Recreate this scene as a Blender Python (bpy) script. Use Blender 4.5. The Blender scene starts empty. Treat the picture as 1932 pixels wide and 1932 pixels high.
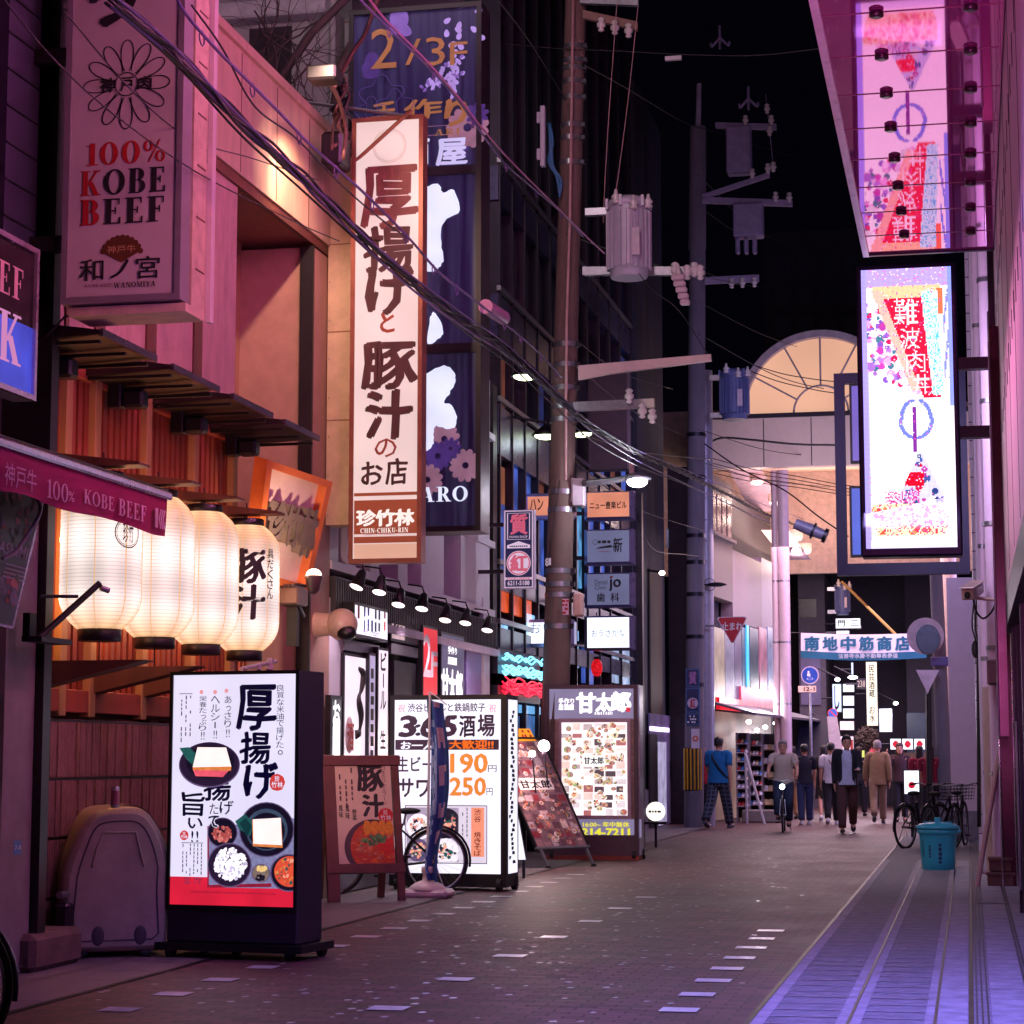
import bpy,math,random
import numpy as np
from math import sin,cos,tan,atan,radians as R,pi,sqrt
from mathutils import Vector as V,Matrix as MX,noise as NZ
SC=bpy.context.scene
COL=SC.collection
random.seed(7)
# ------------------------------------------------------------------ camera
FP,VX,VY,CC,HC=4000.0,1830.0,1430.0,966.0,1.4   # focal length and street vanishing point, in 1/1932 of the frame
PITCH=atan((VY-CC)/FP)
YAW=atan((VX-CC)*cos(PITCH)/FP)
FW=V((-sin(YAW)*cos(PITCH),cos(YAW)*cos(PITCH),sin(PITCH)))
RT=V((cos(YAW),sin(YAW),0))
UP=V((sin(YAW)*sin(PITCH),-cos(YAW)*sin(PITCH),cos(PITCH)))
EYE=V((0,0,HC))
cd=bpy.data.cameras.new("camera")
cam=bpy.data.objects.new("camera",cd)
COL.objects.link(cam)
cd.sensor_width=36.0
cd.lens=36.0*FP/1932.0
cd.clip_start,cd.clip_end=0.1,600.0
cam.matrix_world=MX(((RT.x,UP.x,-FW.x,0),(RT.y,UP.y,-FW.y,0),(RT.z,UP.z,-FW.z,HC),(0,0,0,1)))
SC.camera=cam
# ------------------------------------------------------------------ world, exposure
wd=bpy.data.worlds.new("World")
SC.world=wd
wd.use_nodes=True
bg=wd.node_tree.nodes["Background"]
bg.inputs[0].default_value=(0.16,0.14,0.5,1)
bg.inputs[1].default_value=0.004
SC.view_settings.view_transform='Standard'
SC.view_settings.look='None'
SC.view_settings.gamma=1.0
SC.view_settings.use_curve_mapping=False
SC.view_settings.exposure=0.0
SC.cycles.use_denoising=True
SC.cycles.max_bounces=6
SC.cycles.diffuse_bounces=3
SC.cycles.glossy_bounces=3
SC.cycles.transmission_bounces=4
SC.cycles.transparent_max_bounces=6
SC.cycles.sample_clamp_indirect=4.0
SC.cycles.caustics_reflective=False
SC.cycles.caustics_refractive=False
def look_rot(d):
 return V(d).normalized().to_track_quat('-Z','Y').to_euler()
def area(name,loc,to,sx,sy,col,power,spread=180):
 l=bpy.data.lights.new(name,'AREA')
 l.shape='RECTANGLE'
 l.size,l.size_y,l.color,l.energy=sx,sy,col,power
 l.spread=R(spread)
 o=bpy.data.objects.new(name,l)
 COL.objects.link(o)
 o.location=loc
 o.rotation_euler=look_rot(V(to)-V(loc))
 return o
def spot(name,loc,to,col,power,angle=60,blend=0.4,rad=0.05):
 l=bpy.data.lights.new(name,'SPOT')
 l.color,l.energy,l.spot_size,l.spot_blend,l.shadow_soft_size=col,power,R(angle),blend,rad
 o=bpy.data.objects.new(name,l)
 COL.objects.link(o)
 o.location=loc
 o.rotation_euler=look_rot(V(to)-V(loc))
 return o
def point(name,loc,col,power,rad=0.06):
 l=bpy.data.lights.new(name,'POINT')
 l.color,l.energy,l.shadow_soft_size=col,power,rad
 o=bpy.data.objects.new(name,l)
 COL.objects.link(o)
 o.location=loc
 return o
# large soft lights: unseen stand-ins for city and sign glow, some added fill
area("city_glow",(-3,14,34),(-3,22,0),50,40,(0.26,0.24,1.0),190)
area("pink_sign_glow",(0.28,10.2,6.0),(-6.4,15.4,5.0),2.2,2.0,(1.0,0.30,0.29),62,62)
area("street_fill",(-1.5,-2.0,5.0),(-3.5,14,1.0),5,3,(0.9,0.5,0.6),16)  # added front fill from behind the camera, no lamp stands there
area("magenta_sign_glow",(-3.2,14.5,10.6),(0.5,14.8,8.6),4.5,1.6,(1.0,0.28,0.62),2500,75)
area("soffit_fill",(0.1,8.6,2.5),(-0.4,13.5,6.6),0.4,3.0,(1.0,0.2,0.72),120,120)  # added pink fill from below to tint the soffit
area("blue_sign_glow",(0.1,9.2,5.3),(-0.3,12.8,0.0),0.8,1.2,(0.28,0.23,1.0),195,85)
area("crossing_front_fill",(-2.4,35.5,7.6),(-4.6,44,3.2),2.5,1.5,(.56,.5,1.0),170,140)  # added unseen fill for the poles, stop sign and people
area("upper_fill",(-6.0,19.5,12.5),(-9.0,29,9.5),2.5,2,(.9,.66,.74),170,140)  # added unseen fill for the pale building behind the roof
# ------------------------------------------------------------------ pixel rays -> points on real planes
def ray(x,y):
 return FW*FP+RT*(x-CC)+UP*(CC-y)
def onX(x,y,X):
 d=ray(x,y)
 return EYE+d*(X/d.x)
def onY(x,y,Y):
 d=ray(x,y)
 return EYE+d*(Y/d.y)
def onZ(x,y,Z=0.0):
 d=ray(x,y)
 return EYE+d*((Z-HC)/d.z)
class Fr:
 """an upright frame on a real plane: origin, right, up, outward normal"""
 def __init__(s,O,ex,ey=(0,0,1)):
  s.O=V(O)
  s.ex=V(ex).normalized()
  s.ey=V(ey).normalized()
  s.ez=s.ex.cross(s.ey).normalized()
 def uv(s,x,y,w=0.0):
  d=ray(x,y)
  o=s.O+s.ez*w
  t=(o-EYE).dot(s.ez)/d.dot(s.ez)
  q=EYE+d*t-s.O
  return (q.dot(s.ex),q.dot(s.ey))
 def box(s,x0,y0,x1,y1,w=0.0):
  """pixel box (x0,y0 top left) -> (u0,v0,u1,v1)"""
  ps=[s.uv(a,b,w) for a in (x0,x1) for b in (y0,y1)]
  return ((ps[0][0]+ps[1][0])/2,(ps[1][1]+ps[3][1])/2,(ps[2][0]+ps[3][0])/2,(ps[0][1]+ps[2][1])/2)
 def M(s):
  m=MX.Identity(4)
  for i in range(3):
   m[i][0],m[i][1],m[i][2],m[i][3]=s.ex[i],s.ey[i],s.ez[i],s.O[i]
  return m
def FY(x,y,Y):      # faces the camera end of the street
 return Fr(onY(x,y,Y),(1,0,0))
def FXL(x,y,X):     # left-hand side, faces the street
 return Fr(onX(x,y,X),(0,1,0))
def FXR(x,y,X):     # right-hand side, faces the street
 return Fr(onX(x,y,X),(0,-1,0))
def FA(P,ang):       # turned about the vertical by ang degrees from facing the camera end
 return Fr(P,(cos(R(ang)),sin(R(ang)),0))
# ------------------------------------------------------------------ materials
def lin(c):
 c=c/255.0
 return c/12.92 if c<=0.04045 else ((c+0.055)/1.055) ** 2.4
def S(r,g,b):
 return (lin(r),lin(g),lin(b))
MATS={}
def pm(name,col,rough=0.6,metal=0.0,var=0.18,scale=6.0,bump=0.0,bscale=60.0,coat=0.0,stretch=(1,1,1),spec=0.5):
 """procedural surface: base colour broken up by noise, uneven gloss, optional fine relief"""
 if name in MATS:
  return MATS[name]
 m=bpy.data.materials.new(name)
 m.use_nodes=True
 nt=m.node_tree
 b=nt.nodes["Principled BSDF"]
 tc=nt.nodes.new("ShaderNodeTexCoord")
 mp=nt.nodes.new("ShaderNodeMapping")
 mp.inputs["Scale"].default_value=stretch
 nt.links.new(tc.outputs["Object"],mp.inputs["Vector"])
 n=nt.nodes.new("ShaderNodeTexNoise")
 n.inputs["Scale"].default_value=scale
 n.inputs["Detail"].default_value=6
 n.inputs["Roughness"].default_value=0.65
 nt.links.new(mp.outputs[0],n.inputs["Vector"])
 rp=nt.nodes.new("ShaderNodeValToRGB")
 a=[max(0,c*(1-var)) for c in col]
 z=[min(1,c*(1+var)) for c in col]
 rp.color_ramp.elements[0].position,rp.color_ramp.elements[1].position=0.32,0.68
 rp.color_ramp.elements[0].color=(*a,1)
 rp.color_ramp.elements[1].color=(*z,1)
 nt.links.new(n.outputs["Fac"],rp.inputs[0])
 nt.links.new(rp.outputs[0],b.inputs["Base Color"])
 mr=nt.nodes.new("ShaderNodeMapRange")
 mr.inputs[3].default_value=max(0.02,rough-0.1)
 mr.inputs[4].default_value=min(1,rough+0.1)
 nt.links.new(n.outputs["Fac"],mr.inputs[0])
 nt.links.new(mr.outputs[0],b.inputs["Roughness"])
 b.inputs["Metallic"].default_value=metal
 b.inputs["Coat Weight"].default_value=coat
 b.inputs["Specular IOR Level"].default_value=spec
 if bump:
  n2=nt.nodes.new("ShaderNodeTexNoise")
  n2.inputs["Scale"].default_value=bscale
  n2.inputs["Detail"].default_value=4
  nt.links.new(mp.outputs[0],n2.inputs["Vector"])
  bp=nt.nodes.new("ShaderNodeBump")
  bp.inputs["Strength"].default_value=bump
  bp.inputs["Distance"].default_value=0.02
  nt.links.new(n2.outputs["Fac"],bp.inputs["Height"])
  nt.links.new(bp.outputs[0],b.inputs["Normal"])
 MATS[name]=m
 return m
def em(name,col,s=1.0,var=0.08,scale=1.6,base=None,sample=True):
 """a face that gives off light (lit sign panel, lamp, lit window), slightly uneven like tubes behind acrylic"""
 if name in MATS:
  return MATS[name]
 m=bpy.data.materials.new(name)
 m.use_nodes=True
 nt=m.node_tree
 b=nt.nodes["Principled BSDF"]
 b.inputs["Base Color"].default_value=(*(base or [min(1,c*0.25) for c in col]),1)
 b.inputs["Roughness"].default_value=0.35
 b.inputs["Emission Color"].default_value=(*col,1)
 b.inputs["Emission Strength"].default_value=s
 if var:
  tc=nt.nodes.new("ShaderNodeTexCoord")
  n=nt.nodes.new("ShaderNodeTexNoise")
  n.inputs["Scale"].default_value=scale
  n.inputs["Detail"].default_value=1
  nt.links.new(tc.outputs["Object"],n.inputs["Vector"])
  mr=nt.nodes.new("ShaderNodeMapRange")
  mr.inputs[1].default_value,mr.inputs[2].default_value=0.3,0.7
  mr.inputs[3].default_value,mr.inputs[4].default_value=s*(1-var),s*(1+var)
  nt.links.new(n.outputs["Fac"],mr.inputs[0])
  nt.links.new(mr.outputs[0],b.inputs["Emission Strength"])
 if not sample:
  m.cycles.emission_sampling='NONE'
 MATS[name]=m
 return m
def nodes_of(m):
 return m.node_tree,m.node_tree.nodes["Principled BSDF"]
# ------------------------------------------------------------------ mesh builder
class MB:
 def __init__(s):
  s.v,s.f,s.m,s.sm,s.mats,s.z=[],[],[],[],[],0.0
  s.fc=None
 def mi(s,mat):
  if mat not in s.mats:
   s.mats.append(mat)
  return s.mats.index(mat)
 def add(s,vs,fs,mat,smooth=False):
  o=len(s.v)
  s.v+=[tuple(p) for p in vs]
  k=s.mi(mat)
  for f in fs:
   s.f.append(tuple(i+o for i in f))
   s.m.append(k)
   s.sm.append(smooth)
  return s
 def poly(s,pts,mat):
  return s.add(pts,[tuple(range(len(pts)))],mat)
 def rect(s,b,z,mat):
  return s.poly([(b[0],b[1],z),(b[2],b[1],z),(b[2],b[3],z),(b[0],b[3],z)],mat)
 def box(s,a,b,mat,skip=""):
  x0,x1=sorted((a[0],b[0]))
  y0,y1=sorted((a[1],b[1]))
  z0,z1=sorted((a[2],b[2]))
  vs=[(x,y,z) for z in (z0,z1) for y in (y0,y1) for x in (x0,x1)]
  fs=[(0,2,3,1),(4,5,7,6),(0,1,5,4),(2,6,7,3),(0,4,6,2),(1,3,7,5)]
  return s.add(vs,fs,mat)
 def bbox(s,a,b,r,mat):
  """box with bevelled edges (chamfer r)"""
  x0,x1=sorted((a[0],b[0]))
  y0,y1=sorted((a[1],b[1]))
  z0,z1=sorted((a[2],b[2]))
  r=min(r,(x1-x0) * .45,(y1-y0) * .45,(z1-z0) * .45)
  vs,ix=[],{}
  for sx in (0,1):
   for sy in (0,1):
    for sz in (0,1):
     X,Y,Z=(x0,x1)[sx],(y0,y1)[sy],(z0,z1)[sz]
     dx,dy,dz=(r,-r)[sx],(r,-r)[sy],(r,-r)[sz]
     ix[sx,sy,sz]=len(vs)
     vs+=[(X,Y+dy,Z+dz),(X+dx,Y,Z+dz),(X+dx,Y+dy,Z)]
  fs=[]
  def q(i,j,k,l,want):
   p=[V(vs[t]) for t in (i,j,k,l)]
   n=(p[1]-p[0]).cross(p[2]-p[0])
   fs.append((i,j,k,l) if n.dot(V(want))>0 else (l,k,j,i))
  for ax in range(3):
   for sd in (0,1):
    c=[]
    for a_,b_ in ((0,0),(1,0),(1,1),(0,1)):
     t=[0,0,0]
     t[ax]=sd
     o=[k for k in range(3) if k != ax]
     t[o[0]],t[o[1]]=a_,b_
     c.append(ix[tuple(t)]+ax)
    w=[0,0,0]
    w[ax]=(-1,1)[sd]
    q(*c,w)
  for ax in range(3):
   o=[k for k in range(3) if k != ax]
   for a_ in (0,1):
    for b_ in (0,1):
     t0,t1=[0,0,0],[0,0,0]
     t0[ax],t1[ax]=0,1
     for t in (t0,t1):
      t[o[0]],t[o[1]]=a_,b_
     w=[0,0,0]
     w[o[0]],w[o[1]]=(-1,1)[a_],(-1,1)[b_]
     i0,i1=ix[tuple(t0)],ix[tuple(t1)]
     q(i0+o[0],i1+o[0],i1+o[1],i0+o[1],w)
  for t,i in ix.items():
   w=V([(-1,1)[k] for k in t])
   p=[V(vs[i+k]) for k in range(3)]
   n=(p[1]-p[0]).cross(p[2]-p[0])
   fs.append((i,i+1,i+2) if n.dot(w)>0 else (i+2,i+1,i))
  return s.add(vs,fs,mat)
 def prism(s,pts,z0,z1,mat,smooth=False):
  """outline pts (ccw, 2D) extruded z0..z1"""
  n=len(pts)
  vs=[(p[0],p[1],z0) for p in pts]+[(p[0],p[1],z1) for p in pts]
  s.add(vs,[tuple(range(n-1,-1,-1)),tuple(range(n,2*n))],mat)
  return s.add(vs,[(i,(i+1)%n,(i+1)%n+n,i+n) for i in range(n)],mat,smooth)
 def disc(s,c,r,z,mat,n=24,ry=None,jit=0.0):
  ry=r if ry is None else ry
  pts=[]
  for i in range(n):
   k=1+(random.uniform(-jit,jit) if jit else 0)
   pts.append((c[0]+r*k*cos(2*pi*i/n),c[1]+ry*k*sin(2*pi*i/n),z))
  return s.poly(pts,mat)
 def ring(s,c,r0,r1,z,mat,n=32,ry=1.0,a0=0,a1=360):
  m=n+1
  vs=[]
  for i in range(m):
   a=R(a0+(a1-a0)*i/n)
   vs+=[(c[0]+r0*cos(a),c[1]+r0*sin(a)*ry,z),(c[0]+r1*cos(a),c[1]+r1*sin(a)*ry,z)]
  return s.add(vs,[(2*i,2*i+1,2*i+3,2*i+2) for i in range(n)],mat)
 def cyl(s,p0,p1,r0,r1=None,n=16,mat=None,cap=True,smooth=True):
  r1=r0 if r1 is None else r1
  p0,p1=V(p0),V(p1)
  d=(p1-p0)
  if d.length<1e-9:
   return s
  d.normalize()
  a=d.orthogonal().normalized()
  b=d.cross(a)
  vs=[]
  for p,r in ((p0,r0),(p1,r1)):
   vs+=[p+(a*cos(2*pi*i/n)+b*sin(2*pi*i/n))*r for i in range(n)]
  s.add(vs,[(i,(i+1)%n,(i+1)%n+n,i+n) for i in range(n)],mat,smooth)
  if cap:
   s.add(vs,[tuple(range(n-1,-1,-1)),tuple(range(n,2*n))],mat)
  return s
 def tube(s,pts,r,mat,n=6,smooth=True,close=False):
  pts=[V(p) for p in pts]
  rs=r if isinstance(r,(list,tuple)) else [r]*len(pts)
  vs,prev=[],None
  for i,p in enumerate(pts):
   if close:
    d=pts[(i+1)%len(pts)]-pts[i-1]
   else:
    d=pts[min(i+1,len(pts)-1)]-pts[max(i-1,0)]
   d.normalize()
   if prev is None:
    a=d.orthogonal().normalized()
   else:
    a=(prev-d*prev.dot(d)).normalized()
   prev=a
   b=d.cross(a)
   vs+=[p+(a*cos(2*pi*k/n)+b*sin(2*pi*k/n))*rs[i] for k in range(n)]
  fs=[]
  m=len(pts)
  for i in range(m if close else m-1):
   j=(i+1)%m
   for k in range(n):
    fs.append((i*n+k,i*n+(k+1)%n,j*n+(k+1)%n,j*n+k))
  if not close:
   fs+=[tuple(range(n-1,-1,-1)),tuple(range((m-1)*n,m*n))]
  return s.add(vs,fs,mat,smooth)
 def lathe(s,prof,mat,n=24,T=None,smooth=True,caps=True):
  """prof [(r,z)] bottom to top about local z, T optional Matrix"""
  vs=[]
  for r,z in prof:
   for i in range(n):
    p=V((r*cos(2*pi*i/n),r*sin(2*pi*i/n),z))
    vs.append(T @ p if T else p)
  fs=[]
  for j in range(len(prof)-1):
   for i in range(n):
    fs.append((j*n+i,j*n+(i+1)%n,(j+1)*n+(i+1)%n,(j+1)*n+i))
  s.add(vs,fs,mat,smooth)
  if caps:
   m=len(prof)
   s.add(vs,[tuple(range(n-1,-1,-1)),tuple(range((m-1)*n,m*n))],mat)
  return s
 def ell(s,c,r,mat,n=12,m=8,T=None):
  vs,fs=[],[]
  for j in range(m+1):
   t=pi*j/m
   for i in range(n):
    a=2*pi*i/n
    p=V((c[0]+r[0]*sin(t)*cos(a),c[1]+r[1]*sin(t)*sin(a),c[2]-r[2]*cos(t)))
    vs.append(T @ p if T else p)
  for j in range(m):
   for i in range(n):
    fs.append((j*n+i,j*n+(i+1)%n,(j+1)*n+(i+1)%n,(j+1)*n+i))
  return s.add(vs,fs,mat,True)
 def loft(s,rings,mat,smooth=True,cap=True):
  n=len(rings[0])
  vs=[p for r in rings for p in r]
  fs=[]
  for j in range(len(rings)-1):
   for i in range(n):
    fs.append((j*n+i,j*n+(i+1)%n,(j+1)*n+(i+1)%n,(j+1)*n+i))
  s.add(vs,fs,mat,smooth)
  if cap:
   m=len(rings)
   s.add(vs,[tuple(range(n-1,-1,-1)),tuple(range((m-1)*n,m*n))],mat)
  return s
 # ---- lettering
 def text(s,t,b,z,mat,bold=0.0,ital=0.0,warp=0.0,keep=False,depth=0.0):
  """glyphs of t fitted to the box b=(u0,v0,u1,v1); keep = keep the proportions"""
  vs,fs=glyphs(t,0.0)
  if not vs:
   return s
  xs,ys=[p[0] for p in vs],[p[1] for p in vs]
  x0,x1,y0,y1=min(xs),max(xs),min(ys),max(ys)
  w,h=b[2]-b[0],b[3]-b[1]
  kx,ky=w/max(1e-6,x1-x0),h/max(1e-6,y1-y0)
  if keep:
   kx=ky=min(kx,ky)
  ox,oy=b[0]+(w-kx*(x1-x0))/2,b[1]+(h-ky*(y1-y0))/2
  s.z+=0.00005
  ph=len(t)*1.7
  out=[]
  for p in vs:
   u,v=(p[0]-x0),(p[1]-y0)
   if warp:
    u+=warp*(sin(v*9+u*5+ph)+0.6*sin(v*23+ph*2))
    v+=warp*(sin(u*8-v*4+ph)+0.6*sin(u*19-ph))
   out.append((ox+u*kx+ital*v*ky,oy+v*ky,z+s.z))
  if bold>0:                       # a broad nib held at a slant thickens the strokes
   na=R(38)
   for i,(a,c) in enumerate(((1.25,.0),(-1.25,.0),(.75,.55),(-.75,-.55),(.65,-.6),(-.65,.6))):
    dx,dy=bold*(a*cos(na)-c*sin(na))*kx,bold*(a*sin(na) * .8+c*cos(na))*ky
    s.add([(p[0]+dx,p[1]+dy,p[2]+(i+1)*5e-6) for p in out],fs,mat)
  s.add(out,fs,mat)
  if depth:
   edge={}
   for f in fs:
    for i in range(len(f)):
     e=(f[i],f[(i+1)%len(f)])
     edge[e]=edge.get(e,0)+1
   vb=[(p[0],p[1],p[2]-depth) for p in out]
   n=len(out)
   s.add(out+vb,[(a+n,b_+n,b_,a) for (a,b_) in edge if (b_,a) not in edge],mat)
  return s
 def vtext(s,t,b,z,mat,bold=0.0,warp=0.0,gap=0.08):
  n=len(t)
  ch=(b[3]-b[1])/n
  for i,c in enumerate(t):
   if c in " 　":
    continue
   y1=b[3]-i*ch
   if c=="ー":
    u=(b[0]+b[2])/2
    w=(b[2]-b[0]) * .07+bold*(b[2]-b[0])
    s.z+=0.00005
    s.rect((u-w,y1-ch * .85,u+w,y1-ch * .12),z+s.z,mat)
    continue
   sm=0.22 if c in "っゅょャュョッ、。" else 0.0
   s.text(c,(b[0]+(b[2]-b[0])*sm,y1-ch*(1-gap/2),b[2]-(b[2]-b[0])*sm * .3,y1-ch*(gap/2+sm)),z,mat,bold,warp=warp)
  return s
 def micro(s,b,z,mat,rows,fill=0.75,vert=False,h=0.55):
  """rows of small print too fine to read"""
  rn=random.Random(int(abs(b[0]*977+b[1]*131)*10)+rows)
  s.z+=0.00005
  u0,v0,u1,v1=b
  if vert:
   p=(u1-u0)/rows
   for i in range(rows):
    t=v1
    end=v0+(v1-v0)*rn.uniform(0,.25)
    while t>end:
     l=p*rn.uniform(.5,.9)
     if rn.random()<fill:
      s.rect((u0+p*(i + .5-h/2),t-l,u0+p*(i + .5+h/2*rn.uniform(.6,1)),t),z+s.z,mat)
     t-=l+p * .25
  else:
   p=(v1-v0)/rows
   for i in range(rows):
    t=u0
    end=u1-(u1-u0)*rn.uniform(0,.25)
    while t<end:
     l=p*rn.uniform(.4,.9)
     if rn.random()<fill:
      s.rect((t,v0+p*(i + .5-h/2),min(t+l,u1),v0+p*(i + .5+h/2)),z+s.z,mat)
     t+=l+p * .22
  return s
 def serif(s,t,b,z,mat,w=0.24,gap=0.16,mats=None):
  """roman capitals with serifs, drawn stroke by stroke, in the box b"""
  gl=[SERIF.get(c) for c in t]
  tot=sum((g[0] if g else 0.45) for g in gl)+gap*(len(t)-1)
  k=(b[2]-b[0])/tot
  h=b[3]-b[1]
  x=b[0]
  for c,g in zip(t,gl):
   if g:
    m=mats[c] if mats and c in mats else mat
    for st in g[1](w):
     s.z+=0.00002
     s.poly([(x+p[0]*k,b[1]+p[1]*h,z+s.z) for p in st],m)
    x+=g[0]*k
   else:
    x+=0.45*k
   x+=gap*k
  return s
 def build(s,name,parent=None,M=None,label=None):
  me=bpy.data.meshes.new(name)
  me.from_pydata(s.v,[],s.f)
  for m in s.mats:
   me.materials.append(m)
  me.polygons.foreach_set("material_index",s.m)
  me.polygons.foreach_set("use_smooth",s.sm)
  if s.fc is not None:
   at=me.attributes.new("screen_colour",'FLOAT_COLOR','FACE')
   at.data.foreach_set("color",np.array(s.fc,dtype=np.float32).ravel())
  me.update()
  o=bpy.data.objects.new(name,me)
  COL.objects.link(o)
  if parent is not None:
   o.parent=parent
  if M is not None:
   o.matrix_world=M
  if label:
   o["label"]=label
  return o
GC={}
def glyphs(t,bold):
 key=(t,bold)
 if key in GC:
  return GC[key]
 c=bpy.data.curves.new("lettering",'FONT')
 c.body=t
 c.resolution_u=2
 c.offset=bold
 o=bpy.data.objects.new("lettering",c)
 COL.objects.link(o)
 dg=bpy.context.evaluated_depsgraph_get()
 me=bpy.data.meshes.new_from_object(o.evaluated_get(dg))
 vs=[tuple(v.co) for v in me.vertices]
 fs=[tuple(p.vertices) for p in me.polygons]
 bpy.data.objects.remove(o)
 bpy.data.curves.remove(c)
 bpy.data.meshes.remove(me)
 GC[key]=(vs,fs)
 return GC[key]
def _r(x0,y0,x1,y1):
 return [(x0,y0),(x1,y0),(x1,y1),(x0,y1)]
def _st(x,w,sv=0.5):            # a thick stem with its two serifs
 a=0.06
 return [_r(x,0,x+w,1),_r(x-w*sv,0,x+w*(1+sv),a * .8),_r(x-w*sv,1-a * .8,x+w*(1+sv),1)]
def _arc(cx,cy,rx,ry,wx,wy,a0,a1,n=14):
 out=[]
 for i in range(n):
  p,q=R(a0+(a1-a0)*i/n),R(a0+(a1-a0)*(i+1)/n)
  out.append([(cx+rx*cos(p),cy+ry*sin(p)),(cx+rx*cos(q),cy+ry*sin(q)),
     (cx+(rx-wx)*cos(q),cy+(ry-wy)*sin(q)),(cx+(rx-wx)*cos(p),cy+(ry-wy)*sin(p))])
 return out
def _dg(x0,y0,x1,y1,w):
 return [[(x0,y0),(x0+w,y0),(x1+w,y1),(x1,y1)]]
SERIF={
 'K': (0.95,lambda w: _st(.12,w)+_dg(.3,.42,.72,1,w * .45)+_dg(.66,0,.36,.55,w)+[_r(.58,0,.98,.05),_r(.6,.95,.95,1)]),
 'O': (0.98,lambda w: _arc(.5,.5,.5,.52,w,.07,0,360,28)),
 'C': (0.85,lambda w: _arc(.48,.5,.48,.52,w,.07,45,315,22)+[_r(.76,.64,.84,.98)]),
 'B': (0.82,lambda w: _st(.12,w)+[_r(.2,.95,.5,1),_r(.2,.5,.55,.55),_r(.2,0,.55,.05)]+_arc(.46,.75,.3,.25,w,.055,-90,90)+_arc(.48,.275,.34,.275,w,.055,-90,90)),
 'R': (0.9,lambda w: _st(.12,w)+[_r(.2,.95,.5,1),_r(.2,.46,.5,.51)]+_arc(.46,.73,.32,.27,w,.055,-90,90)+_dg(.66,0,.36,.5,w)+[_r(.62,0,.98,.05)]),
 'E': (0.78,lambda w: _st(.12,w)+[_r(.2,.94,.7,1),_r(.2,.49,.55,.54),_r(.2,0,.74,.06),_r(.65,.76,.71,1),_r(.69,0,.76,.26),_r(.5,.38,.56,.65)]),
 'F': (0.74,lambda w: _st(.12,w)+[_r(.2,.94,.7,1),_r(.2,.49,.55,.54),_r(.65,.74,.71,1),_r(.5,.38,.56,.65)]),
 '1': (0.5,lambda w: [_r(.2,0,.2+w,1),_r(.05,0,.6,.05),_r(.02,.86,.25,.9)]),
 '0': (0.8,lambda w: _arc(.4,.5,.4,.52,w * .95,.06,0,360,26)),
 'A': (0.95,lambda w: _dg(.62,0,.38,1,w)+_dg(.06,0,.42,1,w * .4)+[_r(.2,.3,.7,.35),_r(-.04,0,.3,.05),_r(.55,0,.98,.05)]),
 'W': (1.3,lambda w: _dg(.32,0,.08,1,w * .9)+_dg(.36,0,.62,1,w * .4)+_dg(.86,0,.6,1,w * .9)+_dg(.92,0,1.2,1,w * .4)+[_r(0,.95,.35,1),_r(1.05,.95,1.35,1)]),
 'N': (0.98,lambda w: [_r(.12,0,.12+w * .4,1),_r(.8,0,.8+w * .4,1),_r(0,0,.32,.05),_r(.68,.95,1,1),_r(0,.95,.3,1)]+_dg(.72,0,.1,1,w)),
 'M': (1.15,lambda w: [_r(.12,0,.12+w * .4,1),_r(0,0,.32,.05),_r(0,.95,.3,1)]+_dg(.52,0,.12,1,w * .8)+_dg(.52,0,.86,1,w * .4)+_st(.86,w * .9)),
 'I': (0.45,lambda w: _st(.12,w)),
 'Y': (0.9,lambda w: [_r(.36,0,.36+w,.5),_r(.22,0,.72,.05),_r(-.05,.95,.35,1),_r(.6,.95,.95,1)]+_dg(.36,.45,.05,1,w)+_dg(.5,.45,.74,1,w * .4)),
 'H': (0.98,lambda w: _st(.12,w)+_st(.68,w)+[_r(.2,.47,.8,.53)]),
 'U': (0.9,lambda w: [_r(.1,.3,.1+w,1),_r(.72,.3,.72+w * .4,1),_r(-.02,.95,.42,1),_r(.6,.95,.95,1)]+_arc(.46,.32,.36,.32,w * .8,.07,180,360)),
 'T': (0.85,lambda w: _st(.34,w)+[_r(0,.94,.9,1),_r(0,.76,.05,1),_r(.85,.76,.9,1)]),
 'S': (0.7,lambda w: _arc(.34,.75,.3,.25,w * .8,.06,20,270)+_arc(.34,.26,.32,.26,w * .8,.06,-160,90)),
 '-': (0.4,lambda w: [_r(.02,.32,.36,.42)]),
 '%': (0.95,lambda w: _arc(.22,.74,.22,.26,w * .5,.06,0,360,16)+_arc(.74,.26,.22,.26,w * .5,.06,0,360,16)+_dg(.2,0,.68,1,.07)),
}
# ------------------------------------------------------------------ things
def tag(o,label,cat,group=None,kind=None):
 o["label"]=label
 o["category"]=cat
 if group:
  o["group"]=group
 if kind:
  o["kind"]=kind
 return o
def thing(name,label,cat,M=None,group=None):
 o=bpy.data.objects.new(name,None)
 o.empty_display_size=0.1
 COL.objects.link(o)
 if M is not None:
  o.matrix_world=M if isinstance(M,MX) else MX.Translation(V(M))
 return tag(o,label,cat,group)
def struct(mb,name,M=None,label=None):
 o=mb.build(name,None,M)
 o["kind"]="structure"
 if label:
  o["label"]=label
 return o
def dup(root,M,label,group=None):
 r=root.copy()
 COL.objects.link(r)
 r.matrix_world=M
 r["label"]=label
 if group:
  r["group"]=group
 def rec(a,b):
  for ch in list(a.children):
   c=ch.copy()
   COL.objects.link(c)
   c.parent=b
   rec(ch,c)
 rec(root,r)
 return r
def T3(x,y,z,rz=0.0,s=1.0):
 return MX.Translation((x,y,z)) @ MX.Rotation(R(rz),4,'Z') @ MX.Scale(s,4)
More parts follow.
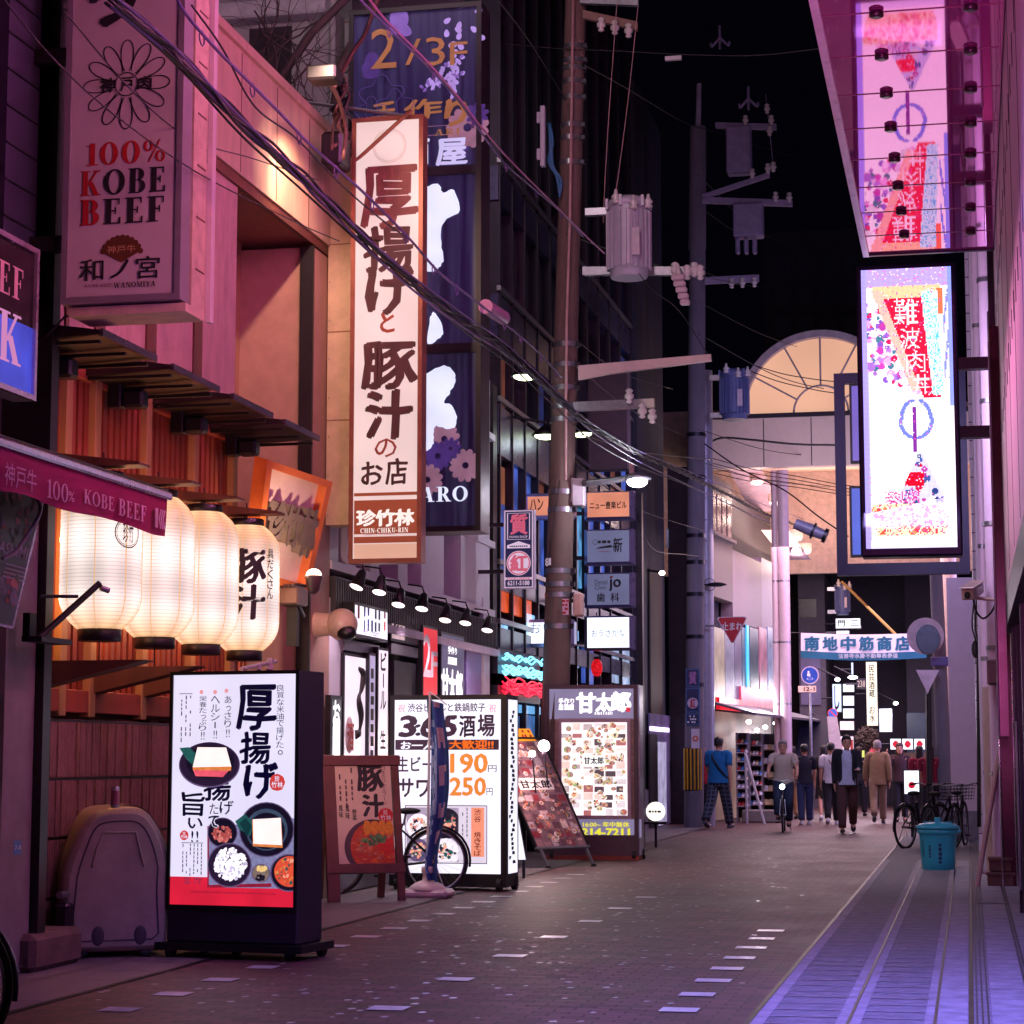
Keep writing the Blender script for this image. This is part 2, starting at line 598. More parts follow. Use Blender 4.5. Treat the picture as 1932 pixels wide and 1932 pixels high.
def smooth_path(pts,n=8):
 """Catmull-Rom through 3D points"""
 P=[V(p) for p in pts]
 if len(P)<3:
  return P
 P=[P[0]*2-P[1]]+P+[P[-1]*2-P[-2]]
 out=[]
 for i in range(1,len(P)-2):
  for k in range(n):
   t=k/n
   a,b,c,d=P[i-1],P[i],P[i+1],P[i+2]
   out.append(0.5*((2*b)+(c-a)*t+(2*a-5*b+4*c-d)*t*t+(3*b-a-3*c+d)*t ** 3))
 out.append(P[-2])
 return out
# ================================================================== MATERIALS
BLACK=pm("black_paint",S(18,16,20),.45,var=.2)
DARKM=pm("dark_metal",S(38,34,46),.4,.6,var=.2)
STEEL=pm("galvanised_steel",S(150,148,155),.35,.8,var=.15,scale=14)
WHITEP=pm("white_paint",S(215,210,212),.5,var=.06)
WOODD=pm("dark_wood",S(88,50,38),.55,var=.3,scale=5,stretch=(1,1,.12),bump=.1)
WOODR=pm("red_cedar",S(140,60,42),.6,var=.22,scale=7,stretch=(1,1,.1),bump=.08)
WOODL=pm("light_timber",S(168,128,84),.6,var=.2,scale=6,stretch=(1,1,.12),bump=.08)
STUCCO=pm("pink_stucco",S(206,168,166),.9,var=.2,scale=7,bump=.35,bscale=120,stretch=(1,1,.3))
CREAM=pm("cream_panel",S(214,186,162),.55,var=.17,scale=4,stretch=(1,1,.2))
BROWN=pm("brown_render",S(150,108,84),.9,var=.15,scale=20,bump=.3,bscale=140)
CONC=pm("concrete",S(140,132,130),.85,var=.16,scale=5,bump=.15)
DARKWALL=pm("dark_wall",S(52,44,56),.8,var=.25,scale=4,bump=.1)
SIDING=pm("white_siding",S(214,205,214),.55,var=.07,scale=4)
GLASSD=pm("dark_glass",S(20,22,34),.06,0,var=.1,spec=.8)
RUBBER=pm("rubber",S(20,19,21),.7,var=.2)
PLASTG=pm("grey_plastic",S(164,148,134),.42,var=.16,scale=5,coat=.15)
INKB=pm("black_ink",S(26,22,26),.7,var=.1)
INKR=pm("red_ink",S(172,30,32),.6,var=.1)
INKW=pm("white_vinyl",S(235,232,236),.5,var=.05)
INKN=pm("navy_ink",S(24,36,84),.6,var=.1)
INKG=pm("gold_ink",S(170,120,60),.45,.5,var=.2)
CABLE=pm("cable_sheath",S(26,22,28),.5,var=.2)
def stone_mat():
 m=pm("split_stone",S(142,104,100),.9,var=.3,scale=9,stretch=(1,5,1),bump=.9,bscale=26)
 return m
STONE=stone_mat()
def road_mat():
 m=bpy.data.materials.new("brick_paving")
 m.use_nodes=True
 nt,b=nodes_of(m)
 L=nt.links.new
 tc=nt.nodes.new("ShaderNodeTexCoord")
 br=nt.nodes.new("ShaderNodeTexBrick")
 br.inputs["Scale"].default_value=1.0
 br.inputs["Brick Width"].default_value=0.2
 br.inputs["Row Height"].default_value=0.1
 br.inputs["Mortar Size"].default_value=0.006
 br.inputs["Color1"].default_value=(*S(128,86,88),1)
 br.inputs["Color2"].default_value=(*S(90,60,66),1)
 br.inputs["Mortar"].default_value=(*S(38,28,30),1)
 L(tc.outputs["Object"],br.inputs["Vector"])
 n=nt.nodes.new("ShaderNodeTexNoise")
 n.inputs["Scale"].default_value=0.7
 n.inputs["Detail"].default_value=8
 n.inputs["Roughness"].default_value = .7
 L(tc.outputs["Object"],n.inputs["Vector"])
 mx=nt.nodes.new("ShaderNodeMix")
 mx.data_type='RGBA'
 mx.blend_type='MULTIPLY'
 mx.inputs[0].default_value = .75
 rp=nt.nodes.new("ShaderNodeValToRGB")
 rp.color_ramp.elements[0].position,rp.color_ramp.elements[1].position = .3,.7
 rp.color_ramp.elements[0].color=(.36,.34,.35,1)
 rp.color_ramp.elements[1].color=(1,1,1,1)
 L(n.outputs["Fac"],rp.inputs[0])
 L(br.outputs["Color"],mx.inputs[6])
 L(rp.outputs[0],mx.inputs[7])
 # little glazed chips set in the paving: random cells inside drifting patches
 mp=nt.nodes.new("ShaderNodeMapping")
 mp.inputs["Scale"].default_value=(14,10,1)
 L(tc.outputs["Object"],mp.inputs["Vector"])
 vo=nt.nodes.new("ShaderNodeTexVoronoi")
 vo.inputs["Scale"].default_value=1.0
 L(mp.outputs[0],vo.inputs["Vector"])
 sep=nt.nodes.new("ShaderNodeSeparateColor")
 L(vo.outputs["Color"],sep.inputs[0])
 sx=nt.nodes.new("ShaderNodeSeparateXYZ")
 L(tc.outputs["Object"],sx.inputs[0])
 dx=nt.nodes.new("ShaderNodeMath"); dx.operation='ADD'; dx.inputs[1].default_value=3.45
 L(sx.outputs[0],dx.inputs[0])
 ab=nt.nodes.new("ShaderNodeMath"); ab.operation='ABSOLUTE'
 L(dx.outputs[0],ab.inputs[0])
 th=nt.nodes.new("ShaderNodeMapRange")
 th.inputs[1].default_value,th.inputs[2].default_value=0.0,2.2
 th.inputs[3].default_value,th.inputs[4].default_value = .88,1.0
 L(ab.outputs[0],th.inputs[0])
 gt=nt.nodes.new("ShaderNodeMath"); gt.operation='GREATER_THAN'
 L(sep.outputs[0],gt.inputs[0])
 L(th.outputs[0],gt.inputs[1])
 lt=nt.nodes.new("ShaderNodeMath"); lt.operation='LESS_THAN'; lt.inputs[1].default_value = .34
 L(vo.outputs["Distance"],lt.inputs[0])
 ml=nt.nodes.new("ShaderNodeMath"); ml.operation='MULTIPLY'
 L(gt.outputs[0],ml.inputs[0])
 L(lt.outputs[0],ml.inputs[1])
 m2=nt.nodes.new("ShaderNodeMix")
 m2.data_type='RGBA'
 L(ml.outputs[0],m2.inputs[0])
 L(mx.outputs[2],m2.inputs[6])
 m2.inputs[7].default_value=(.85,.82,.82,1)
 L(m2.outputs[2],b.inputs["Base Color"])
 mr=nt.nodes.new("ShaderNodeMapRange")
 mr.inputs[3].default_value,mr.inputs[4].default_value = .42,.7
 L(n.outputs["Fac"],mr.inputs[0])
 ms=nt.nodes.new("ShaderNodeMix")
 L(ml.outputs[0],ms.inputs[0])
 L(mr.outputs[0],ms.inputs[2])
 ms.inputs[3].default_value = .2
 L(ms.outputs[0],b.inputs["Roughness"])
 n3=nt.nodes.new("ShaderNodeTexNoise")
 n3.inputs["Scale"].default_value=90
 L(tc.outputs["Object"],n3.inputs["Vector"])
 ad=nt.nodes.new("ShaderNodeMath"); ad.operation='MULTIPLY_ADD'; ad.inputs[1].default_value = .35
 L(n3.outputs["Fac"],ad.inputs[0])
 L(br.outputs["Fac"],ad.inputs[2])
 bp=nt.nodes.new("ShaderNodeBump")
 bp.invert=True
 bp.inputs["Strength"].default_value = .35
 bp.inputs["Distance"].default_value = .01
 L(ad.outputs[0],bp.inputs["Height"])
 L(bp.outputs[0],b.inputs["Normal"])
 return m
ROAD=road_mat()
SLAB=pm("paving_slab",S(120,108,112),.6,var=.2,scale=3,bump=.2,bscale=90)
SLABL=pm("worn_concrete",S(176,170,180),.7,var=.3,scale=6,bump=.25,bscale=110)
LID=pm("cover_concrete",S(146,142,150),.7,var=.3,scale=9,bump=.4,bscale=150)
TILEW=pm("white_glazed_tile",S(222,218,220),.3,var=.2,scale=5)
# ================================================================== GROUND
g=MB()
g.poly([(-90,-20,0),(60,-20,0),(60,300,0),(-90,300,0)],ROAD)
struct(g,"road")
g=MB()                                             # strip of grey slabs along the left-hand shops, with its joints
g.poly([(-6.38,6,.004),(-5.2,6,.004),(-5.2,43,.004),(-6.38,43,.004)],SLAB)
g.poly([(-5.24,6,.008),(-5.2,6,.008),(-5.2,43,.008),(-5.24,43,.008)],BLACK)
for i in range(60):
 y=6.2+i * .6
 g.poly([(-6.38,y,.008),(-5.25,y,.008),(-5.25,y + .012,.008),(-6.38,y + .012,.008)],BLACK)
g.poly([(-5.8,6,.0085),(-5.79,6,.0085),(-5.79,43,.0085),(-5.8,43,.0085)],BLACK)
struct(g,"pavement",label="strip of grey slabs along the left-hand shop fronts")
g=MB()                                             # right-hand footway of concrete covers
g.poly([(-1.2,-6,.004),(3,-6,.004),(3,44,.004),(-1.2,44,.004)],LID)
z = .008
for (a,b) in ((-1.17,-1.1),(-.73,-.675),(-.655,-.60),(-.27,-.225),(-.205,-.045),(.085,.29),(.335,3)):
 g.poly([(a,-6,z),(b,-6,z),(b,30,z),(a,30,z)],SLABL)
for i in range(76):
 y=4.0+i * .325
 wd_ = .03
 g.poly([(-1.1,y,z),(-.73,y,z),(-.73,y+wd_,z),(-1.1,y+wd_,z)],SLABL)
 g.poly([(-.60,y,z),(-.27,y,z),(-.27,y+wd_,z),(-.60,y+wd_,z)],SLABL)
z = .012
for (a,b) in ((-1.2,-1.17),(-.672,-.658),(-.223,-.207),(-.04,-.012),(.0,.01),(.03,.04),(.06,.07),(.295,.305),(.318,.328)):
 g.poly([(a,-6,z),(b,-6,z),(b,44,z),(a,44,z)],BLACK)
for i in range(14):
 y=5+i*1.95
 g.poly([(-1.17,y,z),(-.225,y,z),(-.225,y + .012,z),(-1.17,y + .012,z)],BLACK)
 g.poly([(.085,y + .6,z),(3,y + .6,z),(3,y + .62,z),(.085,y + .62,z)],DARKM)
g.poly([(.02,21.2,.016),(.31,21.2,.016),(.31,21.32,.016),(.02,21.32,.016)],SLABL)
struct(g,"sidewalk",label="right-hand footway of ribbed concrete covers with drain slots")
g=MB()
for (X,st,sp,n) in ((-4.68,9.6,.83,20),(-3.23,10.0,1.63,8),(-1.62,9.5,.8,11)):
 for i in range(n):
  y=st+i*sp+random.uniform(-.02,.02)
  w_ = .105+random.uniform(-.01,.008)
  g.poly([(X-w_,y,.005),(X+w_,y,.005),(X+w_,y + .2,.005),(X-w_,y + .2,.005)],TILEW)
struct(g,"road_markings",label="rows of white glazed tiles set into the brick road")
# ================================================================== BUILDING AT THE FAR LEFT
XA=-6.1
def yx(px,X,py=900):
 return onX(px,py,X).y
t=thing("dark_building","dark unlit building with rough pillar and black drainpipe, at the left edge","building",(-6.6,9,0))
b=MB()
b.box((-9,2,0),(-6.4,13.35,12),DARKWALL)
b.build("wall",t,MX.Identity(4))
b=MB()
b.box((-6.4,yx(20,XA),0),(XA,yx(76,XA),3.3),CONC)
b.build("pillar",t,MX.Identity(4))
b=MB()
b.box((-6.4,yx(4,XA),4.6),(XA - .04,yx(66,XA),11),pm("blue_grey_panel",S(44,36,60),.5,var=.2))
for i in range(26):
 b.box((XA - .04,yx(4,XA),4.7+i * .25),(XA - .03,yx(66,XA),4.712+i * .25),BLACK)
b.build("panel",t,MX.Identity(4))
b=MB()
b.box((-6.4,yx(77,XA),0),(XA + .06,yx(91,XA),12),BLACK)
b.build("drainpipe",t,MX.Identity(4))
b=MB()
b.box((-6.4,yx(91.5,XA),0),(XA,yx(105,XA),12),pm("bluish_metal",S(120,112,150),.4,.3))
b.build("corner_strip",t,MX.Identity(4))
fr=FXL(26,1602,XA + .003)
b=MB()
u=fr.box(26,1586,40,1612)
b.rect(u,0,pm("blue_enamel",S(30,90,160),.4))
b.text("7-8",(u[0] + .01,u[1] + .03,u[2] - .01,u[3] - .03),.003,INKW)
tag(b.build("address_plate",None,fr.M()),"small blue address plate low on the rough pillar","sign")
# ================================================================== RESTAURANT WITH LANTERNS
XL=-6.4
Y0,Y1=13.75,yx(620,XL)
zft,zfb=onX(500,148,XL).z,onX(500,374,XL).z
yst=yx(440,XL)
ypr=yx(583,XL)
t=thing("restaurant_building","restaurant with timber lattice front, pink stucco upper wall and cream fascia","building",(XL,17,0))
I4=MX.Identity(4)
b=MB()
b.box((-11,Y0,0),(-7.25,Y1 - .05,zft - .1),BROWN)
b.box((-7.25,Y0,0),(XL - .04,Y0 + .3,zft - .1),BROWN)
b.box((-7.25,Y0 + .3,zfb - .05),(XL - .04,Y1 - .05,zft - .3),BROWN)
b.build("wall",t,I4)
b=MB()
b.box((XL - .06,Y0,4.36),(XL,yst,zfb + .4),STUCCO)
b.box((-7.25,yst - .12,4.36),(XL - .06,yst,zfb),STUCCO)
b.build("stucco_wall",t,I4)
for a,c in ((175,193),(272,290),(362,377),(118,124)):
 b=MB()
 b.box((XL + .002,yx(a,XL,700),4.3),(XL + .02,yx(c,XL,700),zfb + .38),WOODD)
 b.build("timber_strip",t,I4)
b=MB()
b.box((-7.3,Y0 - .3,zfb),(XL + .05,Y1,zft),CREAM)
yy=Y0
while yy<Y1:
 b.box((XL + .0502,yy,zfb + .02),(XL + .053,yy + .012,zft - .02),WOODD)
 yy+=1.02
b.box((XL - .02,Y0 - .3,zfb - .1),(XL + .03,Y1,zfb - .001),WOODD)
b.box((XL - .02,Y0 - .3,zft + .001),(XL + .09,Y1,zft + .09),CREAM)
b.build("fascia",t,I4)
b=MB()
b.box((-7.2,ypr,0),(XL + .02,Y1,zfb - .12),pm("pier_paint",S(168,130,118),.6,var=.12))
b.box((XL - .1,ypr - .05,0),(XL + .035,ypr - .002,zfb - .12),BLACK)
b.build("pier",t,I4)
# lattice
zl0,zl1=1.9,4.32
b=MB()
b.box((XL - .1,Y0,zl0 - .2),(XL - .06,yst + .1,zl1 + .1),pm("deep_red_board",S(96,34,26),.7,var=.2))
yy=Y0 + .1
k=0
while yy<yst + .05:
 b.box((XL - .058,yy,zl0),(XL - .022,yy + .07,zl1),WOODR)
 yy += .118
 k+=1
b.build("lattice",t,I4)
for px in (112,168,266,357,432):
 b=MB()
 y=yx(px,XL,1250)
 b.bbox((XL - .05,y - .055,zl0 - .2),(XL + .035,y + .055,zl1 + .05),.006,WOODL)
 b.build("post",t,I4)
for z0,z1 in ((zl1 - .12,zl1 + .0),(zl0 - .17,zl0 - .005)):
 b=MB()
 ps=[yx(px,XL,1250) for px in (112,168,266,357,432)]
 for a,c in zip([Y0]+ps,ps+[yst + .1]):
  if c-a > .25:
   b.bbox((XL - .055,a + .06,z0),(XL + .028,c - .06,z1),.005,WOODR)
 b.build("rail",t,I4)
b=MB()
b.box((XL - .2,Y0 - .35,0),(XL,yst + .15,zl0 - .22),STONE)
for i in range(4):
 b.box((XL + .0005,Y0 - .35,.42*i + .40),(XL + .004,yst + .15,.42*i + .415),BLACK)
rn=random.Random(3)
yy=Y0 - .3
while yy<yst + .1:
 w_=rn.uniform(.05,.12)
 for i in range(5):
  z0,z1 = .42*i + .0,min(.42*i + .4,zl0 - .22)
  if z1>z0:
   b.box((XL - .01,yy,z0 + .003),(XL+rn.uniform(.006,.03),yy+w_ - .008,z1 - .003),STONE)
 yy+=w_
b.build("stone_base",t,I4)
# recessed entrance bay right of the lattice
b=MB()
b.box((-7.2,yst,0),(-7.15,ypr,zfb - .05),BROWN)
b.box((-7.14,yst + .2,.1),(-7.08,yst + .9,3.0),WOODR)
for i in range(9):
 b.box((-7.08,yst + .22+i * .075,.15),(-7.05,yst + .25+i * .075,2.9),WOODL)
b.box((-7.14,yst+1.0,.1),(-7.09,ypr - .1,2.2),BLACK)
b.build("entrance_bay",t,I4)
b=MB()
for dx,r in ((.32,.035),(.45,.02)):
 b.cyl((-6.95,ypr-dx,0),(-6.95,ypr-dx,3.4),r,mat=pm("copper_pipe",S(150,74,50),.4,.5))
b.build("pipes",t,I4)
b=MB()
b.bbox((XL - .05,13.1,0),(-6.0,13.9,.25),.04,pm("dirty_kerb",S(96,78,72),.9,var=.3,bump=.3))
tag(b.build("kerb_stone",None,I4),"low worn stone block at the foot of the dark pillar","stone block")
# canopies above the lattice: four steel-framed sheets on brackets
CAN=[]
czs=onX(300,715,-5.95).z
ya,yb=yx(108,-6.0,750),yx(560,-6.0,850)
st=(yb-ya)/4
lab=["brown steel canopy above the lattice, nearest the dark drainpipe","brown steel canopy above the lattice, second from the drainpipe",
  "brown steel canopy above the lattice, third from the drainpipe","brown steel canopy reaching over the wooden framed sign"]
root=thing("canopy",lab[0],"canopy",T3(XL,ya,czs),"canopies above the timber lattice")
# a sloping sheet: wall side high, street side low, with frame and an edge coloured as if lit purple
b=MB()
sl_=st * .74
P=[(0,0,.13),(.7,0,.03),(.7,sl_,.03),(0,sl_,.13)]
b.add(P+[(0,0,-.03),(.7,0,-.0),(.7,sl_,-.0),(0,sl_,-.03)],[(0,1,2,3),(7,6,5,4),(0,4,5,1),(1,5,6,2),(2,6,7,3),(3,7,4,0)],pm("brown_sheet",S(32,22,24),.45,.2,var=.25))
b.build("sheet",root)
b=MB()
for y in (.04,sl_/2,sl_ - .08):
 b.box((.02,y,-.055),(.68,y + .03,-.032),BLACK)
b.box((.7,-.01,-.015),(.725,sl_ + .01,.035),pm("canopy_edge",S(84,68,84),.3,.6))
b.build("frame",root)
b=MB()
b.bbox((.02,st * .32,-.2),(.13,st * .32 + .13,.02),.01,DARKM)
b.bbox((.13,st * .32 + .02,-.2),(.3,st * .32 + .16,-.06),.02,DARKM)
b.build("bracket",root)
CAN.append(root)
for i in range(1,4):
 CAN.append(dup(root,T3(XL,ya+st*i,czs),lab[i]))
# planks that hold the lanterns, top and bottom, and the lanterns
LX=-5.93
lpx=[(190,1183),(294,1200),(382,1216),(463,1232)]
lys=[yx(p,LX,1100) for p,_ in lpx]
ztop=onX(382,967,LX).z
zbot=onX(382,1216,LX).z
zpl=onX(382-20,912,LX + .3).z
order=["nearest","second","third","farthest"]
ORD4=["leftmost, half behind the burgundy awning","second from the awning end","third from the awning end","last one, beside the wooden framed sign"]
root=thing("lantern_bracket","wedge shaped brown plank over the paper lanterns, " + ORD4[0],"bracket",T3(XL,lys[0],zpl),"upper planks above the lanterns")
b=MB()
b.add([(0,-.1,.12),(.78,-.1,.02),(.78,.1,.02),(0,.1,.12),(0,-.1,0),(.78,-.1,0),(.78,.1,0),(0,.1,0)],
  [(0,1,2,3),(7,6,5,4),(0,4,5,1),(1,5,6,2),(2,6,7,3),(3,7,4,0)],WOODD)
b.build("plank",root)
b=MB()
b.tube([(.45,0,0),(.46,.01,-.08),(.47,0,-.16)],.006,DARKM)
b.build("hook",root)
UPB=[root]+[dup(root,T3(XL,y,zpl),"wedge shaped brown plank over the paper lanterns, " + ORD4[i]) for i,y in enumerate(lys) if i]
root2=thing("lantern_shelf","brown plank under the paper lanterns, " + ORD4[0],"bracket",T3(XL,lys[0],zbot - .22),"lower planks beneath the lanterns")
b=MB()
b.add([(0,-.1,0),(.85,-.1,0),(.85,.1,0),(0,.1,0),(0,-.1,-.2),(.7,-.1,-.04),(.7,.1,-.04),(0,.1,-.2)],
  [(0,1,2,3),(7,6,5,4),(0,4,5,1),(1,5,6,2),(2,6,7,3),(3,7,4,0)],WOODD)
b.build("plank",root2)
b=MB()
b.box((.0,-.11,-.28),(.02,.11,.02),STEEL)
b.build("wall_plate",root2)
for i,y in enumerate(lys):
 if i:
  dup(root2,T3(XL,y,zbot - .22),"brown plank under the paper lanterns, " + ORD4[i])
PAPER=em("lit_paper",(1.0,.84,.78),1.75,var=.0,base=(.2,.17,.15))
nt,bs=nodes_of(PAPER)
L_=nt.links.new
tc=nt.nodes.new("ShaderNodeTexCoord")
sp=nt.nodes.new("ShaderNodeSeparateXYZ")
L_(tc.outputs["Object"],sp.inputs[0])
wv=nt.nodes.new("ShaderNodeMath"); wv.operation='MULTIPLY'; wv.inputs[1].default_value=2*pi / .0262
L_(sp.outputs[2],wv.inputs[0])
sn=nt.nodes.new("ShaderNodeMath"); sn.operation='SINE'
L_(wv.outputs[0],sn.inputs[0])
mr=nt.nodes.new("ShaderNodeMapRange")
mr.inputs[1].default_value,mr.inputs[2].default_value = .75,1.0
mr.inputs[3].default_value,mr.inputs[4].default_value=1.0,.58
L_(sn.outputs[0],mr.inputs[0])
# brighter around the two bulbs inside
nz=nt.nodes.new("ShaderNodeMath"); nz.operation='SINE'
n2=nt.nodes.new("ShaderNodeMath"); n2.operation='MULTIPLY'; n2.inputs[1].default_value=13.0
L_(sp.outputs[2],n2.inputs[0]); L_(n2.outputs[0],nz.inputs[0])
m3=nt.nodes.new("ShaderNodeMapRange")
m3.inputs[1].default_value,m3.inputs[2].default_value,m3.inputs[3].default_value,m3.inputs[4].default_value=-1,1,.86,1.34
L_(nz.outputs[0],m3.inputs[0])
m4=nt.nodes.new("ShaderNodeMath"); m4.operation='MULTIPLY'
L_(mr.outputs[0],m4.inputs[0]); L_(m3.outputs[0],m4.inputs[1])
# the paper turns amber and dimmer towards its two ends and along its seams
en=nt.nodes.new("ShaderNodeMath"); en.operation='SUBTRACT'; en.inputs[1].default_value = .47
L_(sp.outputs[2],en.inputs[0])
ea=nt.nodes.new("ShaderNodeMath"); ea.operation='ABSOLUTE'
L_(en.outputs[0],ea.inputs[0])
er=nt.nodes.new("ShaderNodeMapRange")
er.inputs[1].default_value,er.inputs[2].default_value = .25,.47
L_(ea.outputs[0],er.inputs[0])
ec=nt.nodes.new("ShaderNodeMix"); ec.data_type='RGBA'
ec.inputs[6].default_value=(1,.84,.78,1)
ec.inputs[7].default_value=(.95,.52,.26,1)
L_(er.outputs[0],ec.inputs[0])
L_(ec.outputs[2],bs.inputs["Emission Color"])
an=nt.nodes.new("ShaderNodeMath"); an.operation='ARCTAN2'
L_(sp.outputs[1],an.inputs[0]); L_(sp.outputs[0],an.inputs[1])
a8=nt.nodes.new("ShaderNodeMath"); a8.operation='MULTIPLY_ADD'; a8.inputs[1].default_value=8; a8.inputs[2].default_value=-2
L_(an.outputs[0],a8.inputs[0])
ac=nt.nodes.new("ShaderNodeMath"); ac.operation='COSINE'
L_(a8.outputs[0],ac.inputs[0])
ar=nt.nodes.new("ShaderNodeMapRange")
ar.inputs[1].default_value,ar.inputs[2].default_value,ar.inputs[3].default_value,ar.inputs[4].default_value=-1,1,1.06,.8
L_(ac.outputs[0],ar.inputs[0])
m5=nt.nodes.new("ShaderNodeMath"); m5.operation='MULTIPLY'
L_(m4.outputs[0],m5.inputs[0]); L_(ar.outputs[0],m5.inputs[1])
L_(m5.outputs[0],bs.inputs["Emission Strength"])
PAPERLINE=em("lit_paper_rib",(1.0,.55,.26),.8,var=0,sample=False)
hh=ztop-zbot
rr = .285
def lantern_prof():
 pr=[]
 for i in range(33):
  s_=i/32
  z=hh*s_
  e=min(s_,1-s_)*hh
  k=1-max(0,(1-e / .24)) ** 2.4 * .46
  pr.append((rr*k+(.0016*(1 if i%2 else -1)),z))
 return pr
LAN=[]
lab=["glowing white paper lantern with round crest, leftmost of four","plain glowing paper lantern, second of four, partly behind the first",
  "glowing paper lantern standing clear, third of four","glowing paper lantern lettered in black brush script, last of four"]
pr=lantern_prof()
for i,y in enumerate(lys):
 t=thing("paper_lantern",lab[i],"lantern",T3(LX,y,zbot),"paper lanterns along the restaurant front")
 b=MB()
 b.lathe(pr,PAPER,40)
 b.build("paper_shade",t)
 b=MB()
 for k in range(8):
  a=2*pi*k/8 + .25
  b.tube([((r + .002)*cos(a),(r + .002)*sin(a),z) for r,z in pr[::2]],.0045,PAPERLINE,4)
 b.build("rib",t)
 for nm,z0,z1 in (("top_cap",hh - .005,hh + .06),("bottom_cap",-.085,.004)):
  b=MB()
  b.lathe([(rr * .50,z0),(rr * .53,z0 + .005),(rr * .53,z1 - .005),(rr * .5,z1)],BLACK,28)
  b.build(nm,t)
 b=MB()
 b.tube([(0,0,hh + .06),(.01,0,hh + .12),(0,0,hh + .2)],.006,DARKM)
 b.tube([(0,0,-.085),(.0,0,-.12),(0,0,-.22)],.005,DARKM)
 b.build("hook",t)
 b=MB()
 va=math.atan2(-y,-LX)            # towards the street end
 def wrap(mb,s_,box,mat,bold,ang,vert=True):
  q=MB()
  (q.vtext(s_,box,0,mat,bold,.012) if vert else q.text(s_,box,0,mat,bold))
  o=len(mb.v)
  out=[]
  for (u,v,w) in q.v:
   z=v
   e=min(z,hh-z)
   k=rr*(1-max(0,(1-e / .24)) ** 2.4 * .46) + .005+w
   a=ang+u/rr
   out.append((k*cos(a),k*sin(a),z))
  mb.add(out,q.f,mat)
 if i==3:
  wrap(b,"豚汁",(-.11,.24,.165,.84),INKB,.04,va)
  wrap(b,"具だくさん",(.19,.42,.26,.84),INKB,.012,va)
  b.build("lettering",t)
 if i==0:
  q=MB()
  q.ring((0,0),.10,.108,0,INKB)
  q.ring((0,0),.09,.094,0,INKB)
  q.text("珍竹",(-.045,-.07,.045,.07),0,INKB,.01)
  a0=va + .68
  b.add([((rr + .006)*cos(a0+u/rr),(rr + .006)*sin(a0+u/rr),.66+v) for u,v,w in q.v],q.f,INKB)
  b.build("crest",t)
 LAN.append(t)
 for z_ in (.2,.62):
  point("lantern_glow",(LX - .36,y,zbot+hh*z_),(1.0,.38,.14),8,.03)
# ================================================================== SIGNS ON THE LEFT
def face_sign(mb_frame_mat,fr,b,thick,frame_w,panel_mat,t,depth_front=.0):
 """box cabinet behind the frame's plane with a raised rim and an inset panel"""
 c=MB()
 x0,y0,x1,y1=b
 c.box((x0,y0,-thick),(x1,y1,-.012),mb_frame_mat)
 w=frame_w
 for a,d in (((x0,y0),(x1,y0+w)),((x0,y1-w),(x1,y1)),((x0,y0+w),(x0+w,y1-w)),((x1-w,y0+w),(x1,y1-w))):
  c.box((a[0],a[1],-.0118),(d[0],d[1],.012),mb_frame_mat)
 c.build("cabinet",t)
 p=MB()
 p.rect((x0+w,y0+w,x1-w,y1-w),-.004,panel_mat)
 p.build("panel",t)
 return c
def rb(fr,*px):
 return fr.box(*px)
# ---- tall beef sign (unlit, white)
YK=13.0
fr=FY(122,574,YK)
t=thing("hanging_sign","tall unlit white sign with flower crest and red and black KOBE BEEF lettering","sign",fr.M())
W_UNLIT=pm("unlit_white_acrylic",S(196,184,190),.35,var=.04)
FRM=pm("sign_frame_grey",S(150,140,152),.4,.4,var=.1)
bb=fr.box(122,0,345,574)
top=bb[3] + .9
bb=(bb[0],0.0,bb[2],top)
face_sign(FRM,fr,bb,.16,.042,W_UNLIT,t)
b=MB()
b.box((bb[0] + .03,-.07,-.42),(bb[2] + .015,-.012,-.06),pm("rusty_cream_sheet",S(196,170,158),.6,var=.22,scale=7))
b.box((bb[0] + .03,-.0118,-.42),(bb[2] + .012,top,-.17),pm("rusty_cream_sheet",S(196,170,158),.6))
for i in range(9):
 z0 = .25+i * .36
 b.box((bb[2] + .0122,z0,-.40),(bb[2] + .016,z0 + .012,-.24),WOODD)
b.build("housing",t)
b=MB()
b.box((bb[2] + .012,-.07,-.50),(bb[2] + .05,top,-.43),pm("pale_trim",S(220,200,215),.4,var=.05))
b.build("edge_trim",t)
e=MB()
c=fr.uv(239,159)
r=fr.box(0,0,80,10)[2]-fr.box(0,0,80,10)[0]
for k in range(12):
 a=2*pi*k/12+pi/2
 pts_o,pts_i=[],[]
 n=22
 for i in range(n+1):
  s_=i/n
  ang=pi*2*s_
  lx = .62*r + .38*r*cos(ang)
  wy = .155*r*sin(ang)*(1.0 + .22*cos(ang))
  if lx < .30*r:
   lx = .30*r
  d = .022*r*1.2
  lx2 = .62*r+(.38*r-d)*cos(ang)
  if lx2 < .30*r:
   lx2 = .30*r
  wy2=(.155*r-d)*sin(ang)*(1.0 + .22*cos(ang))
  pts_o.append((c[0]+lx*cos(a)-wy*sin(a),c[1]+lx*sin(a)+wy*cos(a),.0+k * .0002))
  pts_i.append((c[0]+lx2*cos(a)-wy2*sin(a),c[1]+lx2*sin(a)+wy2*cos(a),.0+k * .0002))
 e.add(pts_o+pts_i,[(i,i+1,n+2+i,n+1+i) for i in range(n)],INKB)
e.ring(c,.245*r,.27*r,.004,INKB)
e.text("神",fr.box(190,148,217,175),.005,INKB,.03,warp=.01)
e.text("戸",fr.box(228,146,252,172),.005,INKB,.02,warp=.01)
e.text("肉",fr.box(260,145,286,168),.005,INKB,.03,warp=.01)
e.build("crest",t)
e=MB()
e.serif("100%",fr.box(161,267,312,309),.002,INKR)
e.serif("KOBE",fr.box(152,319,313,366),.002,INKB,mats={'K': INKR})
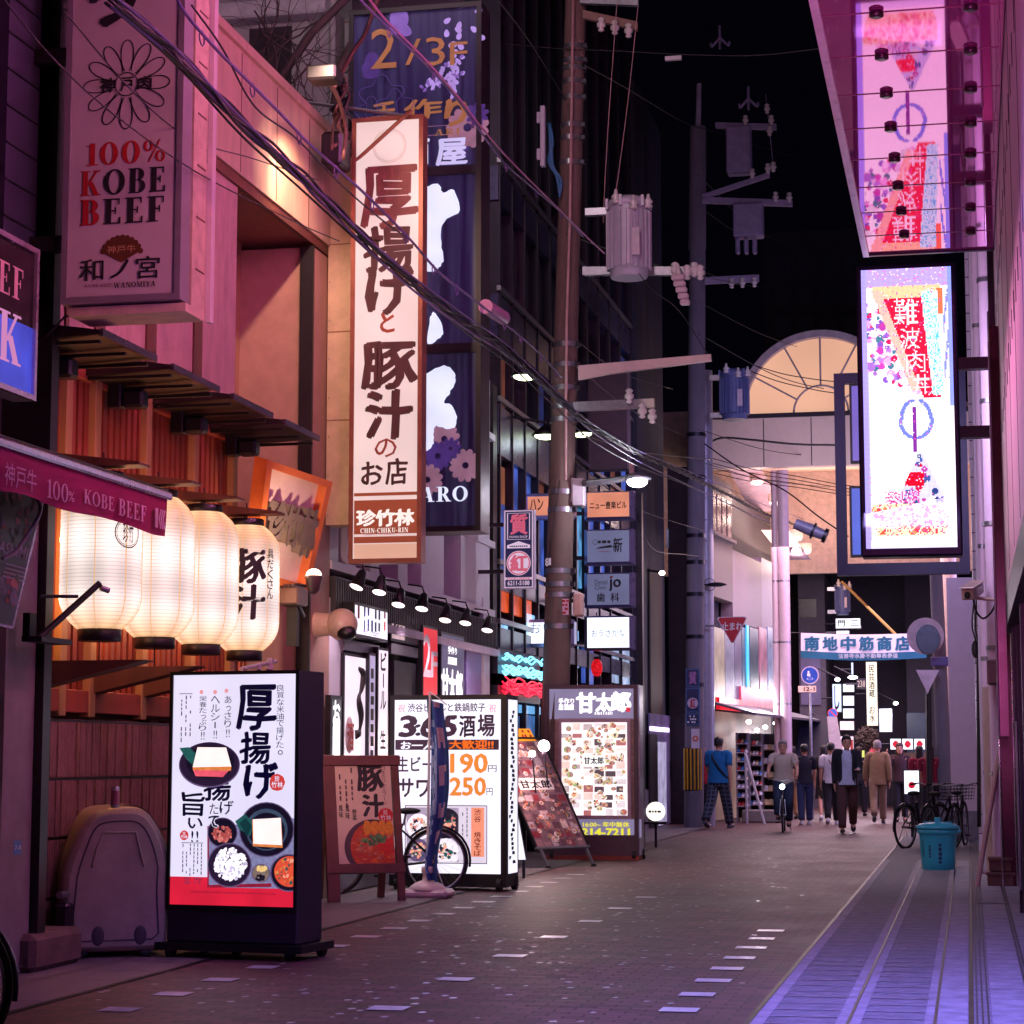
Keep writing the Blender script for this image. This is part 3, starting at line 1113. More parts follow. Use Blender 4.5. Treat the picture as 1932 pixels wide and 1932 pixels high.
q=fr.box(152,374,311,422)
e.serif("BEEF",q,.002,INKB)
e.serif("B",(q[0] - .001,q[1] - .0005,q[0]+(q[2]-q[0]) * .225,q[3] + .0005),.004,INKR)
e.text("和ノ宮",fr.box(151,486,302,528),.002,INKB,.005,warp=.006)
e.text("KOBE BEEF",fr.box(161,536,211,542),.002,pm("brown_ink",S(120,70,70),.6))
e.serif("WANOMIYA",fr.box(215,532,294,542),.002,INKB)
q=fr.box(176,-42,262,46)
e.text("ワ",q,.002,INKB,.05,warp=.012)
e.build("lettering",t)
e=MB()
cx_=fr.uv(229,490)
rr_=fr.box(190,0,229,10)
rad=rr_[2]-rr_[0]
FAN=pm("fan_gold",S(92,52,24),.6)
e.poly([(cx_[0]+rad * .95*cos(R(a)),cx_[1]+rad * .95*sin(R(a)) + .01,.002) for a in range(18,163,6)]+[(cx_[0],cx_[1] - .02,.002)],FAN)
for a in range(18,163,14):
 e.disc((cx_[0]+rad * .95*cos(R(a)),cx_[1]+rad * .95*sin(R(a)) + .01),rad * .13,.0025+a*1e-6,FAN,14)
e.text("神戸牛",fr.box(203,463,256,477),.004,pm("pale_gold",S(190,150,110),.5),.01)
e.build("fan_emblem",t)
b=MB()
for py in (100,455):
 z0=fr.uv(110,py)[1]
 b.box((bb[0] - .35,z0 - .05,-.14),(bb[0] - .001,z0 + .05,-.04),BLACK)
b.tube([(bb[0] + .03,-.03,-.2),(bb[0] - .06,-.04,-.2),(bb[0] - .18,-.16,-.2),(bb[0] - .3,-.22,-.2)],.008,CABLE)
b.build("bracket",t)
# ---- steak sign on the facade
fr=FXL(0,735,-5.86)
t=thing("steak_sign","lit two tone sign, black over blue, ending in EEF and K","sign",fr.M())
u1=fr.uv(66,640)[0]
vt,vb,vm=fr.uv(70,472)[1],fr.uv(62,757)[1],fr.uv(62,620)[1]
b=MB()
b.box((-1.6,vb,-.14),(u1,vt,-.01),FRM)
for a,d in (((-1.6,vb),(u1,vb + .035)),((-1.6,vt - .035),(u1,vt)),((u1 - .035,vb + .035),(u1,vt - .035))):
 b.box((a[0],a[1],-.0098),(d[0],d[1],.02),pm("bright_trim",S(210,190,220),.25,.7))
b.build("cabinet",t)
b=MB()
b.rect((-1.6,vm,u1 - .035,vt - .035),-.002,pm("black_acrylic",S(36,22,30),.25))
b.rect((-1.6,vb + .035,u1 - .035,vm),-.002,em("blue_lit",S(58,70,190),1.0,.25,3))
b.build("panel",t)
b=MB()
PINKT=em("pink_lit_letter",S(206,140,190),.8,0,sample=False)
PINKD=pm("dim_pink_vinyl",S(236,190,200),.5)
q0=fr.uv(-14,560); q1=fr.uv(42,500)
eu0,eu1=fr.uv(-32,560)[0],fr.uv(43,560)[0]
ev0,ev1=fr.uv(30,708-0)[1],0
v0=fr.uv(32,562)[1] if False else fr.uv(20,706)[1]
b.serif("EEF",(eu0,fr.uv(30,560+148)[1] if False else fr.uv(32,565)[1],eu1,fr.uv(42,510)[1]),.002,PINKD)
b.serif("K",(fr.uv(-4,650)[0],fr.uv(36,692)[1],fr.uv(38,650)[0],fr.uv(38,598)[1]),.002,PINKT)
b.build("lettering",t)
# ---- burgundy awning
XW=-5.25
fr=FXL(0,933,XW)
t=thing("awning","burgundy awning valance lettered 100% KOBE BEEF under a metal casing","awning",fr.M())
BURG=pm("burgundy_canvas",S(150,20,84),.8,var=.12,scale=9,bump=.1)
ue=fr.uv(315,980)[0]
vb_,vt_=fr.uv(314,1012)[1],fr.uv(316,944)[1]
b=MB()
n=40
vs=[]
for i in range(n+1):
 u=-2.6+(ue+2.6)*i/n
 vs+=[(u,vb_ + .012*sin(u*5),.014*sin(u*7)),(u,(vb_+vt_)/2,.008*sin(u*7 + .6)),(u,vt_,0)]
fs=[]
for i in range(n):
 for k in range(2):
  fs.append((3*i+k,3*i+3+k,3*i+4+k,3*i+1+k))
b.add(vs,fs,BURG,True)
b.build("valance",t)
b=MB()
b.bbox((-2.6,vt_,-.05),(ue + .03,vt_ + .05,.03),.012,pm("bright_trim",S(210,190,220),.25,.7))
b.bbox((-2.6,vt_ + .052,-.10),(ue + .02,vt_ + .075,.0),.008,DARKM)
b.build("front_bar",t)
b=MB()
ucase=fr.uv(128,870)[0]
vcase=fr.uv(60,835)[1]
b.bbox((-2.6,vcase - .02,-.75),(ucase,vcase + .15,-.55),.03,pm("casing_plum",S(130,60,100),.3,.5))
b.add([(-2.6,vcase,-.6),(ucase - .1,vcase,-.6),(ue - .05,vt_ + .05,-.02),(-2.6,vt_ + .05,-.02)],[(0,1,2,3)],BURG)
b.build("casing",t)
b=MB()
def vfit(px0,pt0,px1,pb1,z=.03):
 """box on the valance plane from the left edge x/top and right edge x/bottom in the picture"""
 return (fr.uv(px0,950)[0],fr.uv(px1,pb1)[1],fr.uv(px1,950)[0],fr.uv(px0,pt0)[1])
PINKL=pm("pale_pink_print",S(236,196,222),.7)
b.text("神戸牛",vfit(0,870,61,932),.024,PINKL,0)
b.serif("100",vfit(81,903,121,949),.024,PINKL,w=.2)
b.text("%",vfit(122,926,133,948),.024,PINKL,0)
b.serif("KOBE",vfit(151,922,208,965),.024,PINKL,w=.2)
b.serif("BEEF",vfit(217,940,269,986),.024,PINKL,w=.2)
q=vfit(287,958,305,1000)
b.rect((q[0],q[1],q[0]+(q[2]-q[0]) * .3,q[3]),.0242,PINKL)
for k in range(3):
 o=q[0]+(q[2]-q[0])*(.36 + .2*k)
 w_=(q[2]-q[0]) * .13
 m_=(q[1]+q[3])/2
 b.poly([(o,m_,.0243),(o+w_,m_,.0243),(o+w_*2.4,q[3],.0243),(o+w_*1.4,q[3],.0243)],PINKL)
 b.poly([(o+w_*1.4,q[1],.0244),(o+w_*2.4,q[1],.0244),(o+w_,m_,.0244),(o,m_,.0244)],PINKL)
b.build("lettering",t)
# ---- hanging menu banner at the left edge
fr=FXL(0,1180,-5.6)
t=thing("menu_board","dark photo menu board lettered ASHIMI hanging askew under the burgundy awning","menu board",fr.M())
P=[fr.uv(-70,1165),fr.uv(25,1187),fr.uv(86,935),fr.uv(-10,905)]
b=MB()
b.prism([P[0],P[1],P[2],P[3]],-.03,0,pm("bright_trim",S(210,190,220),.25,.7))
b.build("frame",t)
def mixp(a,c):   # bilinear on the board
 l=(P[0][0]+(P[3][0]-P[0][0])*c,P[0][1]+(P[3][1]-P[0][1])*c)
 r_=(P[1][0]+(P[2][0]-P[1][0])*c,P[1][1]+(P[2][1]-P[1][1])*c)
 return (l[0]+(r_[0]-l[0])*a,l[1]+(r_[1]-l[1])*a)
b=MB()
b.poly([(*mixp(a,c),.001) for a,c in ((.03,.02),(.96,.02),(.96,.98),(.03,.98))],pm("menu_dark",S(34,34,46),.35))
rn=random.Random(11)
MEAT=[pm("meat_a",S(150,60,70),.5),pm("meat_b",S(196,110,110),.5),pm("leaf_a",S(70,90,60),.6),pm("plate_a",S(70,60,84),.4),pm("plate_b",S(96,86,110),.4)]
for i in range(70):
 a,c=rn.uniform(.1,.9),rn.choice([rn.uniform(.62,.95),rn.uniform(.18,.36)])
 q=mixp(a,c)
 b.disc(q,rn.uniform(.015,.05),.0015+i * .00005,MEAT[rn.choice([0,0,1,2,3,4])],9,ry=rn.uniform(.015,.04),jit=.3)
b.build("panel",t)
b=MB()
q=[mixp(.5,.48),mixp(.93,.6)]
vs,fs=glyphs("ASHIMI",.02)
xs=[v[0] for v in vs]; ys=[v[1] for v in vs]
b.add([(*mixp(.34 + .58*(v[0]-min(xs))/(max(xs)-min(xs)),.50 + .09*(v[1]-min(ys))/(max(ys)-min(ys))),.004) for v in vs],fs,pm("menu_grey",S(176,166,186),.5))
for k in range(4):
 for j in range(9):
  a0 = .55+j * .045
  b.poly([(*mixp(a,c),.0041) for a,c in ((a0,.43-k * .03),(a0 + .034,.43-k * .03),(a0 + .034,.443-k * .03),(a0,.443-k * .03))],pm("menu_grey",S(176,166,186),.5))
b.build("lettering",t)
b=MB()
b.tube(smooth_path([(*mixp(.5,.98),.06),(*mixp(.62,.85),.12),(*mixp(.55,.65),.1),(*mixp(.42,.5),.08),(*mixp(.3,.45),.06)]),.012,pm("pale_hose",S(150,140,160),.4),6)
b.build("lamp_cord",t)
# dark pole clamp left of the lanterns
fr=FXL(78,1240,-5.95)
t=thing("wall_bracket","black steel arm with clamp fixed to the dark pillar beside the first lantern","bracket",fr.M())
b=MB()
p0,p1=fr.uv(66,1206),fr.uv(122,1102)
b.cyl((*p0,.02),(*p1,.25),.022,mat=BLACK)
b.cyl((*fr.uv(75,1125),.0),(*fr.uv(104,1126),.16),.012,mat=BLACK)
b.build("arm",t)
b=MB()
q=fr.box(48,1157,60,1210)
b.box((q[0],q[1],-.02),(q[2],q[3],.03),BLACK)
q=fr.box(46,1204,104,1214)
b.box((q[0],q[1],-.02),(q[2],q[3],.12),BLACK)
b.build("plate",t)
b=MB()
b.cyl((*fr.uv(122,1110),.26),(*fr.uv(127,1116),.30),.02,mat=STEEL)
b.build("knob",t)
# ---- wooden framed sign with raised characters
P3={}
XS=-6.2
fr=FXL(475,1100,XS)
# board leans out at its top: build in a tilted frame
A,Bq,Cq,Dq=onX(462,1085,XS),onX(560,1112,-6.05),onX(612,905,-5.75),onX(490,862,-5.95)
ex=(Bq-A).normalized()
ey=(Dq-A)-ex*(Dq-A).dot(ex)
fr=Fr(A,ex,ey)
t=thing("framed_sign","tilted orange wooden framed sign with thick raised characters, lit from below","sign",fr.M())
c=[(q.dot(fr.ex),q.dot(fr.ey)) for q in (A-fr.O,Bq-fr.O,Cq-fr.O,Dq-fr.O)]
w0,h0=fr.uv(560,1112)[0],fr.uv(490,862)[1]
pq=[fr.uv(462,1085),fr.uv(566,1114),fr.uv(612,905),fr.uv(488,862)]
cen=(sum(p[0] for p in pq)/4,sum(p[1] for p in pq)/4)
iq=[(cen[0]+(p[0]-cen[0]) * .84,cen[1]+(p[1]-cen[1]) * .88) for p in pq]
ORW=pm("varnished_orange_wood",S(206,110,56),.4,var=.2,scale=4,stretch=(.2,1,1),coat=.3)
b=MB()
for i in range(4):
 j=(i+1)%4
 b.prism([pq[i],pq[j],iq[j],iq[i]],-.04,.09,ORW)
b.build("frame",t)
b=MB()
b.poly([(p[0],p[1],0) for p in iq],pm("pinkish_board",S(216,190,190),.6,var=.06))
b.build("board",t)
b=MB()
def bil(a,c):
 l=(iq[0][0]+(iq[3][0]-iq[0][0])*c,iq[0][1]+(iq[3][1]-iq[0][1])*c)
 r_=(iq[1][0]+(iq[2][0]-iq[1][0])*c,iq[1][1]+(iq[2][1]-iq[1][1])*c)
 return (l[0]+(r_[0]-l[0])*a,l[1]+(r_[1]-l[1])*a)
q=MB()
q.text("珍",(0.02,0.32,.35,.72),0,STEEL,.06,depth=.12)
q.text("竹",(0.36,0.34,.64,.72),0,STEEL,.06,depth=.12)
q.text("林",(0.66,0.28,.96,.74),0,STEEL,.06,depth=.12)
for v in q.v:
 b.v.append((*bil(v[0],v[1]),.11+v[2] * .8))
b.f,b.m,b.sm,b.mats=q.f,[0]*len(q.f),q.sm,[pm("raised_grey_letter",S(120,108,100),.5,.3)]
b.build("lettering",t)
# ---- small lamps by the framed sign
t=thing("round_lamp","small round wall lamp shining on the wooden framed sign","lamp",onX(592,1086,-5.5))
b=MB()
Tm=MX.Rotation(R(-35),4,'Z') @ MX.Rotation(R(75),4,'X')
b.lathe([(.02,.16),(.05,.13),(.075,.02),(.08,0),(.072,0)],pm("lamp_body",S(120,100,90),.4,.5),20,MX.Rotation(R(180),4,'X'))
b.cyl((0,0,-.1),(-.2,.12,-.06),.012,mat=DARKM)
b.build("housing",t)
b=MB()
b.ell((0,-.0,0),(.068,.068,.06),em("warm_lamp",(1.0,.74,.5),9,0),16,10)
b.build("bulb",t)
LP=t.matrix_world.translation
spot("framed_sign_lamp",LP+V((-.02,-.14,.04)),onX(535,1010,-5.95),(1,.66,.42),60,120,.8,.03)
t=thing("floodlight","dark rectangular floodlight on a short arm left of the security dome","floodlight",onX(548,1130,-6.0))
b=MB()
b.bbox((-.1,-.16,-.06),(.12,.16,.1),.015,pm("bronze_metal",S(84,64,58),.4,.5))
for i in range(5):
 b.box((-.09+i * .04,-.17,.1),(-.08+i * .04,.17,.125),pm("bronze_metal",S(84,64,58),.4,.5))
b.build("housing",t)
b=MB()
b.cyl((0,.16,0),(-.05,.55,-.12),.02,mat=DARKM)
b.box((-.2,.5,-.4),(-.1,.58,.15),BLACK)
b.build("arm",t)
t=thing("dome_camera","round beige security dome on the pale column beside the pier","camera",onX(645,1178,-6.1))
b=MB()
b.ell((0,0,0),(.16,.16,.16),pm("beige_plastic",S(206,176,160),.35,coat=.3),20,14)
b.cyl((-.02,0,0),(-.32,.02,.0),.1,.13,20,pm("beige_plastic",S(206,176,160),.35))
b.build("housing",t)
b=MB()
b.ell((.07,-.07,-.09),(.1,.1,.08),BLACK,16,10)
b.build("lens_dome",t)
# ---- tall lit sign of the restaurant
YC=20.2
fr=FY(660,1062,YC)
t=thing("tall_sign","tall cream sign with brown brush characters down it, floodlit from above","sign",fr.M())
bb=fr.box(661,220,797,1062)
CFR=pm("bronze_frame",S(150,96,78),.4,.4)
face_sign(CFR,fr,bb,.17,.045,em("cream_lit",S(255,230,226),.7,.12,1.2),t)
e=MB()
BRINK=pm("dark_brown_ink",S(66,40,36),.7)
BRINKL=pm("rust_ink",S(150,70,46),.7)
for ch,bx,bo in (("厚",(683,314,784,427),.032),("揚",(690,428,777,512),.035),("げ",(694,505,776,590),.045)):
 e.text(ch,fr.box(*bx),.001,pm("glare_brown_ink",S(112,72,62),.7) if ch=="厚" else BRINK,bo,warp=.014)  # glare over the top character put into its paler ink
for ch,bx,bo,mt in (("と",(718,590,744,626),.03,BRINKL),("豚",(685,646,783,732),.042,BRINK),("汁",(692,738,776,826),.05,BRINK),
      ("の",(708,828,748,862),.01,BRINKL),("お",(682,872,722,914),.025,BRINK),("店",(728,866,768,914),.025,BRINK)):
 e.text(ch,fr.box(*bx),.001,mt,bo,warp=.013)
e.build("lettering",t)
e=MB()
RUST=pm("rust_band",S(168,84,58),.6,var=.06)
RUSTL=em("rust_lit",S(176,84,58),.55,.1,sample=False)
e.rect(fr.box(668,929,788,935),.0005,RUSTL)
e.rect(fr.box(668,943,788,1024),.0006,RUSTL)
e.rect(fr.box(668,1007,788,1012),.0012,em("cream_lit",S(255,226,214),.62))
e.text("珍竹林",fr.box(674,962,780,992),.001,em("white_letter_lit",(1,.92,.86),.9,0,sample=False),.05,warp=.02)
e.serif("CHIN-CHIKU-RIN",fr.box(680,996,770,1005),.001,em("white_letter_lit",(1,.92,.86),.9,0,sample=False))
e.micro(fr.box(688,1006.5,762,1010),.0015,INKW,1)
e.rect(fr.box(668,1016,788,1022),.0013,RUSTL)
e.rect(fr.box(668,1026,788,1056),.0009,em("cream_lit2",S(238,186,160),.75,.1))
e.build("name_band",t)
e=MB()
c=fr.uv(735,275)
rr_=(fr.box(704,0,735,10)[2]-fr.box(704,0,735,10)[0])
e.ring(c,rr_ * .97,rr_,.002,pm("faint_ring",S(214,180,168),.6),48)
e.ring(c,rr_ * .88,rr_ * .9,.002,pm("faint_ring",S(214,180,168),.6),48)
e.build("crest",t)
b=MB()
z0=fr.uv(735,212)[1]
b.cyl((*fr.uv(573,188),-.1),(*fr.uv(772,217),-.06),.02,mat=STEEL)
b.cyl((bb[0] + .02,bb[3] - .45,-.02),(bb[2] - .1,bb[3] + .02,.1),.02,mat=CFR)
b.build("stay_rod",t)
# flat cream backing panel between wall and sign
fr2=FY(620,990,20.62)
b=MB()
q=fr2.box(618,298,666,990)
b.box((q[0],q[1],-.3),(q[2] + .05,q[3],0),CREAM)
for v in (0.28,.52,.76):
 b.box((q[0],q[1]+(q[3]-q[1])*v,.0005),(q[2],q[1]+(q[3]-q[1])*v + .01,.003),BROWN)
for i in range(10):
 for uu in (q[0] + .02,q[2] - .03):
  b.disc((uu,q[1] + .1+(q[3]-q[1] - .2)*i/9),.008,.004,STEEL,8)
tag(b.build("backing_panel",None,fr2.M()),"plain riveted cream panel standing between the pier and the tall cream sign","panel")
# floodlight above it
FLP=onX(612,142,-5.6)
t=thing("floodlight","black floodlight on an arm above the cream sign","floodlight",FLP)
b=MB()
Tm=MX.Rotation(R(20),4,'Y')
b.bbox((-.14,-.12,-.07),(.14,.12,.07),.02,BLACK)
b.build("housing",t)
b=MB()
b.poly([(-.11,.121,-.05),(-.11,.121,.05),(.11,.121,.05),(.11,.121,-.05)],em("flood_glass",(1,.72,.5),12,0))
b.build("lens",t)
b=MB()
b.tube(smooth_path([onX(x,y,-5.75)-FLP for x,y in ((618,150),(638,186),(652,240),(648,300))],4),.02,pm("rusty_tube",S(110,84,74),.5,.5))
b.tube(smooth_path([onX(x,y,-5.75)-FLP for x,y in ((630,165),(665,100),(690,60),(722,-30))],4),.024,pm("rusty_tube",S(110,84,74),.5,.5))
b.build("arm",t)
spot("sandwich_board_flood",onX(556,1136,-5.6),onZ(690,1640)+V((0,.2,.7)),(1,.66,.5),150,60,.7,.05)
spot("cream_sign_flood",FLP+V((.15,-.55,.1)),onY(700,560,20.3),(1.0,.64,.48),300,75,.7,.05)
spot("fascia_flood",onX(632,240,-5.75),onX(520,420,-6.5),(1.0,.5,.32),120,95,.7,.06)
# ---- dark flowered tower sign
YT=21.9
fr=FY(655,1005,YT)
t=thing("tower_sign","dark three panel tower sign with violet flowers and white brush strokes, ending ARO","sign",fr.M())
bb=fr.box(655,12,908,1004)
b=MB()
b.box((bb[0],bb[1],-.42),(bb[2],bb[3],-.02),pm("black_plum_metal",S(46,30,44),.35,.5))
w_ = .055
for a,d in (((bb[0],bb[1]),(bb[2],bb[1]+w_)),((bb[0],bb[3]-w_),(bb[2],bb[3])),((bb[0],bb[1]+w_),(bb[0]+w_,bb[3]-w_)),((bb[2]-w_,bb[1]+w_),(bb[2],bb[3]-w_))):
 b.box((a[0],a[1],-.0198),(d[0],d[1],.02),BLACK)
q1,q2=fr.box(660,318,900,334),fr.box(660,651,900,669)
for q in (q1,q2):
 b.box((bb[0]+w_,q[1],-.0196),(bb[2]-w_,q[3],.018),BLACK)
b.build("cabinet",t)
NAVY=em("navy_lit",S(62,60,132),.5,0)
nt,bs=nodes_of(NAVY)
tc=nt.nodes.new("ShaderNodeTexCoord"); mp=nt.nodes.new("ShaderNodeMapping")
mp.inputs["Scale"].default_value=(9,.35,1)
nt.links.new(tc.outputs["Object"],mp.inputs[0])
nn=nt.nodes.new("ShaderNodeTexNoise"); nn.inputs["Scale"].default_value=1.6; nn.inputs["Detail"].default_value=4
nt.links.new(mp.outputs[0],nn.inputs["Vector"])
rp=nt.nodes.new("ShaderNodeValToRGB")
rp.color_ramp.elements[0].position,rp.color_ramp.elements[1].position = .38,.78
rp.color_ramp.elements[0].color=(*S(9,9,20),1)
rp.color_ramp.elements[1].color=(*S(100,98,136),1)
nt.links.new(nn.outputs["Fac"],rp.inputs[0])
nt.links.new(rp.outputs[0],bs.inputs["Emission Color"])
bs.inputs["Emission Strength"].default_value = .24
b=MB()
for q in ((bb[0]+w_,q1[3],bb[2]-w_,bb[3]-w_),(bb[0]+w_,q2[3],bb[2]-w_,q1[1]),(bb[0]+w_,bb[1]+w_,bb[2]-w_,q2[1])):
 b.rect(q,-.01,NAVY)
b.build("panel",t)
e=MB()
VIO=em("violet_petal",S(136,104,195),.6,.2,6,sample=False)
VIOL=em("pale_violet_petal",S(176,150,225),.75,.2,6,sample=False)
VIOD=em("dim_violet_petal",S(84,60,140),.5,.2,6,sample=False)
PINKP=em("dusty_petal",S(170,124,150),.55,.2,6,sample=False)
rn=random.Random(5)
zc=[0.0]
def petal(c,ang,l,w,m):
 zc[0] += .000006
 pts=[]
 for i in range(14):
  a=2*pi*i/14
  x=l*(.5 - .5*cos(a))
  y=w * .5*sin(a)*(1 - .25*cos(a))
  pts.append((c[0]+x*cos(ang)-y*sin(ang),c[1]+x*sin(ang)+y*cos(ang),-.006+zc[0]))
 e.poly(pts,m)
def flower(px,py,r,n,m,core=True):
 c=fr.uv(px,py)
 k=fr.box(0,0,r,r)
 r_=k[2]-k[0]
 for i in range(n):
  a=2*pi*i/n + .2
  petal((c[0] + .18*r_*cos(a),c[1] + .18*r_*sin(a)),a,r_ * .85,r_ * .42,m)
 if core:
  zc[0] += .0001
  e.disc(c,r_ * .2,-.006+zc[0],INKN,12)
# wisteria like sprays, big petals, daisies
for (px,py) in ((850,34),(868,40),(842,55),(858,52),(868,60),(888,50),(895,22),(876,12),(902,66),(858,78),(864,82),(850,90)):
 c=fr.uv(px,py)
 petal(c,rn.uniform(0,6),.09,.06,VIOL)
for i in range(60):
 s_=rn.random()
 px,py=800+70*s_+rn.uniform(-8,8),168-62*s_*(1 if i%2 else .4)+rn.uniform(-9,9)
 petal(fr.uv(px,py),rn.uniform(.4,2.6),.055,.034,VIOL if rn.random() < .7 else VIO)
for i in range(34):
 s_=rn.random()
 petal(fr.uv(856+16*(1-s_)*rn.uniform(-1,1),112+66*s_),rn.uniform(4,5.4),.06,.036,VIOL)
for (px,py,a) in ((740,30,1.2),(752,28,1.6),(766,30,2.0),(735,45,.6),(776,46,2.6),(690,110,1.0),(684,125,.3),(700,130,1.9)):
 petal(fr.uv(px+0,py+18),a,.2,.14,VIO if py<60 else VIOD)
for ring_ in ((720,185,40),(745,205,34),(700,215,30)):
 c=fr.uv(ring_[0],ring_[1]); rr_=ring_[2] * .0056
 pts=[(c[0]+rr_*(1 + .2*sin(5*a))*cos(a),c[1]+rr_*(1 + .2*sin(5*a))*sin(a),.004) for a in [2*pi*i/40 for i in range(40)]]
 e.tube(pts,.004,VIOD,4,close=True)
flower(882,240,36,13,PINKP)
flower(900,215,20,9,VIOD)
flower(860,285,22,9,VIOD)
flower(838,828,26,12,PINKP)
flower(878,878,27,12,PINKP)
flower(826,860,24,12,VIOD)
flower(806,905,26,12,PINKP,False)
flower(850,846,18,10,VIOD)
e.build("flower_print",t)
e=MB()
GOLD=em("gilt_letter",S(190,130,84),.42,.15,5,sample=False)
WHITEL=em("white_lit_stroke",S(226,232,255),1.0,.1,3,sample=False)
e.text("2",fr.box(700,54,748,129),.004,GOLD,.0)
e.text("/",fr.box(765,74,794,122),.004,GOLD,-.01)
e.text("3",fr.box(803,70,840,124),.004,GOLD,.0)
e.text("F",fr.box(849,79,882,122),.004,GOLD,.0)
e.text("手",fr.box(702,192,748,240),.004,GOLD,.02,warp=.012)
e.text("作",fr.box(764,188,832,224),.004,GOLD,.03,warp=.012)
e.text("り",fr.box(842,188,880,237),.004,GOLD,.05,warp=.012)
e.rect(fr.box(700,239.5,880,240.5),.004,PINKP)
e.rect(fr.box(700,256.5,880,257.5),.004,PINKP)
e.serif("ARI",fr.box(820,243,868,255),.004,GOLD)
e.text("酒",fr.box(760,262,808,312),.004,WHITEL,.04,warp=.012)
e.text("屋",fr.box(824,262,880,311),.004,em("cool_white_stroke",S(200,196,240),.9,.1,sample=False),.035,warp=.012)
e.serif("AMATARO",fr.box(664,920,882,948),.004,WHITEL)
e.build("lettering",t)
e=MB()
def brush(pts,z=.003):
 """closed brush shape from pixel outline, roughened edge"""
 P_=[V((*fr.uv(*p),0)) for p in pts]
 q=smooth_path(P_+[P_[0]],5)[:-1]
 out=[]
 for i,p in enumerate(q):
  out.append((p.x+rn.uniform(-.008,.008),p.y+rn.uniform(-.008,.008),z))
 e.poly(out,WHITEL)
brush([(805,352),(822,346),(832,354),(836,364),(856,358),(868,398),(838,418),(832,450),(836,492),(822,510),(806,512),(770,520),(770,360)])
brush([(770,545),(812,600),(818,588),(828,600),(836,628),(826,640),(806,650),(770,650)][1:7])
brush([(770,672+10),(800,705),(834,690),(856,700),(858,722),(848,742),(838,758),(850,764),(862,786),(858,804),(846,810),(826,804),(818,810),(818,836),(806,850),(790,846),(780,800)])
e.build("brush_strokes",t)
# ================================================================== STREET LEVEL, LEFT
def caster(b,x,y,z=.0,r=.05,m=RUBBER):
 b.cyl((x - .018,y,z+r),(x + .018,y,z+r),r,n=14,mat=m)
 b.box((x - .03,y - .02,z+r),(x + .03,y + .03,z+r*2.3),DARKM)
def ground_frame(px_l,px_r):
 """upright frame standing on the ground through two pixel points of its foot"""
 A,B=onZ(*px_l),onZ(*px_r)
 return Fr(A,(B-A).normalized()),(B-A).length
# ---- big lit food sign on casters
fr,wid=ground_frame((318,1806),(548,1814))
fr.O=fr.O+V((0,0,0))
t=thing("light_box_sign","white lit food sign on casters with big blue brush characters beside the grey bin","sign",fr.M())
q=fr.box(318,1268,548,1786)
x0,x1=q[0] + .0,q[2] + .0
x1=fr.uv(558+5,1500)[0]
y0,y1=fr.uv(440,1780)[1],fr.uv(440,1266)[1]
ys0=fr.uv(440,1709)[1]
b=MB()
dk=pm("charcoal_case",S(40,34,46),.4,var=.15)
b.bbox((x0,y0,-.42),(x1,y1,0),.01,dk)
for a,d in (((x0,ys0 - .03),(x1,ys0)),((x0,y1 - .025),(x1,y1)),((x0,ys0),(x0 + .025,y1 - .025)),((x1 - .025,ys0),(x1,y1 - .025))):
 b.box((a[0],a[1],.0005),(d[0],d[1],.014),BLACK)
b.build("case",t)
b=MB()
b.box((x0 - .06,y0 - .055,-.5),(x1 + .06,y0 - .001,.06),BLACK)
b.build("base",t)
for xx,zz in ((x0 + .04,0),(x1 - .05,.0),(x0 + .1,-.4),(x1 + .0,-.42),((x0+x1)/2 - .1,-.3)):
 c_=MB()
 c_.cyl((xx - .02,.055,zz),(xx + .02,.055,zz),.055,n=16,mat=RUBBER)
 c_.box((xx - .032,.05,zz - .03),(xx + .032,y0 - .05,zz + .03),DARKM)
 c_.build("caster",t)
LITW=em("poster_lit_white",S(232,226,252),1.0,.06,1.5)
b=MB()
b.rect((x0 + .025,ys0,x1 - .025,y1 - .025),.002,LITW)
b.build("panel",t)
e=MB()
NAVYI=pm("deep_blue_ink",S(22,34,96),.6,var=.1)
REDL=em("red_lit",S(224,34,62),.95,.12,4,sample=False)
e.rect((x0 + .025,ys0,x1 - .025,fr.uv(400,1655)[1]),.0025,REDL)
def px3(x,y):      # zoom picture coordinates of the sign -> frame pixels
 return (380+x/2.543) * .7728,(1600+y/2.543) * .7728
def zb(xa,ya,xb,yb):
 a,c=px3(xa,ya),px3(xb,yb)
 return fr.box(a[0],a[1],c[0],c[1])
e.text("揚",zb(306,738,466,902),.0036,LITW,.075,warp=.013)
e.text("て",zb(330,996,392,1066),.0036,LITW,.09)
for ch,bx,bo in (("厚",(508,185,742,458),.03),("揚",(530,478,712,672),.03),("げ",(556,668,752,884),.035),("揚",(306,738,466,902),.025),
     ("旨",(166,848,306,996),.02),("い",(204,1008,290,1074),.02),("!!",(222,1090,268,1158),.0),("げ",(400,902,484,986),.01),("た",(336,920,392,986),.0),("て",(330,996,392,1066),.03)):
 e.text(ch,zb(*bx),.004,NAVYI,bo,warp=.013)
e.vtext("良質な米油で揚げた。",zb(752,180,798,620),.004,INKB,-.005)
e.vtext("栄養たっぷり",zb(272,250,318,470),.004,INKB,.0)
e.vtext("ヘルシー",zb(345,250,400,460),.004,INKB,.0)
e.vtext("あっさり",zb(430,250,472,450),.004,INKB,.0)
for xa in (284,362,440):
 e.text("!!",zb(xa,455+(470-xa) * .1,xa+22,505+(470-xa) * .1),.004,INKB,.0)
e.micro(zb(150,250,232,525),.004,pm("grey_print",S(120,112,128),.7),3,.8,True,.26)
e.rect(zb(150,236,230,240),.004,pm("grey_print",S(120,112,128),.7))
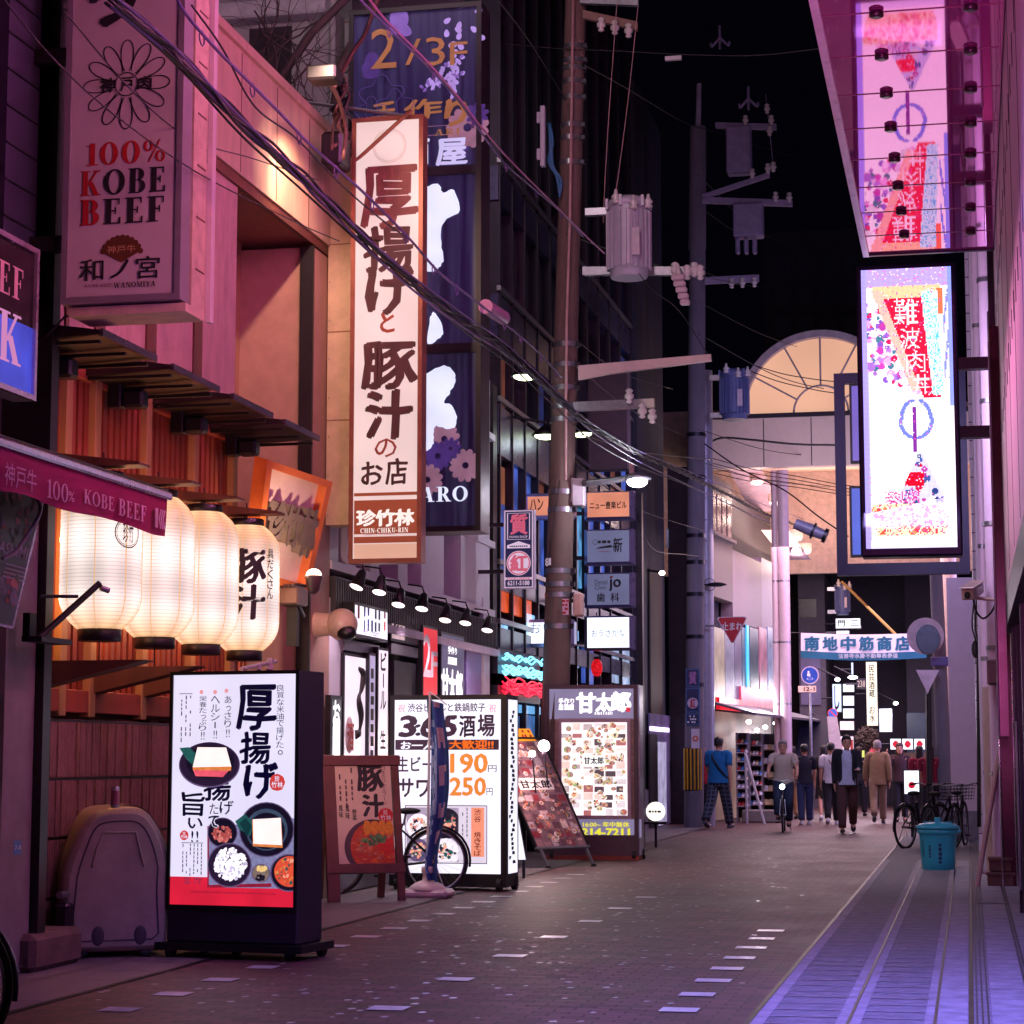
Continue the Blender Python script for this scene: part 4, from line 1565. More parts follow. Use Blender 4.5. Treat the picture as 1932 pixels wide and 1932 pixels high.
e.micro(zb(160,1170,298,1370),.004,pm("grey_print",S(120,112,128),.7),6,.8,True,.28)
e.rect(zb(160,1162,298,1166),.004,pm("grey_print",S(120,112,128),.7))
e.vtext("厚揚",zb(178,1378,218,1420),.004,INKW)
e.vtext("豚汁",zb(240,1378,296,1420),.004,INKW)
e.text("CHIN-CHIKU-RIN Deep-fried tofu & Pork miso soup",zb(220,1466,745,1484),.004,pm("faded_pink_print",S(220,120,130),.6))
e.build("lettering",t)
# seal stamps
e=MB()
def seal(e,c,r,m,mw,s="珍竹林"):
 e.disc(c,r,.0045,m,20,jit=.04)
 e.text(s[0],(c[0]-r * .3,c[1]+r * .1,c[0]+r * .3,c[1]+r * .75),.005,mw,.02)
 e.text(s[1],(c[0]-r * .72,c[1]-r * .6,c[0]-r * .05,c[1]+r * .08),.005,mw,.02)
 e.text(s[2],(c[0]+r * .05,c[1]-r * .6,c[0]+r * .72,c[1]+r * .08),.005,mw,.02)
SEALR=em("seal_red_lit",S(226,70,66),.8,0,sample=False)
PINKR=em("bullet_pink",S(240,160,160),.9,0,sample=False)
q=zb(708,738,804,840)
seal(e,((q[0]+q[2])/2,(q[1]+q[3])/2),(q[2]-q[0])/2,SEALR,LITW)
q=zb(152,1092,206,1144)
seal(e,((q[0]+q[2])/2,(q[1]+q[3])/2),(q[2]-q[0])/2,SEALR,LITW)
for xa,ya in ((286,228),(371,228),(441,220)):
 q=zb(xa-12,ya-12,xa+12,ya+12)
 e.disc(((q[0]+q[2])/2,(q[1]+q[3])/2),(q[2]-q[0])/2,.004,PINKR,14)
e.build("stamp",t)
# printed dishes
FOOD={}
def fm(name,col,s=.85,var=.15,sc=30):
 return em("print_" + name,col,s,var,sc,sample=False)
DISH=fm("dish",S(52,34,66),.6); DISHR=fm("dish_rim",S(108,88,130),.8); DISHI=fm("dish_in",S(34,26,52),.5)
TOFU=fm("tofu",S(255,236,232),1.15,.05,8); TOFUC=fm("tofu_crust",S(226,130,70),1); TOFUR=fm("tofu_side",S(236,90,110),1)
RICE=fm("rice",S(250,246,255),1.2,.1,60); RICE2=fm("rice_shade",S(206,196,226),1.0); LEAF=fm("leaf",S(40,104,100),.7); LEAF2=fm("leaf2",S(22,70,74),.6)
MINCE=fm("mince",S(190,84,84),.8); MINCE2=fm("mince2",S(226,130,120),.9); SOUP=fm("soup",S(232,84,58),.9); SOUP2=fm("soup2",S(255,168,140),1)
TRAY=fm("tray",S(150,150,196),.7); TRAYR=fm("tray_red",S(160,30,60),.8); YEL=fm("pickle",S(240,200,130),1); PLATE=fm("plate_blue",S(74,92,120),.6)
zz=[.003]
def zn():
 zz[0] += .000005
 return zz[0]
def zdisc(e,x,y,r,m,ry=None,n=28,jit=0):
 q=zb(x-r,y-(ry or r),x+r,y+(ry or r))
 e.disc(((q[0]+q[2])/2,(q[1]+q[3])/2),(q[2]-q[0])/2,zn(),m,n,(q[3]-q[1])/2,jit)
def zpoly(e,pts,m):
 z_=zn()
 e.poly([(*fr.uv(*px3(*p)),z_) for p in pts],m)
e=MB()
e.z=0
zpoly(e,[(325,1070),(862,1010),(866,1450),(325,1440)][::-1],TRAY)
zpoly(e,[(322,1060),(332,1060),(332,1440),(322,1440)][::-1],TRAYR)
zpoly(e,[(330,1425),(720,1415),(720,1438),(330,1442)][::-1],TRAYR)
for (x,y,r) in ((690,1082,172),):
 zdisc(e,x,y,r,DISHR); zdisc(e,x,y,r * .96,DISHI); zdisc(e,x,y,r * .76,PLATE); zdisc(e,x,y+8,r * .66,DISHI)
zpoly(e,[(495,1030),(555,985),(610,1040),(590,1120),(520,1080)][::-1],LEAF)
zpoly(e,[(520,1040),(560,1010),(600,1060),(570,1130)][::-1],LEAF2)
zpoly(e,[(605,1185),(600,1020),(780,1010),(790,1195)],TOFUC)
zpoly(e,[(608,1170),(605,1018),(778,1008),(786,1178)],TOFU)
zdisc(e,416,1100,94,DISHR); zdisc(e,416,1100,88,DISHI)
rn=random.Random(21)
for i in range(90):
 a,r_=rn.uniform(0,6.28),60*sqrt(rn.random())
 zdisc(e,416+r_*cos(a),1108+r_ * .8*sin(a),rn.uniform(6,12),rn.choice([MINCE,MINCE2,MINCE]),n=7,jit=.3)
zdisc(e,460,1302,138,DISHR); zdisc(e,460,1302,131,DISH)
for i in range(260):
 a,r_=rn.uniform(0,6.28),98*sqrt(rn.random())
 zdisc(e,466+r_*cos(a),1296+r_*sin(a),rn.uniform(7,13),RICE if rn.random() < .85 else RICE2,n=7,jit=.3)
zdisc(e,655,1352,58,DISHR); zdisc(e,655,1352,52,fm("side_dish",S(150,130,120),.7))
for i in range(40):
 a,r_=rn.uniform(0,6.28),34*sqrt(rn.random())
 zdisc(e,660+r_*cos(a),1322+r_ * .5*sin(a),rn.uniform(5,9),YEL,n=6,jit=.3)
for i in range(26):
 a,r_=rn.uniform(0,6.28),30*sqrt(rn.random())
 zdisc(e,655+r_*cos(a),1380+r_ * .6*sin(a),rn.uniform(5,9),DISHI,n=6,jit=.3)
def halfclip(x,y,r,m,n=30):
 """a bowl cut off by the right edge of the poster"""
 pts=[]
 for i in range(n):
  a=2*pi*i/n
  pts.append((min(864,x+r*cos(a)),y+r*sin(a)))
 zpoly(e,pts[::-1],m)
halfclip(830,1350,118,DISHR); halfclip(830,1350,110,DISHI); halfclip(834,1342,96,SOUP)
for i in range(70):
 a,r_=rn.uniform(0,6.28),84*sqrt(rn.random())
 x=834+r_*cos(a)
 if x<852:
  zdisc(e,x,1340+r_*sin(a),rn.uniform(5,12),rn.choice([SOUP2,SOUP,TOFUC,SOUP2,LEAF]),n=7,jit=.4)
zdisc(e,336,680,190,DISHR,142,40); zdisc(e,336,676,184,DISH,136,40); zdisc(e,340,660,150,DISHI,104,40)
zpoly(e,[(150,575),(210,570),(262,620),(240,690),(190,640)][::-1],LEAF)
zpoly(e,[(232,705),(250,750),(420,755),(470,700)],TOFUR)
zpoly(e,[(232,690),(234,712),(470,716),(472,690)],TOFUC)
zpoly(e,[(232,695),(472,690),(440,572),(262,570)],TOFU)
e.build("dish_print",t)
# power lead and bamboo rod seen behind the sign
t=thing("bamboo_rod","thin pale rod with knobs sticking up behind the lit food sign","rod",onX(486,1252,-5.6))
b=MB()
d0=t.matrix_world.translation
b.cyl(onX(455,1262,-5.6)-d0,onX(520,1248,-5.6)-d0,.016,mat=WHITEP)
b.build("rod",t)
b=MB()
b.cyl(onX(508,1264,-5.6)-d0,onX(510,1243,-5.6)-d0,.03,mat=WHITEP)
b.cyl(onX(488,1264,-5.6)-d0,onX(489,1253,-5.6)-d0,.02,mat=WHITEP)
b.build("peg",t)
# ---- grey plastic waste container
P0,P1=onZ(115,1812),onZ(312,1806)
fr=Fr(P0,(P1-P0).normalized())
t=thing("waste_container","rounded grey plastic waste container on wheels against the stone wall","container",fr.M())
q=fr.box(113,1522,318,1800)
w_,h_=q[2]-q[0],q[3]
ol=[(.0,.06),(.02,.045),(w_ * .9,.045),(w_ * .97,.09),(w_,h_ * .55),(w_ * .985,h_ * .66),(w_ * .93,h_ * .78),(w_ * .84,h_ * .90),(w_ * .74,h_ * .975),(w_ * .6,h_),
  (w_ * .34,h_ * .985),(w_ * .22,h_ * .93),(w_ * .12,h_ * .8),(w_ * .04,h_ * .66),(.0,h_ * .55)]
ol=[(p.x,p.y) for p in smooth_path([V((a,c,0)) for a,c in ol[3:]],4)]
ol=[(.0,.07),(w_ * .03,.045),(w_ * .9,.045)]+ol
b=MB()
DEP = .78
insets=[(0.0,.05),(-.025,.012),(-.06,0),(-DEP,0)]
def inset(p,d):
 c_=(w_/2,h_ * .5)
 v=V((p[0]-c_[0],p[1]-c_[1]))
 return (p[0]-v.x/v.length*d,p[1]-v.y/v.length*d)
rings=[[(*inset(p,d),z_) for p in ol] for z_,d in insets]
b.loft(rings[::-1],PLASTG)
b.build("body",t)
b=MB()
oi=[inset(p,.10) for p in ol]
b.tube([(p[0],p[1],.002) for p in oi],.006,pm("seam_dark",S(70,60,70),.6),5,close=True)
ins=[(w_ * .3,h_ * .72),(w_ * .36,h_ * .83),(w_ * .66,h_ * .83),(w_ * .74,h_ * .60)]
b.tube([(w_ * .26,h_ * .6,.004)]+[(p[0],p[1],.004) for p in ins],.008,PLASTG,6)
for s_ in (.33,.72):
 b.ell((w_*s_,.16,.0),(.045,.07,.012),pm("seam_dark",S(70,60,70),.6),14,8)
b.build("moulding",t)
b=MB()
lid=[p for p in ol if p[1]>h_ * .56 and p[0]>w_ * .5]
lid=[inset(p,-.012) for p in lid]
for z0,z1 in ((-.1,-.3),(-.34,-.38),(-.42,-.7)):
 n=len(lid)
 b.add([(p[0],p[1],z0) for p in lid]+[(p[0],p[1],z1) for p in lid],[(i,i+1,n+i+1,n+i) for i in range(n-1)],PLASTG,True)
b.build("lid",t)
b=MB()
b.bbox((w_ * .98,h_ * .5,-.5),(w_*1.06,h_ * .56,-.2),.01,pm("beige_handle",S(180,150,120),.5))
b.build("handle",t)
for xx,zz_ in ((w_ * .2,-.06),(w_ * .78,-.06),(w_ * .35,-.6),(w_ * .9,-.6)):
 c_=MB()
 c_.cyl((xx - .02,.035,zz_),(xx + .02,.035,zz_),.038,n=14,mat=RUBBER)
 c_.box((xx - .035,.03,zz_ - .03),(xx + .035,.09,zz_ + .03),DARKM)
 c_.build("wheel",t)
t=thing("tin_can","tall printed drink can standing on the waste container","can",onX(217,1524,-5.9))
b=MB()
b.lathe([(.026,-.0),(.03,.006),(.03,.14),(.024,.15)],STEEL,18)
b.build("can",t)
b=MB()
b.lathe([(.0304,.02),(.0304,.12)],pm("red_label",S(150,80,96),.4),18,caps=False)
b.build("label_print",t)
t=thing("water_meter","small pipework and gauge on the wall left of the waste container","meter",onX(134,1680,-6.2))
b=MB()
b.ell((0,.02,.13),(.05,.05,.06),STEEL,14,10)
b.cyl((0,0,.05),(0,0,-.35),.03,mat=STEEL)
b.cyl((0,-.2,-.02),(0,.1,-.02),.025,mat=STEEL)
b.bbox((-.06,-.16,-.5),(.05,.02,-.08),.02,DARKM)
b.build("pipework",t)
# ---- wooden A board with pork soup poster
A,Bq=onZ(633,1703),onZ(751,1700)
exv=(Bq-A).normalized()
back=V((-exv.y,exv.x,0))
hgt=Fr(A,exv).uv(690,1425)[1]
eyv=(V((0,0,1))*hgt+back * .28).normalized()
fr=Fr(A,exv,eyv)
t=thing("sandwich_board","dark wooden sandwich board with pork soup poster beside the leaning bicycle","sandwich board",fr.M())
w_=(Bq-A).length
q=fr.box(608,1425,760,1700)
x0,x1,y1=fr.uv(609,1440)[0],fr.uv(748,1440)[0],fr.uv(690,1425)[1]
b=MB()
for xa,xb_ in ((fr.uv(610,1500)[0],fr.uv(633,1500)[0]),(fr.uv(741,1500)[0],fr.uv(754,1500)[0])):
 b.bbox((xa,0,-.03),(xb_,y1,.02),.004,WOODD)
b.build("upright",t)
for ya_,yb__ in ((1426,1445),(1630,1648)):
 b=MB()
 b.bbox((x0 - .01,fr.uv(690,yb__)[1],-.03),(x1 + .03,fr.uv(690,ya_)[1],.03),.004,WOODD)
 b.build("rail",t)
b=MB()
for xa in (x0 + .02,x1 - .1):
 b.add([(xa,y1,-.04),(xa + .07,y1,-.04),(xa + .07,0.02,-.55),(xa,.02,-.55),(xa,y1,-.07),(xa + .07,y1,-.07),(xa + .07,.0,-.6),(xa,.0,-.6)],
   [(0,1,2,3),(7,6,5,4),(0,3,7,4),(1,5,6,2),(0,4,5,1),(3,2,6,7)],WOODD)
b.build("rear_legs",t)
b=MB()
POSTER=pm("cream_poster",S(228,196,184),.5,var=.05)
xa,xb_=fr.uv(634,1540)[0],fr.uv(741,1540)[0]
ya_,yb__=fr.uv(690,1630)[1],fr.uv(690,1445)[1]
b.rect((xa,ya_,xb_,yb__),.004,POSTER)
b.build("poster",t)
def px4(x,y):
 return (770+x/3.3302) * .7728,(1640+y/3.3302) * .7728
def zb4(xa,ya,xb,yb):
 a,c=px4(xa,ya),px4(xb,yb)
 return fr.box(a[0],a[1],c[0],c[1])
e=MB()
e.text("豚",zb4(342,755,540,968),.006,INKB,.045,warp=.013)
e.text("汁",zb4(386,1000,550,1178),.006,INKB,.05,warp=.013)
e.micro(zb4(175,780,320,1080),.006,pm("brown_print",S(80,50,50),.7),3,.85,True,.3)
e.vtext("風味",zb4(190,1085,222,1190),.006,INKB,.02)
e.vtext("風味",zb4(244,1085,276,1200),.006,INKB,.02)
e.vtext("野菜",zb4(300,1120,334,1210),.006,INKB,.02)
e.vtext("日本のソウルフード",zb4(540,765,570,1090),.006,pm("brown_print",S(80,50,50),.7))
e.build("lettering",t)
e=MB()
q=zb4(510,1115,630,1225)
PR=lambda n,c: pm("ink_" + n,c,.55,var=.25,scale=40)
seal(e,((q[0]+q[2])/2,(q[1]+q[3])/2),(q[2]-q[0])/2,PR("seal",S(206,40,40)),INKW)
e.build("stamp",t)
e=MB()
zz[0] = .005
rn=random.Random(8)
def zd4(x,y,r,m,ry=None,n=9,jit=.3):
 q=zb4(x-r,y-(ry or r),x+r,y+(ry or r))
 cx,cy=(q[0]+q[2])/2,(q[1]+q[3])/2
 z_=zn()
 pts=[]
 for i in range(n):
  k=1+rn.uniform(-jit,jit)
  a=2*pi*i/n
  pts.append((min(xb_ - .002,max(xa + .002,cx+(q[2]-q[0])/2*k*cos(a))),max(ya_ + .002,cy+(q[3]-q[1])/2*k*sin(a)),z_))
 e.poly(pts,m)
zd4(470,1430,235,PR("bowl",S(60,42,46)),230,40,0)
zd4(490,1430,205,PR("broth",S(196,70,36)),215,40,0)
for i in range(130):
 a,r_=rn.uniform(0,6.28),190*sqrt(rn.random())
 zd4(490+r_*cos(a),1430+r_*sin(a),rn.uniform(10,30),PR(*rn.choice([("carrot",S(226,110,40)),("pork",S(214,130,96)),("broth2",S(210,80,40)),("pork2",S(190,100,76))])),ry=rn.uniform(8,18))
for xx in (420,480,545,600):
 zd4(xx,1270,34,PR("pumpkin",S(236,150,44)),62,14,.1)
for i in range(60):
 zd4(rn.gauss(500,50),rn.gauss(1370,26),rn.uniform(8,16),PR(*rn.choice([("onion",S(60,120,66)),("onion2",S(96,160,84)),("onion3",S(40,84,48))])))
for i in range(12):
 zd4(rn.gauss(580,40),rn.gauss(1420,34),rn.uniform(16,36),PR("tomato",S(214,50,34)))
e.build("dish_print",t)
# ---- bicycles
def bicycle(name,label,M,group=None,basket=True,front=0.0,child=False):
 t=thing(name,label,"bicycle",M,group)
 r = .33
 for xw in (0.0,1.08):
  w=MB()
  w.tube([(xw+r*cos(a),0,r+r*sin(a)) for a in [2*pi*i/36 for i in range(36)]],.017,RUBBER,8,close=True)
  o=w.build("tyre",t)
  w=MB()
  w.tube([(xw+(r - .026)*cos(a),0,r+(r - .026)*sin(a)) for a in [2*pi*i/36 for i in range(36)]],.011,STEEL,6,close=True)
  for i in range(18):
   a=2*pi*i/18
   w.cyl((xw + .02*cos(a + .5),.02 if i%2 else -.02,r + .02*sin(a + .5)),(xw+(r - .03)*cos(a),0,r+(r - .03)*sin(a)),.0016,n=4,mat=STEEL,cap=False)
  w.cyl((xw,-.05,r),(xw,.05,r),.018,n=10,mat=STEEL)
  w.build("rim",t)
  w=MB()
  w.tube([(xw+(r + .035)*cos(a),0,r+(r + .035)*sin(a)) for a in [R(x) for x in ((range(-10,150,10)) if xw else (range(40,200,10)))]],.014,DARKM,5)
  w.build("mudguard",t)
 f=MB()
 FRAMEP=DARKM
 bb_,seat,head0,head1=(.46,0,.28),(.36,0,.72),(.93,0,.62),(.90,0,.8)
 f.cyl(bb_,seat,.018,mat=FRAMEP)
 f.cyl(bb_,head0,.02,mat=FRAMEP)
 f.cyl((.42,0,.42),head1,.014,mat=FRAMEP)
 for s_ in (-.06,.06):
  f.cyl((0,s_,r),(bb_[0],s_ * .5,bb_[2]),.01,mat=FRAMEP)
  f.cyl((0,s_,r),(.37,s_ * .3,.66),.009,mat=FRAMEP)
  f.cyl((1.08,s_,r),(.94,s_ * .6,.62),.011,mat=STEEL)
 f.cyl(head0,head1,.02,mat=FRAMEP)
 f.build("frame",t)
 f=MB()
 f.cyl((.345,0,.7),(.32,0,.82),.013,mat=STEEL)
 f.ell((.29,0,.85),(.13,.09,.035),RUBBER,14,8)
 f.build("saddle",t)
 f=MB()
 f.cyl((.9,0,.8),(.88,0,.96),.013,mat=STEEL)
 f.tube(smooth_path([(.72,-.28,.98),(.86,-.22,1.0),(.9,-.08,.97),(.9,.08,.97),(.86,.22,1.0),(.72,.28,.98)]),.011,STEEL,6)
 for s_ in (-1,1):
  f.cyl((.70,s_ * .29,.98),(.8,s_ * .25,.992),.017,mat=RUBBER)
 f.build("handlebar",t)
 f=MB()
 f.cyl((.46,-.07,.28),(.46,.07,.28),.02,mat=STEEL)
 f.cyl((.46,-.06,.28),(.58,-.08,.18),.009,mat=STEEL)
 f.cyl((.46,.06,.28),(.34,.08,.38),.009,mat=STEEL)
 f.box((.54,-.15,.165),(.63,-.08,.19),RUBBER)
 f.box((.29,.08,.37),(.38,.15,.395),RUBBER)
 f.lathe([(.085,-.004),(.085,.004)],STEEL,20,MX.Translation((.46,-.04,.28)) @ MX.Rotation(R(90),4,'X'))
 f.build("crank",t)
 f=MB()
 f.cyl((.02,.05,.32),(-.08,.12,.02),.008,mat=STEEL)
 f.build("kickstand",t)
 if basket:
  f=MB()
  for k in range(5):
   zk = .74+k * .055
   e_ = .13+k * .008
   f.tube([(1.0,-e_,zk),(1.0,e_,zk),(1.26+k * .01,e_,zk),(1.26+k * .01,-e_,zk)],.004,DARKM,4,close=True)
  for k in range(7):
   yk=-.13+k * .043
   f.tube([(1.0,yk,.74),(1.0,yk*1.2,.97)],.003,DARKM,4)
   f.tube([(1.0,yk,.74),(1.26,yk,.74),(1.3,yk*1.2,.97)],.003,DARKM,4)
  f.build("basket",t)
 return t
Bk=onZ(664,1687)
Fw=onZ(822,1685)
dv=(Fw-Bk)
yw=math.degrees(math.atan2(dv.y,dv.x))
bicycle("bicycle","black city bicycle leaning behind the wooden sandwich board and the blue banner",MX.Translation(V((Fw.x,Fw.y,0))) @ MX.Rotation(R(yw+180),4,'Z'),basket=False)
bx=onZ(-20,2000)
bicycle("bicycle","bicycle cut off by the frame at the bottom left corner",T3(bx.x-1.33,bx.y + .25,0,-8),basket=False)
# ---- banner on a pole with white base
FP_=onZ(806,1693)
t=thing("nobori_banner","indigo printed banner on a slim pole in a white plastic water base","banner",FP_)
b=MB()
b.bbox((-.25,-.18,0),(.25,.18,.085),.03,pm("white_plastic",S(232,205,205),.4,var=.04))
b.lathe([(.19,.08),(.185,.1),(.14,.135),(.075,.165),(.05,.17),(.045,.24),(.06,.25),(.06,.3),(.045,.31)],pm("white_plastic",S(232,205,205),.4),24)
b.build("base",t)
b=MB()
fr0=Fr(FP_,(1,0,0))
ptop=fr0.uv(810,1306)[1]
b.cyl((0,0,.2),(.02,0,ptop),.013,mat=WHITEP)
b.tube([(.02,0,ptop),(.1,-.01,ptop - .05),(.2,-.02,ptop - .13)],.006,WHITEP)
b.build("pole",t)
fl=MB()
INDIGO=pm("indigo_cloth",S(52,84,150),.8,var=.3,scale=6,bump=.1)
L0=[(806,1318),(806,1345),(812,1400),(812,1450),(812,1500),(810,1540),(806,1580),(802,1612),(802,1640),(808,1658)]
R0=[(836,1328),(838,1350),(846,1400),(850,1440),(851,1490),(846,1530),(838,1560),(832,1590),(828,1620),(828,1664)]
rows=[]
n=12
L1=smooth_path([V((*fr0.uv(*p),0)) for p in L0],4)
R1=smooth_path([V((*fr0.uv(*p),0)) for p in R0],4)
for i,(l,r_) in enumerate(zip(L1,R1)):
 for k in range(n+1):
  s_=k/n
  p=l.lerp(r_,s_)
  fl.v.append((p.x,-.02 + .055*sin(s_*9+i * .09) + .02*sin(i * .3),p.y))
for i in range(len(L1)-1):
 for k in range(n):
  a=i*(n+1)+k
  fl.f.append((a,a+1,a+n+2,a+n+1))
fl.f=[tuple(reversed(f)) for f in fl.f]
fl.mats=[INDIGO,pm("pale_blue_dye",S(150,170,214),.8,var=.2,scale=8),pm("pinkish_print",S(200,170,190),.8)]
rn=random.Random(4)
for i in range(len(L1)-1):
 for k in range(n):
  mid=1 if (4<i<20 and k<5 and rn.random() < .75) or (20<i<34 and k<4 and rn.random() < .5) else 0
  if k in (6,7,8) and (i // 3)%2==0 and rn.random() < .7:
   mid=2
  fl.m.append(mid)
  fl.sm.append(True)
fl.build("cloth",t)
# ---- 3:65 light box
fr=FA(onZ(742,1679),-3)
t=thing("light_box_sign","white lit price sign on casters lettered 190 and 250 yen behind the banner","sign",fr.M())
bb=fr.box(735,1312,955,1684)
x0,x1=bb[0],bb[2]
y1,y0=fr.uv(850,1311)[1],fr.uv(850,1682)[1]
yp0,yp1=fr.uv(850,1648)[1],fr.uv(850,1320)[1]
b=MB()
th = .5
b.box((x0,y0 + .05,-th),(x1,yp0,0),BLACK)
b.box((x0,yp1,-th),(x1,y1,0),BLACK)
b.box((x0,yp0,-th),(x0 + .05,yp1,0),BLACK)
b.box((x1 - .06,yp0,-th),(x1,yp1,.0),BLACK)
b.build("case",t)
for xx,zz_ in ((x0 + .08,-.05),(x1 - .08,-.03),(x0 + .1,-.45),(x1 - .02,-.42)):
 c_=MB()
 c_.cyl((xx - .025,.07,zz_),(xx + .025,.07,zz_),.07,n=18,mat=RUBBER)
 c_.box((xx - .04,.06,zz_ - .04),(xx + .04,y0 + .05,zz_ + .04),DARKM)
 c_.build("caster",t)
LIT2=em("panel_lit_white",S(240,238,255),1.15,.06,1.5)
b=MB()
b.rect((x0 + .05,yp0,x1 - .06,yp1),-.01,LIT2)
b.build("panel",t)
sd=MB()
sd.add([(x1 + .001,yp0,-.08),(x1 + .001,yp0,-th + .04),(x1 + .001,yp1,-th + .04),(x1 + .001,yp1,-.08)],[(0,1,2,3)],LIT2)
rn=random.Random(2)
for i in range(34):
 v=yp0 + .1+(yp1-yp0 - .2)*i/34
 a=-.1-rn.uniform(0,.16)
 sd.add([(x1 + .003,v,a),(x1 + .003,v,a-rn.uniform(.05,.14)),(x1 + .003,v + .035,a - .1),(x1 + .003,v + .035,a)],[(0,1,2,3)],INKN if i%3 else INKB)
sd.build("side_panel",t)
e=MB()
MAROON=pm("slate_maroon_ink",S(74,56,76),.6,var=.1)
ORL=em("orange_lit",S(240,140,56),.95,.05,sample=False)
ORB=em("orange_band_letter",S(246,110,30),1.0,.0,sample=False)
for s_,bx,bo in (("3",(684,362,806,528),.04),(":",(815,430,850,520),.02),("6",(858,362,960,528),.05),("5",(1040,362,1135,520),.05),("酒",(1170,356,1296,526),.03),("場",(1320,350,1454,524),.03)):
 e.text(s_,zb4(*bx),-.006,MAROON,bo,ital=.08 if len(s_)==1 and s_ in "365" else 0,warp=.01)
e.text("渋谷ビールと鉄鍋餃子",zb4(750,255,1380,325),-.006,MAROON,.015,warp=.006)
q=zb4(648,552,1490,635)
e.rect(q,-.0085,MAROON)
e.text("お一人様",zb4(695,565,1060,632),-.006,LIT2,.035)
e.text("大歓迎!!",zb4(1090,555,1445,628),-.006,ORB,.035)
e.text("生ビール",zb4(662,690,1060,810),-.006,MAROON,.02)
e.text("サワー",zb4(680,870,1060,1018),-.006,MAROON,.03)
e.text("190",zb4(1100,668,1395,820),-.006,ORL,.03)
e.text("250",zb4(1095,862,1382,1005),-.006,ORL,.03)
e.text("円",zb4(1402,760,1472,815),-.006,MAROON,-.005)
e.text("円",zb4(1390,945,1440,1005),-.006,MAROON,-.005)
e.build("lettering",t)
e=MB()
q=zb4(725,1085,1395,1560)
e.rect(q,-.009,fm("pale_frame",S(226,214,232),1,.02))
for a,d in (((q[0],q[1]),(q[2],q[1] + .008)),((q[0],q[3] - .008),(q[2],q[3])),((q[0],q[1]),(q[0] + .008,q[3])),((q[2] - .008,q[1]),(q[2],q[3]))):
 e.rect((a[0],a[1],d[0],d[1]),-.0085,MAROON)
zz[0]=-.0084
e.rect(zb4(740,1105,1162,1545),zn(),fm("photo_ground",S(196,176,206),.7,.2,9))
for (x,y,r,m) in ((1060,1235,120,DISHI),(840,1260,100,fm("plate_w",S(240,232,244),1.1)),(1060,1470,110,fm("plate_w",S(240,232,244),1.1)),(830,1450,90,DISHR)):
 q=zb4(x-r,y-r,x+r,y+r)
 q2_=zb4(740,1105,1162,1545)
 cx,cy,rr_=(q[0]+q[2])/2,(q[1]+q[3])/2,(q[2]-q[0])/2
 z_=zn()
 e.poly([(min(q2_[2],max(q2_[0],cx+rr_*cos(2*pi*i/28))),min(q2_[3],max(q2_[1],cy+rr_*sin(2*pi*i/28))),z_) for i in range(28)],m)
 for i in range(40):
  a,r_=rn.uniform(0,6.28),rr_ * .7*sqrt(rn.random())
  px_,py_=cx+r_*cos(a),cy+r_*sin(a)
  if q2_[0] + .03<px_<q2_[2] - .03 and q2_[1] + .03<py_<q2_[3] - .03:
   e.disc((px_,py_),rn.uniform(.01,.022),zn(),rn.choice([MINCE2,SOUP2,fm("noodle",S(226,200,180),1),DISH,LEAF]),7,jit=.3)
q=zb4(1265,1105,1370,1505)
e.rect(q,zn(),fm("salmon_strip",S(246,150,120),1,.05))
e.build("dish_print",t)
e=MB()
e.vtext("渋谷",zb4(1290,1115,1345,1225),-.0025,INKR,.01,warp=.01)
e.vtext("焼きそば",zb4(1290,1300,1345,1500),-.0025,INKR,.01,warp=.01)
e.micro(zb4(1180,1105,1250,1430),-.0025,pm("grey_print",S(120,112,128),.7),2,.85,True,.25)
for xx in (700,1440):
 q=zb4(xx-28,265,xx+28,330)
 e.text("祝",q,-.004,fm("pale_red",S(226,120,130),.8),0)
e.build("small_print",t)
# ================================================================== IZAKAYA LIGHT BOX AND ITS A BOARD
def px5(x,y):
 return (1240+x/3.8632) * .7728,(1640+y/3.8632) * .7728
def mk_zb(fr,pxf):
 def f(xa,ya,xb,yb):
  a,c=pxf(xa,ya),pxf(xb,yb)
  return fr.box(a[0],a[1],c[0],c[1])
 return f
def menu_print(e,b,z,pals,rnd,n=60,cell=True,logo=None):
 """photo menu: tinted cells, round dishes, price rows"""
 u0,v0,u1,v1=b
 zq=[z]
 def zn_():
  zq[0] += .000006
  return zq[0]
 nx,ny=6,12
 for i in range(nx):
  for j in range(ny):
   if rnd.random() < .9:
    a,c=u0+(u1-u0)*i/nx,v0+(v1-v0)*j/ny
    e.rect((a,c,a+(u1-u0)/nx*rnd.uniform(.6,.98),c+(v1-v0)/ny*rnd.uniform(.5,.96)),zn_(),rnd.choice(pals[0]))
 for i in range(n):
  a,c=rnd.uniform(u0 + .05*(u1-u0),u1 - .05*(u1-u0)),rnd.uniform(v0 + .03*(v1-v0),v1 - .03*(v1-v0))
  r_=(u1-u0)*rnd.uniform(.025,.06)
  e.disc((a,c),r_,zn_(),rnd.choice(pals[1]),14,r_*rnd.uniform(.6,1))
  for k in range(7):
   e.disc((a+rnd.uniform(-.6,.6)*r_,c+rnd.uniform(-.5,.5)*r_),r_*rnd.uniform(.15,.4),zn_(),rnd.choice(pals[2]),7,jit=.3)
 return zq[0]
LITP=lambda n,c,s=1.0: em("menu_" + n,c,s,.1,12,sample=False)
